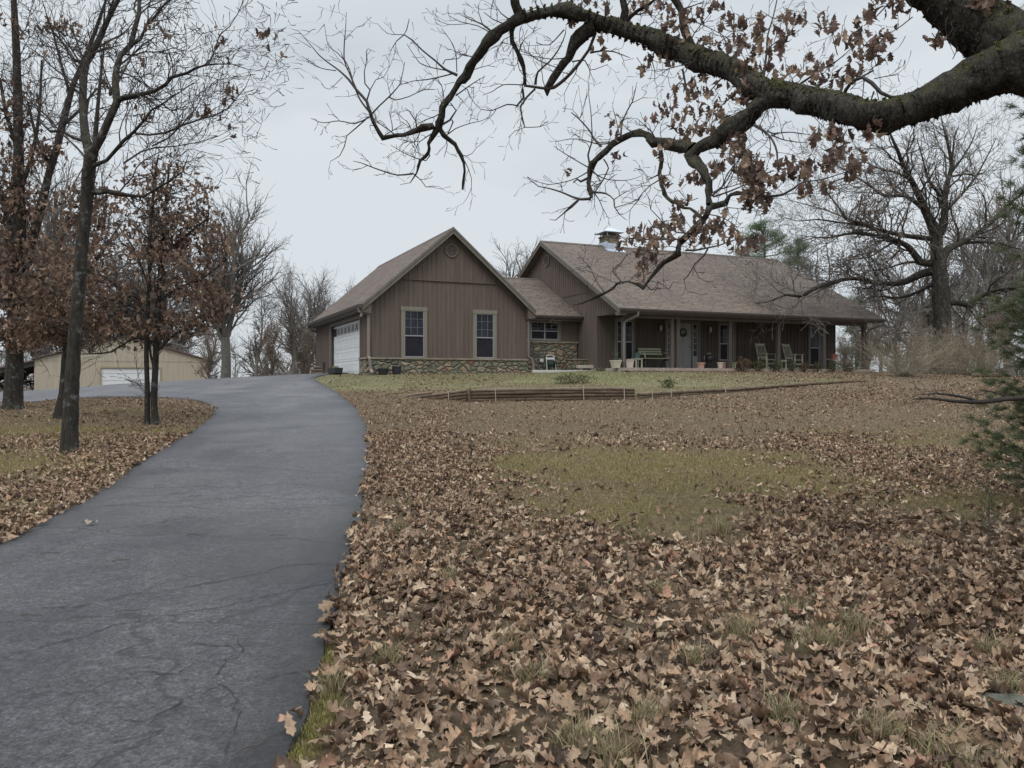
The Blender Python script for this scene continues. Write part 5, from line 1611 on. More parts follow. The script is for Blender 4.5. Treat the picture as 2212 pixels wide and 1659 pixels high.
M_TWIGT = simple('tan_stem_bark', (.25, .205, .145), .85, .25, 12, bmp=0)
BROWN = [(.21,.135,.10),(.26,.175,.125),(.16,.105,.08),(.31,.22,.16),(.125,.085,.068)]
DUSK = [(.23,.155,.125),(.29,.205,.155),(.17,.11,.09),(.34,.25,.18),(.14,.095,.08)]
TANL = [(.30,.20,.13),(.25,.165,.11),(.34,.24,.17),(.20,.135,.09)]

class Wood:
    """collects tapering limbs as lists of (x, y, z, r)"""
    def __init__(s, seed):
        s.pl = []; s.tips = []; s.r = random.Random(seed)
    def add(s, pts): s.pl.append(np.array(pts, float))
    def grow(s, p, d, ln, r0, lvl, prm):
        rnd = s.r
        seg = prm['seg'][min(lvl, len(prm['seg'])-1)]
        n = max(3, int(ln/seg)+1); st = ln/n
        wob = prm['wob']; up = prm['up'][min(lvl, len(prm['up'])-1)]
        x, y, z = p; dx, dy, dz = d
        last = lvl >= prm['levels']-1
        rend = prm['tip'] if last else r0*.42
        pts = [(x, y, z, r0)]; dirs = [(dx, dy, dz)]
        for i in range(n):
            dx += rnd.gauss(0, wob); dy += rnd.gauss(0, wob); dz += rnd.gauss(0, wob)+up
            q = 1/math.sqrt(dx*dx+dy*dy+dz*dz+1e-9); dx *= q; dy *= q; dz *= q
            x += dx*st; y += dy*st; z += dz*st
            t = (i+1)/n
            pts.append((x, y, z, r0+(rend-r0)*t**.8)); dirs.append((dx, dy, dz))
        s.pl.append(np.array(pts))
        if last:
            s.tips.append((x, y, z, dx, dy, dz)); 
            if len(pts) > 3: s.tips.append((*pts[-3][:3], *dirs[-3]))
            return
        k = prm['kids'][min(lvl, len(prm['kids'])-1)]
        k = max(1, int(k*rnd.uniform(.75, 1.25)+.5))
        t0 = prm['t0'][min(lvl, len(prm['t0'])-1)]
        for j in range(k+1):
            if j == k: t = 1.0; ang = rnd.uniform(.1, .35)
            else:
                t = t0+(1-t0)*(j+rnd.uniform(0, .9))/k; ang = rnd.uniform(*prm['ang'])
            i = min(n, max(1, int(t*n))); px, py, pz, pr = pts[i]; ux, uy, uz = dirs[i]
            # a random perpendicular
            ax, ay, az = rnd.gauss(0, 1), rnd.gauss(0, 1), rnd.gauss(0, 1)*prm.get('flat', 1.0)
            dt = ax*ux+ay*uy+az*uz; ax -= dt*ux; ay -= dt*uy; az -= dt*uz
            q = 1/math.sqrt(ax*ax+ay*ay+az*az+1e-9)
            ca, sa = math.cos(ang), math.sin(ang)
            nd = (ux*ca+ax*q*sa, uy*ca+ay*q*sa, uz*ca+az*q*sa)
            sc = prm['len']*rnd.uniform(.75, 1.25)*(1.15-.5*t if j < k else .8)
            s.grow((px, py, pz), nd, ln*sc, min(pr*.82, r0*prm['rad'] if j < k else pr*.9), lvl+1, prm)
    def along(s, P, start, end, num, ln, prm, lvl=1, bias=(0, 0, 0), rmul=.5, rmax=.05):
        """sprout side shoots along a traced limb P (n,4)"""
        rnd = s.r
        d = np.r_[0, np.cumsum(np.linalg.norm(np.diff(P[:, :3], axis=0), axis=1))]
        for j in range(num):
            t = d[-1]*(start+(end-start)*(j+rnd.random())/num)
            i = min(len(P)-2, int(np.searchsorted(d, t))-1 if t > 0 else 0); i = max(i, 0)
            f = (t-d[i])/max(1e-6, d[i+1]-d[i]); q = P[i]*(1-f)+P[i+1]*f
            tn = P[i+1][:3]-P[i][:3]; tn = tn/(np.linalg.norm(tn)+1e-9)
            a = np.array([rnd.gauss(0, 1), rnd.gauss(0, 1), rnd.gauss(0, 1)]); a -= a.dot(tn)*tn; a /= np.linalg.norm(a)+1e-9
            an = rnd.uniform(*prm['ang'])
            v = tn*math.cos(an)+a*math.sin(an)+np.array(bias); v /= np.linalg.norm(v)
            s.grow(tuple(q[:3]), tuple(v), ln*rnd.uniform(.6, 1.3), min(q[3]*rmul, rmax), lvl, prm)
    def meshes(s, base, parent, trunk_mat, twig_mat, thr, rough=.0, smooth_it=0):
        big = [p for p in s.pl if p[0, 3] >= thr]; sm = [p for p in s.pl if p[0, 3] < thr]
        for nm, lst, mt, sides in (('trunk', big, trunk_mat, 9), ('branches', sm, twig_mat, 3)):
            if not lst: continue
            V, Q = tubes(lst, sides, rough if nm == 'trunk' else 0)
            V = V-np.array(base)
            np_mesh(nm, V, Q, mt, parent, True)
def catmull(P, step):
    """resample a traced limb smoothly"""
    P = np.array(P, float); out = []
    Q = np.vstack([2*P[0]-P[1], P, 2*P[-1]-P[-2]])
    for i in range(1, len(Q)-2):
        n = max(1, int(np.linalg.norm(Q[i+1][:3]-Q[i][:3])/step))
        for k in range(n):
            t = k/n
            out.append(.5*((2*Q[i])+(-Q[i-1]+Q[i+1])*t+(2*Q[i-1]-5*Q[i]+4*Q[i+1]-Q[i+2])*t*t+(-Q[i-1]+3*Q[i]-3*Q[i+1]+Q[i+2])*t**3))
    out.append(P[-1]); out = np.array(out); out[:, 3] = np.maximum(out[:, 3], min(P[:, 3])*.8)
    return out
def tubes(lst, sides, rough=0):
    groups = {}
    for p in lst: groups.setdefault(len(p), []).append(p)
    VV, QQ = [], []; off = 0
    rg = np.random.default_rng(1)
    for n, g in groups.items():
        A = np.stack(g); P = A[:, :, :3]; r = A[:, :, 3]; M = len(g)
        T = np.gradient(P, axis=1); T /= np.linalg.norm(T, axis=2, keepdims=True)+1e-9
        ref = np.zeros((M, 3)); mt = np.abs(T.mean(1)); ref[np.arange(M), mt.argmin(1)] = 1
        a = np.cross(T, ref[:, None, :]); a /= np.linalg.norm(a, axis=2, keepdims=True)+1e-9
        b = np.cross(T, a)
        th = np.arange(sides)*2*math.pi/sides
        ring = a[:, :, None, :]*np.cos(th)[None, None, :, None]+b[:, :, None, :]*np.sin(th)[None, None, :, None]
        rr_ = r[:, :, None]*np.ones(sides)
        if rough: rr_ = rr_*(1+rough*rg.normal(size=rr_.shape))
        V = P[:, :, None, :]+ring*rr_[..., None]
        VV.append(V.reshape(-1, 3))
        i = np.arange(M)[:, None, None]*n*sides+np.arange(n-1)[None, :, None]*sides
        k = np.arange(sides)[None, None, :]; k2 = (k+1) % sides
        QQ.append((np.stack([i+k, i+k2, i+sides+k2, i+sides+k], -1)).reshape(-1, 4)+off); off += M*n*sides
    return np.concatenate(VV), np.concatenate(QQ)
def tip_leaves(tips, per, size, spread, pal, seed, droop=1.1, tmpl=None):
    r = np.random.default_rng(seed)
    T = np.array([t[:3] for t in tips]); T = np.repeat(T, per, axis=0); n = len(T)
    P = T+r.normal(0, spread, (n, 3)); 
    return leaves_mesh(P, r.uniform(size[0], size[1], n), r.uniform(0, 6.28, n), r.normal(droop, .55, n), r.normal(0, .8, n), tmpl or TC, leaf_tints(n, r, pal), seed)

M_LEAFD = leaf_mat('hanging_dead_leaf', 1.0, .30)

def lump(V):
    """push thick bark in and out with smooth noise"""
    from mathutils import noise as mn
    out = V.copy()
    for i in range(0, len(V)):
        v = Vector(V[i]); k = mn.noise_vector(v*7)*.034+mn.noise_vector(v*20)*.015
        out[i] += np.array(k)*1.0
    return out
# ---- traced limbs: picture windows give direction, the distance is chosen per limb --------
def win(ox, oy, sc):
    return lambda x, y: ((ox+x/sc)/1.38879, (oy+y/sc)/1.38879, 1/(sc*1.38879))
W1, W2, W3 = win(900, 0, 2.5925), win(1500, 0, 2.5925), win(2200, 0, 2.3704)
W4, W5, W6 = win(1500, 400, 2.765), win(2200, 500, 2.212), win(0, 0, 2.370)
WD = lambda u, v: (u, v, 1.0)
def trace(wood, W, pts, depth, step=.1, wmul=1.0, keep=True):
    """pts: (x, y, width) in a window; depth(u, v) metres"""
    out = []
    for x, y, wd in pts:
        u, v, k = W(x, y); d = depth(u, v); X, Y, Z = at(u, v, d)
        out.append((X, Y, Z, max(.0018, wd*k*wmul*d/F/2)))
    P = catmull(out, step)
    if keep: wood.pl.append(P)
    return P

# ================================================================ the big oak overhead
def oakd(u, v):
    return 4.5+max(0, (2190-u))/1550*3.1+.45*math.sin(u/190+v/260)*min(1, max(0, (2150-u)/300))
ok = Wood(5)
main = [(2250,450,540),(2000,450,430),(1750,560,320),(1550,660,270),(1350,745,245),(1170,800,230),(1000,822,225),(850,790,215),(700,755,205),(550,720,190),(400,680,180),(250,650,170),(100,590,165)]
mainp = [(W3(x, y), w_*W3(x, y)[2]) for x, y, w_ in main]
mainp += [(W2(x, y), w_*W2(x, y)[2]) for x, y, w_ in [(1850,560,170),(1700,510,172),(1550,460,168),(1400,400,165),(1250,335,160),(1100,275,155),(950,230,140),(800,180,130),(680,130,115),(550,105,105),(400,88,100),(250,110,95),(150,145,95),(50,200,90)]]
mainp += [(W1(x, y), w_*W1(x, y)[2]) for x, y, w_ in [(1530,270,90),(1450,340,86),(1330,520,88),(1230,660,78),(1140,800,60),(1080,930,56),(1070,985,46)]]
big = []
for (uvk, w_) in mainp:
    u, v, _ = uvk; d = oakd(u, v); big.append((*at(u, v, d), w_*.93*d/F/2))
TX, TY = 3.35, 4.45
root = (TX, TY, gz(TX, TY))
trunkP = catmull([(TX+.02, TY, root[2]-.25, .42), (TX, TY, root[2]+.15, .36), (TX-.02, TY-.02, root[2]+.9, .31), (TX+.02, TY, root[2]+1.9, .30), (TX+.04, TY, root[2]+2.7, .31), (TX+.0, TY, root[2]+3.4, .30), (TX+.1, TY+.1, root[2]+4.6, .25), (TX+.4, TY+.4, root[2]+6.2, .19), (TX+.5, TY+.9, root[2]+8, .13)], .06)
ok.pl.append(trunkP)
big = [(TX-.02, TY, EYE+1.72, .26)]+big
mainP = catmull(big, .05); ok.pl.append(mainP)
up = []
for x, y, w_ in [(2250,420,560),(2000,335,470),(1800,225,410),(1620,90,370),(1450,-70,340),(1300,-230,320),(1100,-480,260),(900,-800,190),(760,-1150,110)]:
    u, v, k = W3(x, y); d = oakd(max(u, 1950), v)+.12; up.append((*at(u, v, d), w_*.93*k*d/F/2))
upP = catmull([(TX, TY, EYE+1.78, .25)]+up, .05); ok.pl.append(upP)
limbs = {}
def T(key, W, pts, step=.05):
    P = trace(ok, W, pts, oakd, step); limbs[key] = P; return P
T('s0', W3, [(330,680,150),(200,740,120),(60,860,125),(0,900,125),(-140,1010,105)])
T('s1', W2, [(1960,915,110),(1880,960,118),(1800,1020,118),(1650,1080,108),(1540,1150,92),(1490,1210,92),(1560,1290,76),(1610,1380,62),(1622,1480,62),(1612,1590,60)])
T('s2', W2, [(1500,1160,84),(1380,1120,88),(1290,1108,80),(1210,1105,72),(1150,1050,52),(1080,1032,48),(980,1068,46),(870,1120,44),(790,1190,46),(730,1270,48),(700,1340,48),(688,1420,40),(688,1480,34),(702,1545,26)])
T('s3', W4, [(1722,600,64),(1690,680,56),(1640,750,50),(1580,820,46),(1512,880,46),(1490,950,46),(1480,1010,44),(1430,1045,42),(1350,1090,34),(1290,1150,32),(1250,1220,34),(1200,1292,34),(1140,1268,22),(1060,1243,20),(980,1262,19),(880,1300,18),(820,1340,18),(740,1370,15),(680,1395,12),(610,1410,6)])
T('s4', W4, [(1320,130,46),(1352,220,42),(1335,290,42),(1315,350,36),(1330,420,36),(1370,500,36),(1430,565,34),(1530,620,30),(1620,670,32),(1668,700,30)])
T('s5', W4, [(1730,600,50),(1800,582,46),(1860,570,40),(1900,520,24),(1980,495,22),(2060,495,22),(2160,505,20),(2212,515,18)])
T('s6', W3, [(-10,1385,18),(120,1375,20),(230,1395,20),(350,1385,18),(430,1340,16),(480,1300,10),(640,1275,8),(750,1240,7),(900,1190,4)])
T('u1', W2, [(965,230,76),(960,150,62),(958,80,52),(950,0,46),(935,-130,38),(960,-300,24),(930,-480,8)])
T('u2', W2, [(965,180,50),(1010,120,36),(1080,90,24),(1200,20,16),(1290,-50,10)])
T('u3', W2, [(1500,430,100),(1470,370,80),(1450,260,54),(1420,150,50),(1385,50,45),(1360,-90,36),(1400,-280,22),(1360,-430,8)])
T('u4', W1, [(1720,120,86),(1700,80,74),(1682,30,62),(1660,-70,54),(1600,-240,36),(1640,-420,12)])
T('c1', W1, [(1050,960,50),(960,990,50),(860,1030,42),(750,1055,36),(652,1070,32),(612,1010,28),(556,940,28),(540,860,22)])
T('c2', W1, [(1062,985,36),(1015,1100,30),(990,1190,26),(930,1260,20),(890,1340,16),(840,1405,10),(780,1440,5)])
T('c3', W1, [(1072,975,36),(1110,1045,32),(1160,1090,28),(1230,1170,26),(1280,1250,24),(1290,1320,25),(1276,1400,23),(1268,1462,12)])
T('d1', W2, [(730,200,120),(660,240,100),(560,370,70),(540,450,60),(480,540,58),(400,620,58),(372,690,48),(372,740,14)])
T('d2', W2, [(745,250,24),(690,390,22),(640,460,24),(560,560,26),(500,620,26),(420,680,28),(375,690,24),(260,675,22),(185,665,20)])
T('d3', W1, [(1655,200,30),(1660,320,26),(1690,410,30),(1730,510,28),(1755,600,28),(1742,665,26)])
T('r1', W3, [(780,690,30),(800,640,28),(850,570,26),(920,550,26),(985,590,28),(1050,660,26),(1120,690,24),(1200,690,16),(1300,640,10),(1420,600,6),(1560,560,3)])
T('r2', W3, [(150,890,26),(230,940,22),(280,1000,18),(310,1080,15),(312,1170,10)])
T('r3', W4, [(1540,970,18),(1620,970,16),(1720,950,14),(1830,925,12),(1960,880,9),(2130,870,5)])
T('r4', W3, [(470,600,20),(620,500,14),(740,430,10),(800,380,7),(835,345,5)])
T('r5', W3, [(215,560,18),(238,350,14),(242,260,11),(280,130,9),(310,0,8),(322,-90,6)])
fine = {
 W1: ["540 860 20,520 790 18,440 700 16,380 620 14,300 545 10,210 480 8,150 430 7,100 370 5,40 300 4,10 265 3",
  "440 700 12,380 560 8,345 470 8,345 330 7,355 220 5,360 95 3","345 470 6,290 410 5,220 350 4,190 195 3","540 870 12,470 780 10,420 660 9,385 540 7,345 460 5",
  "555 890 12,620 820 9,690 755 9,780 650 6,800 560 5,815 480 3","690 755 8,740 778 7,850 750 6,960 700 5,1060 697 3","540 910 10,430 960 8,300 940 6,180 955 5,85 920 3",
  "510 930 8,430 1000 8,365 1055 6,345 1140 6,310 1210 5,235 1255 3","520 780 10,545 700 9,505 650 8,500 560 6,520 460 5,520 385 3","280 550 6,165 530 5,80 480 4,10 435 3",
  "330 600 5,225 695 4,165 650 3","545 700 6,590 620 5,650 600 4,705 500 3","880 1350 12,760 1362 9,660 1335 8,560 1300 7,470 1265 5,410 1252 3","880 1350 8,940 1400 5,980 1455 5,1045 1445 3",
  "990 1180 8,1010 1210 8,980 1250 7,900 1230 6,820 1195 5,705 1128 3","1140 1050 8,1210 1000 6,1320 960 5,1410 940 4,1485 910 3","1095 975 14,1165 935 12,1215 860 9,1170 800 6",
  "1180 930 8,1190 950 8,1150 1040 5","1135 1060 5,1145 1130 5,1120 1225 3","1225 585 20,1130 540 14,1050 470 11,950 390 9,870 310 9,810 270 8,830 230 6,850 145 4",
  "810 270 7,750 320 6,700 400 3","1150 550 8,1000 520 6,930 490 5,880 420 4,830 340 3","810 270 5,680 260 4,605 185 3","1200 570 9,1080 600 8,980 620 7,880 630 5,780 660 4",
  "1110 500 7,1130 465 6,1230 455 5,1300 400 3","1220 560 6,1210 400 5,1160 300 4,1100 220 3","1500 255 14,1420 190 10,1320 150 6,1225 100 3","1500 265 8,1380 200 6,1250 170 5,1155 120 3",
  "1420 190 6,1390 100 4,1385 35 3","1300 185 4,1150 190 4,1045 145 3","1210 745 9,1300 680 7,1390 620 5,1440 595 3","1300 690 5,1340 780 4,1410 855 3","1340 545 5,1460 510 4,1520 520 3",
  "1120 765 6,1100 660 5,1060 610 3","1730 690 16,1740 760 14,1680 830 10","1830 690 12,1760 760 12,1715 830 10,1725 900 9,1748 990 7","1700 825 9,1610 812 8,1500 858 6,1410 850 4",
  "1748 990 5,1870 985 5,1930 940 3","1748 990 5,1670 1020 4,1620 1070 3","1735 660 7,1580 660 6,1500 710 5,1420 742 3","1830 660 18,1850 560 12,1940 480 10,2020 370 8,2065 260 5,2070 200 3",
  "1130 765 5,1230 640 4,1120 660 3","910 1000 10,900 940 8,850 865 6,815 840 3","870 1020 7,850 970 6,825 935 4","720 1020 6,715 960 5,690 860 3","660 1050 5,730 1010 5,810 960 3",
  "1640 160 9,1560 100 6,1520 40 4,1500 0 3","1600 190 8,1500 150 6,1430 95 4","1700 420 6,1720 350 8,1732 325 8","1560 330 6,1640 345 5,1610 400 3"],
 W2: ["702 1545 18,620 1550 16,560 1530 12,480 1495 10,380 1465 8,300 1450 6,210 1375 4","610 1560 10,560 1610 9,500 1655 7","790 1140 14,730 1080 12,700 1020 10,610 920 8,555 875 6","620 920 6,648 868 4",
  "717 1040 7,705 850 5,690 740 4,685 620 3","940 1060 12,945 970 9,990 860 8,1030 790 7,1060 665 4","1030 800 5,1110 760 4,1150 762 3","930 1050 6,900 920 5,875 830 3","850 1115 9,760 1120 8,650 1090 6,550 1080 5,430 1105 3",
  "700 410 14,800 395 10,880 400 8,1010 450 4","560 480 10,660 470 8,700 545 6,840 500 3","1420 540 14,1440 640 12,1450 720 9","1520 590 8,1450 660 7","1740 590 8,1660 680 7,1590 750 5","1880 690 10,1780 770 9,1700 840 7,1640 900 4",
  "2000 780 10,1900 870 9,1780 960 8,1700 1000 5","1410 75 12,1500 45 8,1590 10 5","1530 420 10,1560 350 8,1700 330 6,1830 240 4","1700 210 5,1780 240 5,1850 250 5,1850 180 4","500 230 8,380 350 6,280 330 5","520 450 8,400 460 6,280 440 5,160 420 3",
  "480 540 6,300 470 6,220 400 5,230 320 3","1490 1400 0.1,1490 1401 0.1","1650 1500 10,1740 1440 9,1830 1280 7,1880 1200 6,2040 1080 4","1840 1280 6,1850 1390 5,1930 1470 5","1990 1400 7,1780 1490 10,1660 1530 12","1540 1540 5,1460 1560 5,1390 1480 4","1620 1190 4,1800 1195 3","2020 970 10,2050 1020 8,2074 1060 6"],
 W4: ["750 545 20,650 550 14,580 610 12,520 670 9,460 720 6,410 715 3","740 490 22,800 490 14,880 500 12,945 550 10,950 610 9,990 670 7,1050 720 4","945 550 7,1020 500 5,1110 455 3","960 615 6,1080 575 5,1150 540 3",
  "775 325 10,850 370 7,950 390 6,1080 385 4,1180 350 3","860 215 10,900 290 9,860 380 8,800 470 7,770 500 6","730 370 18,670 400 16,640 380 12,608 410 8","745 310 10,640 370 7,530 405 6,400 425 5,320 405 4,225 360 3",
  "745 290 9,640 230 7,540 170 6,445 105 3","745 270 12,730 180 12,760 80 9,765 0 7","1310 345 12,1270 365 8,1222 385 4","1340 350 6,1410 345 5,1445 370 3","1410 345 5,1420 250 3","1755 520 14,1840 450 10,1880 350 8,1950 250 6",
  "1840 460 8,1950 430 6,2050 395 5","1870 590 12,1895 635 6","1690 665 8,1820 690 7,1900 730 6,1970 780 5,2010 740 3","1725 955 12,1695 1010 12,1620 1080 9,1560 1180 7,1520 1215 5","1510 880 10,1360 880 9,1220 880 7,1050 870 5",
  "1020 1248 12,940 1150 12,940 1130 10,1000 1080 8,1060 990 4","860 1310 10,800 1230 8,750 1120 7,660 1020 3","1200 1285 8,1190 1180 6,1180 1100 5","1250 1225 5,1350 1255 5,1440 1335 3","1060 1240 4,1130 1165 4","880 500 5,870 420 4,950 350 3","520 480 5,500 420 4","1480 960 6,1390 1000 5,1300 1000 4","1290 1150 6,1200 1060 5,1150 990 4","1600 820 5,1700 800 4,1790 760 4"],
 W3: ["900 552 12,1000 500 8","740 390 7,690 200 4","280 130 6,210 85 3","280 130 6,440 125 4","1000 135 6,1090 40 8,1140 -20 6","1110 240 4,1200 180 6,1275 120 6","240 930 8,280 950 9,400 940 6,560 960 3","270 960 9,380 1000 6,570 1020 3",
  "540 790 6,600 860 5,660 920 3","1000 650 10,970 740 6","1000 560 5,1100 540 5,1180 530 3","830 640 6,870 600 5","740 300 5,700 220 5,680 160 4","820 270 6,900 200 6,880 130 4,1000 130 4","240 350 8,330 280 6,420 240 5","210 270 6,200 190 4","60 190 5,100 130 4,180 130 3","1560 420 5,1600 340 5,1590 330 4","250 960 6,265 1040 5,250 1120 3"]}
tw_prm = dict(seg=[.1, .07, .05], wob=.28, up=[0, .02, .02], levels=3, tip=.0022, kids=[3, 2, 2], t0=[.25, .25], ang=(.5, 1.1), len=.55, rad=.6)
for W, lst in fine.items():
    for sline in lst:
        q = [tuple(float(v) for v in s_.split()) for s_ in sline.split(',')]
        if q[0][2] < 1: continue
        P = trace(ok, W, q, oakd, .05, 1.3)
        Ln = np.linalg.norm(np.diff(P[:, :3], axis=0), axis=1).sum()
        if q[0][2] < 16: ok.along(P, .25, 1.0, max(2, int(Ln/.16)), .17, tw_prm, 1, (0, 0, .12), .7, .0035)
for k_, n_ in (('c1', 6), ('c2', 6), ('c3', 3), ('d2', 6), ('d3', 5), ('s2', 10), ('s3', 12), ('s4', 4), ('s5', 5), ('s6', 8), ('r1', 8), ('r2', 6), ('r3', 6), ('r4', 5), ('r5', 6), ('u1', 8), ('u2', 6), ('u3', 8), ('u4', 6)):
    ok.along(limbs[k_], .08, .98, max(2, int(n_*.6)), .34, tw_prm, 0, (0, 0, .15), .3, .006)
ok.along(mainP, .30, 1.0, 16, .36, tw_prm, 0, (0, 0, .1), .2, .006)
up_prm = dict(seg=[.3, .2, .12, .08], wob=.18, up=[.02, .02, .02], levels=4, tip=.003, kids=[5, 5, 4], t0=[.3, .25, .2], ang=(.5, 1.0), len=.6, rad=.55)
ok.grow((TX+.5, TY+.9, root[2]+7.9), (.1, .3, 1), 3.5, .13, 0, up_prm)
ok.grow((TX+.1, TY+.1, root[2]+4.6), (.8, -.5, .5), 4.0, .14, 0, up_prm)
ok.grow((TX+.0, TY+.0, root[2]+3.9), (.6, -.9, .4), 4.0, .14, 0, up_prm)
oak = thing('oak_tree', 'huge dark mossy oak whose bare limbs sweep over the lawn from the right edge', 'tree', root)
# clusters of dead leaves that still hang on
clus = {W2: "500 20 40,560 30 40,640 30 40,820 50 60,1090 50 60,1130 80 40,1260 50 60,1310 130 60,1340 210 60,1400 270 50,1500 150 60,1550 90 40,1680 60 50,1770 170 30,1900 160 50,2030 150 35,1990 280 60,1870 320 30,1640 360 60,1590 320 30,1770 340 50,1830 430 50,1980 430 70,1270 240 30,1300 450 60,1390 390 60,1100 500 50,1150 440 20,800 350 40,800 450 30,710 340 25,570 190 40,1380 690 45,1490 680 60,1560 730 60,1600 600 60,1540 830 60,1650 790 60,1780 710 50,1900 740 60,1290 860 60,1190 930 50,1330 950 60,1430 930 60,1500 960 60,1580 990 60,1650 930 60,1740 890 40,870 930 30,900 1030 45,910 1220 40,1400 1090 70,1260 1170 50,1480 1040 50,1880 1110 40,1840 1090 60,1740 1170 25,1860 1220 45,1930 1230 25,1680 1290 45,1700 1330 30,1510 1380 50,1920 1320 60,1990 1400 60,2040 1350 40,2000 1470 50,1930 1550 40,2010 1560 50,1270 1420 30,530 1340 20,2040 560 80,1900 560 60,1930 620 50",
 W3: "60 150 45,190 140 35,160 250 45,45 290 25,390 130 35,480 135 30,330 210 60,420 240 60,290 290 60,340 320 40,620 180 40,690 170 50,800 300 60,900 220 60,920 340 60,920 410 50,960 110 30,1070 330 50,1020 330 40,1080 260 30,1010 40 40,1130 80 60,1180 50 40,1450 290 50,1480 280 30,240 480 80,230 560 70,100 450 60,20 400 50,60 680 50,110 700 40,500 480 60,590 490 50,700 440 50,400 490 30,600 590 50,700 560 40,680 650 30,800 580 30,870 520 30,700 920 60,780 1010 60,570 980 40,970 980 45,40 990 40,40 1110 45,100 1120 30,90 1200 50,130 1240 50,170 1320 50,210 1290 40,330 1190 50,370 1240 60,440 1220 60,500 1230 60,560 1180 50,530 1330 50,640 1160 50,700 1150 50,760 1150 50,820 1180 60,830 1240 40,900 1150 50,660 1320 50,100 1420 35,190 1430 40,260 1330 30,1850 20 80,1780 10 60",
 W4: "1040 880 45,985 940 35,1130 850 55,1190 840 45,1280 800 75,1400 770 35,1480 790 75,1510 720 30,1240 910 50,1320 930 50,1130 990 40,1290 1010 40,1220 1070 50,1180 1120 50,1190 1180 25,1490 570 50,1480 690 30,1560 565 25,1640 680 40,1600 380 50,1650 350 30,1790 270 50,1720 800 60,1740 860 60,1790 760 60,1840 740 50,1850 840 50,1630 840 40,1610 910 30,1950 850 60,2110 930 60,1950 950 40,1360 410 25,2050 310 60,2110 370 60,2150 430 50,2050 540 40,2170 560 50,1980 200 50,2060 200 25"}
r_ = np.random.default_rng(21); PP = []; stems = []
for W, sline in clus.items():
    for it in sline.split(','):
        x, y, rad = (float(a) for a in it.split()); u, v, k = W(x, y); d = oakd(u, v)+r_.normal(0, .08); c = np.array(at(u, v, d)); rr_m = rad*k*d/F
        n_ = max(2, int(rad/7.5))
        PP.append(c+r_.normal(0, .68, (n_, 3))*rr_m*np.array([1, 1.6, 1.1]))
        stems.append(np.array([(*(c+np.array([r_.normal(0, .03), 0, rr_m*1.1])), .003), (*c, .0026), (*(c-np.array([0, 0, rr_m*.4])), .0018)]))
P = np.concatenate(PP); n_ = len(P)
leafP = P; leafR = r_; ok.pl += stems
bigp = [p for p in ok.pl if p[:, 3].max() > .016]; ok.pl = [p for p in ok.pl if p[:, 3].max() <= .016]
V, Q = tubes(bigp, 22, .045); V = lump(V); np_mesh('trunk', V-np.array(root), Q, M_BARKN, oak, True)
V, Q = tubes(ok.pl, 4, 0); np_mesh('branches', V-np.array(root), Q, M_TWIGD, oak, True)
# tufts of moss and lichen roughening the big limbs
r_ = np.random.default_rng(12)
mp_, mc_ = [], []
for P, n_ in ((mainP, 8200), (upP, 4200)):
    i = r_.integers(1, max(2, int(len(P)*.8)), n_); q = P[i, :3]; tn = P[i]-P[i-1]; tn = tn[:, :3]/np.linalg.norm(tn[:, :3], axis=1)[:, None]
    a = r_.normal(size=(n_, 3)); a -= (a*tn).sum(1)[:, None]*tn; a /= np.linalg.norm(a, axis=1)[:, None]
    mp_.append(q+a*(P[i, 3]*r_.uniform(.97, 1.03, n_))[:, None]); mc_.append(a[:, 2])
mp_ = np.concatenate(mp_); up_ = np.concatenate(mc_); n_ = len(mp_)
tint = np.where((up_ > .35)[:, None], np.array([[.10, .095, .035]]), np.array([[.045, .041, .032]]))*r_.uniform(.5, 1.5, (n_, 1))
v_, f_, c_ = leaves_mesh(mp_, r_.uniform(.012, .042, n_), r_.uniform(0, 6.28, n_), r_.uniform(-1.5, 1.5, n_), r_.uniform(-1.5, 1.5, n_), TS, tint, 5)
np_mesh('moss', v_-np.array(root), f_, M_LEAFG, oak, False, {'tint': c_})
P = leafP; r_ = leafR; n_ = len(P)
v_, f_, c_ = leaves_mesh(P, r_.uniform(.055, .095, n_), r_.uniform(0, 6.28, n_), r_.normal(1.15, .4, n_), r_.normal(0, .9, n_), TF, leaf_tints(n_, r_, DUSK), 6)
np_mesh('foliage', v_-np.array(root), f_, M_LEAFD, oak, True, {'tint': c_})

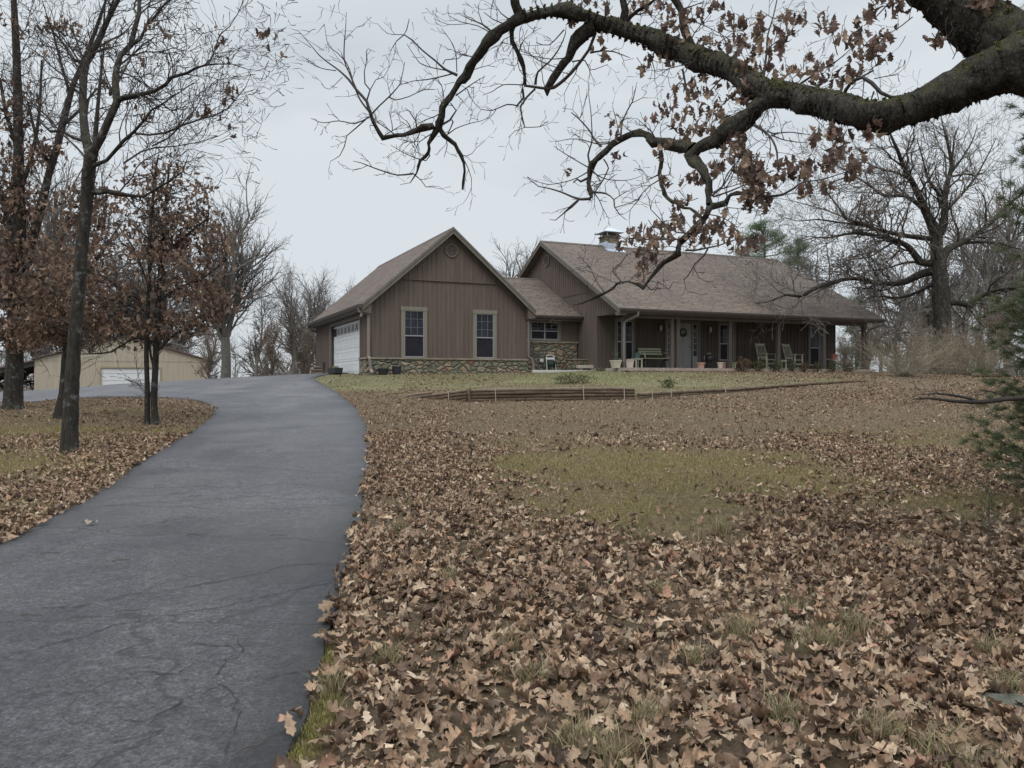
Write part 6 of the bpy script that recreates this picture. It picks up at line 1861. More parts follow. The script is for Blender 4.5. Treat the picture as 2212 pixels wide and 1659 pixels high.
# ================================================================ trees on the grass island at the left
sprout = dict(seg=[.3, .18, .12, .09], wob=.25, up=[.03, .04, .04, .04], levels=4, tip=.0055, kids=[4, 3, 3], t0=[.2, .2, .2], ang=(.45, 1.05), len=.62, rad=.55)
T2 = Wood(31); dep2 = lambda u, v: 11.75+.9*math.sin(u/120+v/170)*min(1, max(0, (420-v)/250))
def tt(wood, dep, W, s_, step=.18):
    q = [tuple(float(v) for v in a.split()) for a in s_.split(',')]
    return trace(wood, W, q, dep, step)
tr = tt(T2, dep2, WD, "150 985 46,150 970 38,152 900 33,157 800 30,164 700 27,172 600 26,178 520 25,187 440 25,189 380 24,199 326 26", .1)
l2 = [tt(T2, dep2, W6, s_) for s_ in (
 "640 1090 76,610 980 60,595 850 54,590 700 52,595 560 50,600 470 46,650 390 44,700 290 42,740 200 38,790 90 34,840 0 30,870 -120 24,900 -300 14,920 -480 6",
 "590 440 28,530 430 24,480 350 20,420 270 16,370 220 12,330 100 8,300 0 5","660 1080 68,720 980 56,780 840 52,830 730 52,820 600 50,830 480 44,860 390 36,930 320 38,960 200 34,990 90 30,990 0 26,980 -130 20,1000 -330 10",
 "940 320 22,1000 280 20,1040 180 18,1100 120 18,1150 50 16,1210 0 12,1260 -120 6","830 710 44,900 690 34,1000 670 30,1100 650 28,1180 600 26,1220 550 24,1330 520 20,1400 480 16,1480 460 14,1550 455 10,1650 455 7,1750 490 5,1860 505 3",
 "1480 460 12,1530 350 11,1560 250 10,1630 190 8,1690 100 6,1730 0 4","1530 380 7,1640 370 5,1780 310 3","640 1190 34,760 1140 26,830 1060 26,880 1000 24,950 940 22,1030 850 18,1080 780 14,1150 740 10,1300 640 7,1420 560 4",
 "960 950 20,1060 960 18,1180 945 18,1300 890 16,1420 850 14,1530 820 12,1620 770 10,1680 700 8,1740 630 6,1780 540 4","880 1160 16,1000 1080 14,1100 1050 12,1250 1040 9,1420 1010 7,1550 970 5,1680 900 3",
 "1080 1040 14,1200 980 12,1300 880 10,1400 760 6,1460 640 4","620 1010 26,520 980 22,440 930 22,360 935 20,280 860 10,200 840 5","620 1130 20,540 1040 16,440 950 14,330 820 12,220 750 10,150 740 6",
 "640 1370 44,760 1360 38,860 1380 32,920 1390 24,1020 1400 16,1100 1350 18,1200 1290 14,1300 1220 9,1340 1100 5","1100 790 12,1060 740 10,1000 700 8,960 650 5","1150 740 10,1220 790 8,1300 760 6,1400 700 4","600 560 20,560 480 14,500 400 10,440 300 7,400 200 4","900 690 12,950 620 8,1000 560 5,1060 480 3")]
for P in l2:
    Ln = np.linalg.norm(np.diff(P[:, :3], axis=0), axis=1).sum()
    T2.along(P, .15, 1.0, int(Ln/.24)+2, .80, sprout, 1, (0, 0, .25), .45, .02)
b_ = (tr[1, 0], tr[1, 1], gz(tr[1, 0], tr[1, 1]))
t = thing('oak_tree', 'tall bare forked oak with a straight dark trunk, nearest tree left of the drive', 'tree', b_)
T2.meshes(b_, t, M_BARK, M_TWIGD, .022, .03)
r_ = np.random.default_rng(8)
tips = [q for q in T2.tips if r_.random() < (.010 if q[2] > 5.2 or q[0] > -5 else .03)]
def cull(P_, lo=(-99,)*3): return P_
v_, f_, c_ = tip_leaves(tips, 3, (.09, .13), .06, BROWN, 9); np_mesh('foliage', v_-np.array(b_), f_, M_LEAFD, t, False, {'tint': c_})

def leafy_tree(name, label, dep, W, traces, seed, side, thr, box, nclu, size=(.10, .16), pal=BROWN, bark=M_BARK, twig=M_TWIGD, group=None, per=9, spread=.13):
    """traced stems, shoots, and clusters of dead leaves filling a picture-sized cloud (u, v, ru, rv, weight)"""
    T_ = Wood(seed); Ps = [tt(T_, dep, W, s_, .2) for s_ in traces]
    D0 = dep(0, 0)
    b_ = (Ps[0][0, 0], Ps[0][0, 1], gz(Ps[0][0, 0], Ps[0][0, 1]))
    for P in Ps:
        Ln = np.linalg.norm(np.diff(P[:, :3], axis=0), axis=1).sum()
        T_.along(P, .25, 1.0, max(3, int(Ln/side[0])), side[1], sprout, 1, (0, 0, .12), .5, .016)
    r_ = np.random.default_rng(seed); cl = []
    wts = np.array([b[4] for b in box], float); wts /= wts.sum()
    allP = np.concatenate(Ps)
    for k in range(nclu):
        bx_ = box[r_.choice(len(box), p=wts)]
        a = r_.uniform(0, 6.28); q = math.sqrt(r_.random())
        u = bx_[0]+bx_[2]*q*math.cos(a); v = bx_[1]+bx_[3]*q*math.sin(a)
        d = dep(u, v)+r_.normal(0, bx_[2]/F*D0*.55); c = np.array(at(u, v, d)); cl.append(c)
        # a twig joins the cluster to the nearest wood inside
        if k % 2 == 0:
            j = np.argmin(((allP[:, :3]-c)**2).sum(1)+np.where(allP[:, 2] > c[2]+.1, 2.0, 0)); s0 = allP[j, :3]; mid_ = (s0+c)/2+r_.normal(0, .06, 3)+np.array([0, 0, -.05])
            T_.add([(*s0, .011), (*((s0+mid_)/2+r_.normal(0, .03, 3)), .009), (*mid_, .008), (*((mid_+c)/2+r_.normal(0, .03, 3)), .006), (*c, .004)])
    cl = np.array(cl); n_ = nclu*per
    P = np.repeat(cl, per, axis=0)+r_.normal(0, spread, (n_, 3))*np.array([1.25, 1.25, .6])
    t = thing(name, label, 'tree', b_, 0, group)
    T_.meshes(b_, t, bark, twig, thr, .03)
    v_, f_, c_ = leaves_mesh(P, r_.uniform(size[0], size[1], n_), r_.uniform(0, 6.28, n_), r_.normal(.9, .6, n_), r_.normal(0, .9, n_), TC, leaf_tints(n_, r_, pal), seed)
    np_mesh('foliage', v_-np.array(b_), f_, M_LEAFD, t, False, {'tint': c_})
    return t
leafy_tree('oak_sapling', 'young twin stemmed oak full of brown leaves on the island by the drive', lambda u, v: 15.9, WD,
 ["318 916 17,318 900 12,318 840 11,316 760 10,318 700 9,322 600 8,326 480 7,335 380 5,342 335 3","335 914 20,334 895 15,333 850 14,337 760 13,340 700 12,345 600 10,352 500 8,360 420 6,366 355 3",
  "334 800 6,326 770 5,323 745 5,325 735 3","333 870 5,324 850 4,320 840 3","338 720 7,300 670 6,260 650 5,200 640 3","318 690 6,280 640 5,230 600 4,190 580 2","342 650 7,390 620 6,440 600 4,490 560 2","345 560 6,400 510 5,450 470 3","340 760 6,380 720 5,430 700 4,480 670 2","322 620 5,290 540 4,250 480 3","338 740 5,290 730 4,240 760 4,170 765 2"],
 41, (.28, .8), .022, [(350,410,95,75,2.2),(420,510,80,60,2.2),(300,500,100,70,1.8),(330,600,150,60,2.8),(400,650,105,50,2.0),(260,680,130,50,1.8),(420,700,70,30,.9),(240,715,60,22,.6),(345,700,70,30,.7),(480,640,25,40,.35),(270,752,20,8,.06),(385,480,60,60,1.0),(200,600,80,90,1.2)], 430, per=7, spread=.125, size=(.08, .14))
leafy_tree('oak_tree', 'leaning mossy oak holding brown leaves, just behind the tall forked oak', lambda u, v: 17.2, WD,
 ["127 905 26,129 888 22,137 850 19,142 780 18,150 720 18,160 650 17,172 560 16,186 480 14,198 400 12,206 300 10,214 200 7,226 90 4","152 700 9,120 640 7,80 600 5,40 590 3","165 620 8,210 560 6,250 500 4","148 740 8,110 700 6,60 690 4","150 720 7,190 690 6,240 680 4"],
 43, (.35, .9), .024, [(150,560,80,90,1.4),(110,650,80,60,1.8),(190,690,70,40,1.2),(80,715,80,30,1.0),(210,470,50,60,.8),(150,725,40,16,.3),(170,440,60,40,.5)], 190, size=(.10, .16))
leafy_tree('oak_tree', 'thick dark forked oak with low brown leaves at the left edge', lambda u, v: 19.8, WD,
 ["28 890 50,28 872 40,31 800 36,35 700 34,38 640 32,38 600 28,42 500 26,40 400 24,40 300 20,38 200 18,35 100 15,30 0 12,28 -90 7","40 650 24,60 560 20,85 460 18,105 380 16,125 310 15,140 250 14,160 180 11,190 110 9,215 40 7,240 -30 4",
  "30 690 14,10 640 12,-10 600 10,-40 560 7","38 540 12,15 470 10,-5 400 8","42 420 10,70 330 8,85 240 6,90 130 4","40 330 10,15 250 8,0 170 6","110 370 9,80 300 7,60 220 5","135 270 8,170 240 6,210 190 4","34 770 10,8 730 8,-10 690 6","150 200 7,130 130 5,110 50 4"],
 45, (.42, 1.1), .03, [(40,640,70,110,2.4),(25,280,35,70,.5),(100,330,30,40,.25),(60,440,50,50,.5),(30,520,50,80,1.2),(60,720,60,35,1.0),(30,400,45,80,.7),(100,560,40,60,.8),(80,60,60,40,.15),(140,60,20,15,.12),(90,310,30,30,.2)], 260, size=(.11, .17))

# ================================================================ the wide oak beyond the right end of the house
T6 = Wood(51); dep6 = lambda u, v: 35.0+2.2*math.sin(u/90+v/140)*min(1, max(0, abs(u-2035)/150))
rt = tt(T6, dep6, WD, "2034 812 60,2034 800 50,2034 740 37,2036 700 36,2033 660 36,2032 620 38", .3)
l6 = [tt(T6, dep6, W5, s_, .3) for s_ in (
 "1378 830 92,1370 740 95,1365 650 90,1350 540 80,1340 430 74,1290 330 56,1250 230 46,1180 90 36,1130 0 30,1090 -110 22,1040 -220 14,1010 -330 7",
 "1368 640 80,1420 550 50,1500 510 44,1580 470 34,1700 380 26,1850 230 20,1950 150 12,2040 60 6","1345 480 60,1400 350 48,1400 220 42,1420 100 34,1450 0 28,1430 -120 20,1400 -240 12,1380 -330 6",
 "1360 690 66,1250 710 54,1150 760 46,1070 775 38,950 772 30,800 742 27,650 770 25,540 810 24,440 860 22,350 850 16,250 890 11,150 905 7,30 880 3","440 860 12,420 930 9,340 1000 5","350 852 9,300 820 8,200 740 5,130 640 3",
 "1340 640 56,1240 630 50,1170 540 40,1080 490 32,950 460 26,800 440 20,640 470 14,540 470 8,440 500 4","1320 480 36,1150 460 30,1000 430 24,870 390 24,740 340 22,720 300 14,660 220 10,600 140 7,560 60 4",
 "870 390 16,700 370 13,560 350 10,420 360 6,300 320 3","740 340 14,620 290 11,480 250 8,360 220 5,270 210 3","1290 300 38,1150 200 24,1000 190 20,900 120 15,800 60 11,700 0 8,600 -40 4","1400 900 56,1500 900 48,1590 930 38","1560 910 34,1620 870 32,1740 820 24,1900 800 16",
 "1350 760 30,1250 820 22,1100 870 16,950 860 10,850 900 5","1180 90 20,1080 40 14,960 10 10,820 -60 6","1400 300 24,1500 200 18,1600 80 14,1680 -60 9,1740 -180 5","1430 60 18,1520 -60 13,1590 -180 8,1620 -280 4","1500 510 22,1650 500 18,1800 520 12,1950 560 7","1400 220 20,1300 100 15,1260 -40 11,1220 -180 6","1080 490 16,1000 540 12,900 600 9,760 620 6,640 660 3","800 742 14,720 700 10,600 690 7,500 620 4","1240 630 20,1130 640 14,1000 680 10,880 690 6")]
spr6 = dict(seg=[.55, .35, .25, .2], wob=.26, up=[.03, .03, .03, .03], levels=4, tip=.009, kids=[4, 4, 4], t0=[.15, .12, .12], ang=(.4, 1.0), len=.62, rad=.55)
for P in l6:
    Ln = np.linalg.norm(np.diff(P[:, :3], axis=0), axis=1).sum()
    T6.along(P, .12, 1.0, int(Ln/.48)+3, 1.6, spr6, 1, (0, 0, .15), .55, .05)
b_ = (rt[1, 0], rt[1, 1], gz(rt[1, 0], rt[1, 1])-.1)
t = thing('oak_tree', 'broad spreading bare oak with thick trunk right of the house behind the tan bushes', 'tree', b_)
T6.meshes(b_, t, M_BARK, M_TWIGG, .05, .03)
r_ = np.random.default_rng(18); tips = [q for q in T6.tips if q[2] < 10.5 and q[0] > 13.5 and r_.random() < .018]
v_, f_, c_ = tip_leaves(tips, 6, (.13, .2), .2, BROWN+TANL, 19, tmpl=TS); np_mesh('foliage', v_-np.array(b_), f_, M_LEAFD, t, False, {'tint': c_})

# ================================================================ procedural woodland trees
def make_tree(seed, h, style, leaves=None):
    """bare winter tree of height h rooted at the origin"""
    W_ = Wood(seed); rnd = random.Random(seed)
    if style == 'vase':
        r0 = h*.024; fork = h*.26
        W_.add(catmull([(0, 0, -.6, r0*1.5), (0, 0, 0, r0*1.25), (.02*h*.2, 0, fork*.5, r0), (0, .01*h, fork, r0*.92)], .4))
        prm = dict(seg=[.7, .5, .35, .25], wob=.17, up=[.06, .07, .06, .05], levels=4, tip=.009, kids=[8, 6, 4], t0=[.15, .12, .12], ang=(.30, .85), len=.52, rad=.5)
        for k in range(9):
            a = 2*math.pi*(k+rnd.uniform(-.3, .3))/9; s_ = rnd.uniform(.12, .62)
            W_.grow((0, .01*h, fork*rnd.uniform(.8, 1.3)), (math.cos(a)*s_, math.sin(a)*s_, .9), h*rnd.uniform(.52, .62), r0*.55, 0, prm)
    elif style == 'slim':
        r0 = h*.014
        P = catmull([(0, 0, -.6, r0*1.4), (0, 0, 0, r0*1.2), (.03*h*rnd.uniform(-1, 1), .02*h, h*.35, r0), (.03*h*rnd.uniform(-1, 1), 0, h*.7, r0*.55), (.04*h*rnd.uniform(-1, 1), 0, h, r0*.12)], .5)
        W_.add(P)
        prm = dict(seg=[.6, .4, .3, .2], wob=.19, up=[.05, .06, .05], levels=3, tip=.009, kids=[8, 5], t0=[.15, .15], ang=(.4, .9), len=.48, rad=.55)
        W_.along(P, .35, .99, 26, h*.24, prm, 0, (0, 0, .4), .55, r0*.5)
    else:
        r0 = h*.028; fork = h*.28
        W_.add(catmull([(0, 0, -.6, r0*1.5), (0, 0, 0, r0*1.25), (.02*h, 0, fork*.5, r0), (0, 0, fork, r0*.9), (0, .02*h, fork*1.6, r0*.7)], .4))
        prm = dict(seg=[.6, .45, .3, .22], wob=.24, up=[.035, .03, .03, .03], levels=4, tip=.009, kids=[7, 5, 4], t0=[.15, .12, .12], ang=(.45, 1.05), len=.55, rad=.52)
        for k in range(7):
            a = 2*math.pi*(k+rnd.uniform(-.3, .3))/7; s_ = rnd.uniform(.5, 1.3)
            W_.grow((0, 0, fork*rnd.uniform(.75, 1.6)), (math.cos(a)*s_, math.sin(a)*s_, .7), h*rnd.uniform(.40, .54), r0*.5, 0, prm)
    return W_
bg_col = C
def plant(W_, name, label, x, y, base, sc, rz, bark, twig, leaves=None, group=None, src=None, thr=.04):
    if src is not None:
        o = copy_tree(src); o.location = (x, y, base); o.scale = (sc,)*3; o.rotation_euler = (0, 0, rz); o['label'] = label
        return o
    t = thing(name, label, 'tree', (x, y, base), rz, group); t.scale = (sc,)*3
    W_.meshes((0, 0, 0), t, bark, twig, thr)
    if leaves:
        pal, frac, per, size = leaves; r_ = np.random.default_rng(3)
        tips = [q for q in W_.tips if r_.random() < frac]
        v_, f_, c_ = tip_leaves(tips, per, size, .25, pal, 4, .8, TS); np_mesh('foliage', v_, f_, M_LEAFD, t, False, {'tint': c_})
    return t
GRP = 'bare trees standing beyond the house and drive'
protos = {}
def bgt(kind, u, y, vtop, label, rz):
    x = (u-1106)/F*y; g = gz(x, y); ztop = EYE+(822-vtop)/F*y; h = ztop-g
    if kind not in protos:
        H, style, seed, lv, bark, twig, nm = KINDS[kind]
        W_ = make_tree(seed, H, style)
        top = max(p[:, 2].max() for p in W_.pl)
        o = plant(W_, nm, label, x, y, g, h/top, rz, bark, twig, lv, GRP)
        protos[kind] = (o, top); return o
    o, top = protos[kind]
    return plant(None, None, label, x, y, g, h/top, rz, None, None, src=o)
KINDS = {'vase': (11, 'vase', 101, None, M_BARKG, M_TWIGG, 'bare_tree'), 'vase2': (11, 'vase', 107, None, M_BARKG, M_TWIGG, 'bare_tree'), 'slim': (9, 'slim', 103, None, M_BARKG, M_TWIGG, 'bare_tree'), 'slim2': (9, 'slim', 113, None, M_BARKG, M_TWIGG, 'bare_tree'),
 'spread': (10, 'spread', 105, None, M_BARKG, M_TWIGG, 'bare_tree'), 'tan': (6, 'slim', 109, (TANL, .16, 2, (.10, .17)), M_BARKG, M_TWIGG, 'beech_tree')}
BG = [('vase', 487, 38.5, 318, 'tall vase shaped bare tree with a thick trunk at the end of the drive', .4),
 ('slim', 628, 46, 535, 'slender bare tree midway between the vase shaped tree and the garage', .2),
 ('slim2', 562, 55, 585, 'bare tree just right of the tall vase shaped tree', 1.2), ('vase2', 660, 60, 560, 'bare tree rising just left of the garage roof', 2.2), ('slim', 700, 62, 570, 'thin bare treetop showing directly left of the garage eave', 3.0),
 ('vase2', 1096, 52, 500, 'bare round topped tree showing between the garage and main roofs', .5), ('slim2', 1052, 58, 545, 'thin bare treetop beside the right slope of the garage roof', 1.9), ('slim', 1140, 57, 530, 'thin bare treetop touching the left slope of the main roof', 2.6),
 ('slim2', 752, 58, 585, 'small bare treetop peeping over the left end of the garage roof', .3), ('slim', 790, 60, 580, 'small bare treetop over the middle of the garage roof slope', 1.1),
 ('spread', 440, 62, 640, 'bare tree right of the barn behind the brown leaved sapling', .9), ('tan', 590, 48, 672, 'small tree with tan leaves left of the garage by the drive', .5), ('tan', 655, 55, 680, 'tan leaved sapling close to the garage corner', 1.4), ('tan', 450, 50, 690, 'low tan leaved tree at the right corner of the barn', 3.4),
 ('spread', 30, 62, 640, 'bare tree behind the open lean-to at the far left', 1.9), ('slim', 90, 72, 620, 'thin bare tree behind the left end of the barn', .4), ('vase', 180, 78, 560, 'bare tree behind the left half of the barn roof', 2.0), ('spread', 300, 80, 610, 'bare tree behind the right half of the barn roof', .2), ('slim2', 380, 76, 600, 'thin bare tree behind the right barn eave', .8),
 ('spread', 1935, 47, 520, 'bare tree between the porch corner and the broad oak', .6), ('slim', 1855, 50, 600, 'thin bare tree seen past the right corner post of the porch', .1), ('slim2', 1895, 58, 560, 'thin bare tree behind the left tan bush', 2.9), ('spread', 2120, 50, 430, 'bare tree right of the broad oak trunk', 1.3), ('vase', 2180, 56, 300, 'tall bare tree at the right edge behind the cedar', .9), ('spread', 2240, 46, 480, 'bare tree partly cut off by the right edge', 2.2),
 ('vase2', 1990, 62, 470, 'bare tree directly behind the left side of the broad oak', .2), ('slim', 2070, 60, 560, 'thin bare tree behind the right side of the broad oak trunk', 1.5), ('tan', 1880, 45, 690, 'tan leaved tree between the porch post and the left tan bush', .7), ('tan', 1975, 52, 660, 'tan leaved tree above the gap of the two tan bushes', 2.0), ('tan', 2150, 44, 650, 'tan leaved tree above the right tan bush', 1.2), ('tan', 1822, 48, 715, 'tan leaved tree framed by the open porch end', 3.0), ('slim2', 1760, 64, 540, 'thin bare treetop over the right end of the main roof', .9), ('slim', 1715, 60, 530, 'thin bare treetop right of the pine above the roof', 2.2), ('spread', -60, 40, 380, 'bare tree cut off by the left edge of the picture', 1.0), ('vase2', 90, 74, 260, 'tall bare tree between the two left trunks and the barn', 2.7), ('vase', 310, 78, 420, 'tall bare tree behind the brown leaved sapling', 1.4)]
for a in BG: bgt(*a)

# pines behind the roof
def pine(u, y, vtop, vbot, wr, label, seed):
    x = (u-1106)/F*y; g = gz(x, y); top = EYE+(822-vtop)/F*y; rad = wr/F*y
    t = thing('pine_tree', label, 'tree', (x, y, g), 0, 'pines behind the main roof')
    rnd = random.Random(seed); r_ = np.random.default_rng(seed); H = top-g; low = (EYE+(822-vbot)/F*y)-g
    W_ = Wood(seed); P = catmull([(0, 0, -.3, H*.02), (0, 0, H*.5, H*.014), (.1, 0, H*.97, .03)], .6); W_.add(P); cl = []
    for k in range(34):
        zz = low+(H-low)*(k/34)**.9; a = rnd.uniform(0, 6.28); q = rad*(1-((zz-low)/(H-low))**2*.62)*rnd.uniform(.45, 1.05)
        e_ = (math.cos(a)*q, math.sin(a)*q, zz+.35); W_.add([(0, 0, zz-.2, .05), (e_[0]*.5, e_[1]*.5, zz-.05, .035), (*e_, .015)])
        for j in range(5):
            f = rnd.uniform(.45, 1.05); cl.append((e_[0]*f+rnd.gauss(0, .2), e_[1]*f+rnd.gauss(0, .2), zz+.3*f+rnd.gauss(0, .12)))
    W_.meshes((0, 0, 0), t, M_BARKG, M_TWIGG, .02)
    cl = np.array(cl); per = 70; n_ = len(cl)*per; dd = r_.normal(size=(n_, 3)); dd /= np.linalg.norm(dd, axis=1)[:, None]
    Pn = np.repeat(cl, per, axis=0)+dd*np.array([.38, .38, .24])*(r_.random((n_, 1))**.4)
    v_, f_, c_ = leaves_mesh(Pn, r_.uniform(.16, .28, n_), r_.uniform(0, 6.28, n_), r_.normal(-.5, .6, n_), r_.normal(0, .8, n_), [TN], leaf_tints(n_, r_, [(.08,.15,.055),(.11,.18,.065),(.14,.20,.085),(.055,.10,.045)]), seed)
    np_mesh('foliage', v_, f_, M_LEAFG, t, False, {'tint': c_})
TN = (np.array([(-.5, -.06, 0), (.5, -.015, 0), (.5, .015, 0), (-.5, .06, 0)]), np.array([(0, 1, 2, 3)]))
pine(1650, 60, 486, 600, 72, 'green round crowned pine showing above the main roof ridge', 5)
pine(1722, 66, 522, 640, 48, 'smaller green pine right of the round crowned pine', 8)
pine(1850, 62, 650, 800, 40, 'green pine seen through the open right end of the porch', 11)

# ================================================================ far woodland as one mass
def far_wood():
    src = [make_tree(301, 9, 'slim'), make_tree(303, 9, 'spread')]
    data = []
    for W_ in src:
        pl = [p for i, p in enumerate(W_.pl) if p[0, 3] > .05 or i % 3 == 0]
        V, Q = tubes([p if len(p) < 5 else p[::2] if len(p) % 2 else np.vstack([p[:-1:2], p[-1:]]) for p in pl], 3); data.append((V, Q))
    r_ = np.random.default_rng(77); VV, QQ = [], []; off = 0
    for k in range(240):
        a = r_.uniform(-.78, .78); y = r_.uniform(78, 150); x = math.tan(a)*y
        g = gz(x, y); V, Q = data[k % 2]; sc = r_.uniform(.8, 1.35); th = r_.uniform(0, 6.28)
        top_v = 822-F*(g+9*sc-EYE)/y
        lim = 640 if abs(x/y) > .33 else 700
        if top_v < lim: sc *= max(.4, ((822-lim)/F*y+EYE-g)/(9*sc))
        c, s_ = math.cos(th), math.sin(th)
        v2 = np.stack([V[:, 0]*c-V[:, 1]*s_, V[:, 0]*s_+V[:, 1]*c, V[:, 2]], 1)*sc+np.array([x, y, g]); VV.append(v2); QQ.append(Q+off); off += len(V)
    o = np_mesh('distant_wood', np.concatenate(VV), np.concatenate(QQ), simple('distant_bark', (.15, .135, .12), .95, .2, 2, bmp=0), None, True)
    tag(o, 'distant leafless wood on the slope beyond the barn and house', 'woodland', kind='stuff')
    # undergrowth: brown and grey brush filling the foot of the wood
    n_ = 26000; a = r_.uniform(-.8, .8, n_); y = r_.uniform(58, 150, n_); x = np.tan(a)*y; g = ground(x, y)
    hgt = (fbm(x, y, 9, 3)**2*3.2+.3); P = np.stack([x, y, g+hgt*r_.random(n_)**1.3], 1)
    v_, f_, c_ = leaves_mesh(P, r_.uniform(.35, .9, n_), r_.uniform(0, 6.28, n_), r_.normal(-.9, .5, n_), r_.normal(0, .9, n_), [TN], leaf_tints(n_, r_, [(.15,.125,.105),(.19,.15,.12),(.12,.105,.09),(.22,.15,.11)]), 5)
    o = np_mesh('undergrowth', v_, f_, M_LEAFG, None, False, {'tint': c_}); tag(o, 'grey brown undergrowth at the foot of the far woods', 'undergrowth', kind='stuff')
far_wood()

# ================================================================ tan twiggy bushes right of the porch
def twig_bush(label, u, y, wr, h, seed, n=210):
    x = (u-1106)/F*y; g = gz(x, y); W_ = Wood(seed); rnd = random.Random(seed)
    prm = dict(seg=[.22, .14, .1], wob=.15, up=[-.02, .02, .02], levels=3, tip=.0035, kids=[5, 3], t0=[.25, .2], ang=(.3, .95), len=.42, rad=.6)
    for k in range(n):
        a = rnd.uniform(0, 6.28); q = rnd.random()**.6; s_ = q*1.25
        W_.grow((math.cos(a)*.22*q, math.sin(a)*.22*q, -.05), (math.cos(a)*s_, math.sin(a)*s_, 1.0), h*rnd.uniform(.55, 1.1)*(1+.2*q), .009, 0, prm)
    t = thing('forsythia_bush', label, 'bush', (x, y, g), 0, 'leafless tan bushes right of the porch')
    V, Q = tubes(W_.pl, 3); np_mesh('stems', V, Q, M_TWIGT, t, True)
    MB().lathe([(.30, -.1), (.26, .06), (.12, .14), (.001, .16)], n=12, cap=False).build('root_crown', M_BARK, t, smooth=True)
twig_bush('leafless tan bush with arching stems beside the right corner post of the porch', 1955, 29.5, 0, 1.8, 5, 80)
twig_bush('leafless tan bush under the broad oak, right of the bush by the porch', 2105, 31.5, 0, 1.9, 6, 80)
twig_bush('smaller leafless tan bush between and behind the two larger ones', 2035, 33.5, 0, 1.8, 7, 45)
y = 30.6; x0 = (2080-1106)/F*y; 
t = tag(MB().tube([(0, 0, 0), (.8, .1, .01), (1.6, .15, .03)], [.10, .09, .08], 10).build('fallen_log', M_LOG), 'thick grey log lying at the foot of the right tan bush', 'log'); t.location = (x0, y-.5, gz(x0, y-.5)+.06)

# ================================================================ red cedar at the right edge
def cedar():
    cx_, cy_ = 5.55, 7.6; g = gz(cx_, cy_); W_ = Wood(61); rnd = random.Random(61); r_ = np.random.default_rng(61)
    H = 6.2; P = catmull([(0, 0, -.2, .11), (0, 0, .3, .095), (.03, .02, 1.5, .08), (-.02, 0, 3.5, .05), (0, 0, H, .008)], .2); W_.add(P)
    sp = []
    nb_ = 380
    for k in range(nb_):
        zz = .25+(H-.45)*(k/nb_)**.95+rnd.uniform(-.04, .04); a = rnd.uniform(0, 6.28)
        if rnd.random() < .45: a = rnd.uniform(2.3, 4.2)
        dens = .6 if 1.15 < zz < 1.6 else (.7 if 2.0 < zz < 3.4 else 1.0)
        if rnd.random() > dens: continue
        R0 = (1.10 if zz < 1.9 else .95)*(1-(zz/H)*.62)*rnd.uniform(.55, 1.08)
        dz = rnd.uniform(.02, .45); pts = []; n = 7; rr_w = rnd.uniform(-.15, .15)
        for j in range(n+1):
            f = j/n; pts.append((math.cos(a+rr_w*f)*R0*f, math.sin(a+rr_w*f)*R0*f, zz+dz*R0*f-.20*R0*math.sin(f*3), .012*(1-f)+.002))
        W_.add(pts)
        for j in range(1, n+1):
            for m_ in range(7):
                b_a = a+rnd.choice([-1, 1])*rnd.uniform(.3, 1.2); ln = rnd.uniform(.08, .24)*(1.15-.5*j/n); q = pts[j]
                e_ = (q[0]+math.cos(b_a)*ln, q[1]+math.sin(b_a)*ln, q[2]+rnd.uniform(-.4, .45)*ln)
                W_.add([(q[0], q[1], q[2], .003), (*e_, .0015)]); sp.append((q[:3], e_))
    t = thing('cedar_tree', 'feathery dark green cedar at the right edge of the picture', 'tree', (cx_, cy_, g))
    W_.meshes((0, 0, 0), t, M_BARKG, M_TWIGG, .03)
    # sprays of scale leaves
    A = np.array([s_[0] for s_ in sp]); B = np.array([s_[1] for s_ in sp]); per = 36; n_ = len(sp)*per
    f = r_.random((n_, 1)); Pn = np.repeat(A, per, axis=0)*(1-f)+np.repeat(B, per, axis=0)*f+r_.normal(0, .012, (n_, 3))
    D = np.repeat(B-A, per, axis=0); yaw = np.arctan2(D[:, 1], D[:, 0])+r_.normal(0, .7, n_)
    v_, f_, c_ = leaves_mesh(Pn, r_.uniform(.020, .048, n_), yaw, r_.normal(-.25, .55, n_), r_.normal(0, .9, n_), [(TN[0]*np.array([1, .8, 1]), TN[1])], leaf_tints(n_, r_, [(.085,.135,.050),(.11,.16,.058),(.145,.18,.07),(.18,.18,.07),(.07,.11,.05)]), 7)
    np_mesh('foliage', v_, f_, M_LEAFG, t, False, {'tint': c_})
cedar()
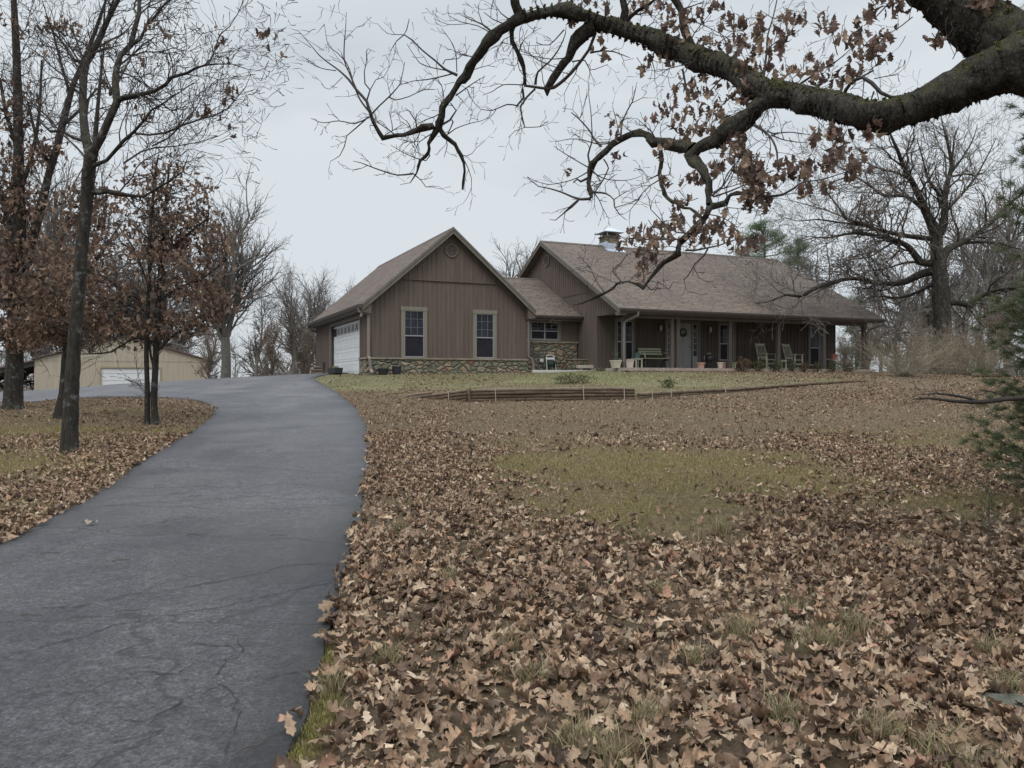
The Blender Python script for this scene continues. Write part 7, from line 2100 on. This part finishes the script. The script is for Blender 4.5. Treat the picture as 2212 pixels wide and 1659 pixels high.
# dead limb reaching left from the cedar
dd = Wood(66); dpt = lambda u, v: 7.3
P = tt(dd, dpt, WD, "2290 855 13,2230 858 12,2170 862 11,2120 868 11,2060 866 8,2010 860 5,1972 862 3", .08)
P2 = tt(dd, dpt, WD, "2120 868 7,2070 855 6,2020 850 4,1985 852 2", .08); P3 = tt(dd, dpt, WD, "2180 862 5,2160 850 4,2120 842 3", .08)
for q in (P, P2, P3): dd.along(q, .4, 1, 7, .16, tw_prm, 1, (0, 0, -.05), .6, .003)
b_ = (P[0, 0], P[0, 1], P[0, 2])
cd = [o for o in C.objects if o.name.startswith('cedar_tree')][0]
V, Q = tubes(dd.pl, 5); np_mesh('dead_limb', V-np.array(cd.location), Q, M_TWIGD, cd, True)
# small cedar seedling in the lawn
def seedling(u, v, h, label, seed):
    x, y, z = hit(u, v); rnd = random.Random(seed); r_ = np.random.default_rng(seed); W_ = Wood(seed); W_.add([(0, 0, -.02, .006), (.01, 0, h*.5, .004), (0, .01, h, .002)]); sp = []
    for k in range(46):
        zz = h*(.1+.85*k/46); a = rnd.uniform(0, 6.28); ln = h*.22*(1.1-zz/h)+.02; e_ = (math.cos(a)*ln, math.sin(a)*ln, zz+ln*.7); W_.add([(0, 0, zz, .002), (*e_, .001)]); sp.append(((0, 0, zz), e_))
    t = thing('cedar_seedling', label, 'seedling', (x, y, z)); W_.meshes((0, 0, 0), t, M_BARKG, M_TWIGG, .005)
    A = np.array([s_[0] for s_ in sp]); B = np.array([s_[1] for s_ in sp]); per = 16; n_ = len(sp)*per; f = r_.uniform(.3, 1.05, (n_, 1))
    Pn = np.repeat(A, per, axis=0)*(1-f)+np.repeat(B, per, axis=0)*f+r_.normal(0, .005, (n_, 3))
    v_, f_, c_ = leaves_mesh(Pn, r_.uniform(.015, .035, n_), r_.uniform(0, 6.28, n_), r_.normal(-.7, .5, n_), r_.normal(0, .8, n_), [TN], leaf_tints(n_, r_, [(.08,.10,.05),(.11,.12,.06),(.06,.08,.045)]), seed)
    np_mesh('foliage', v_, f_, M_LEAFG, t, False, {'tint': c_})
seedling(2135, 1160, .42, 'little green cedar seedling standing in the lawn near the right edge', 3)
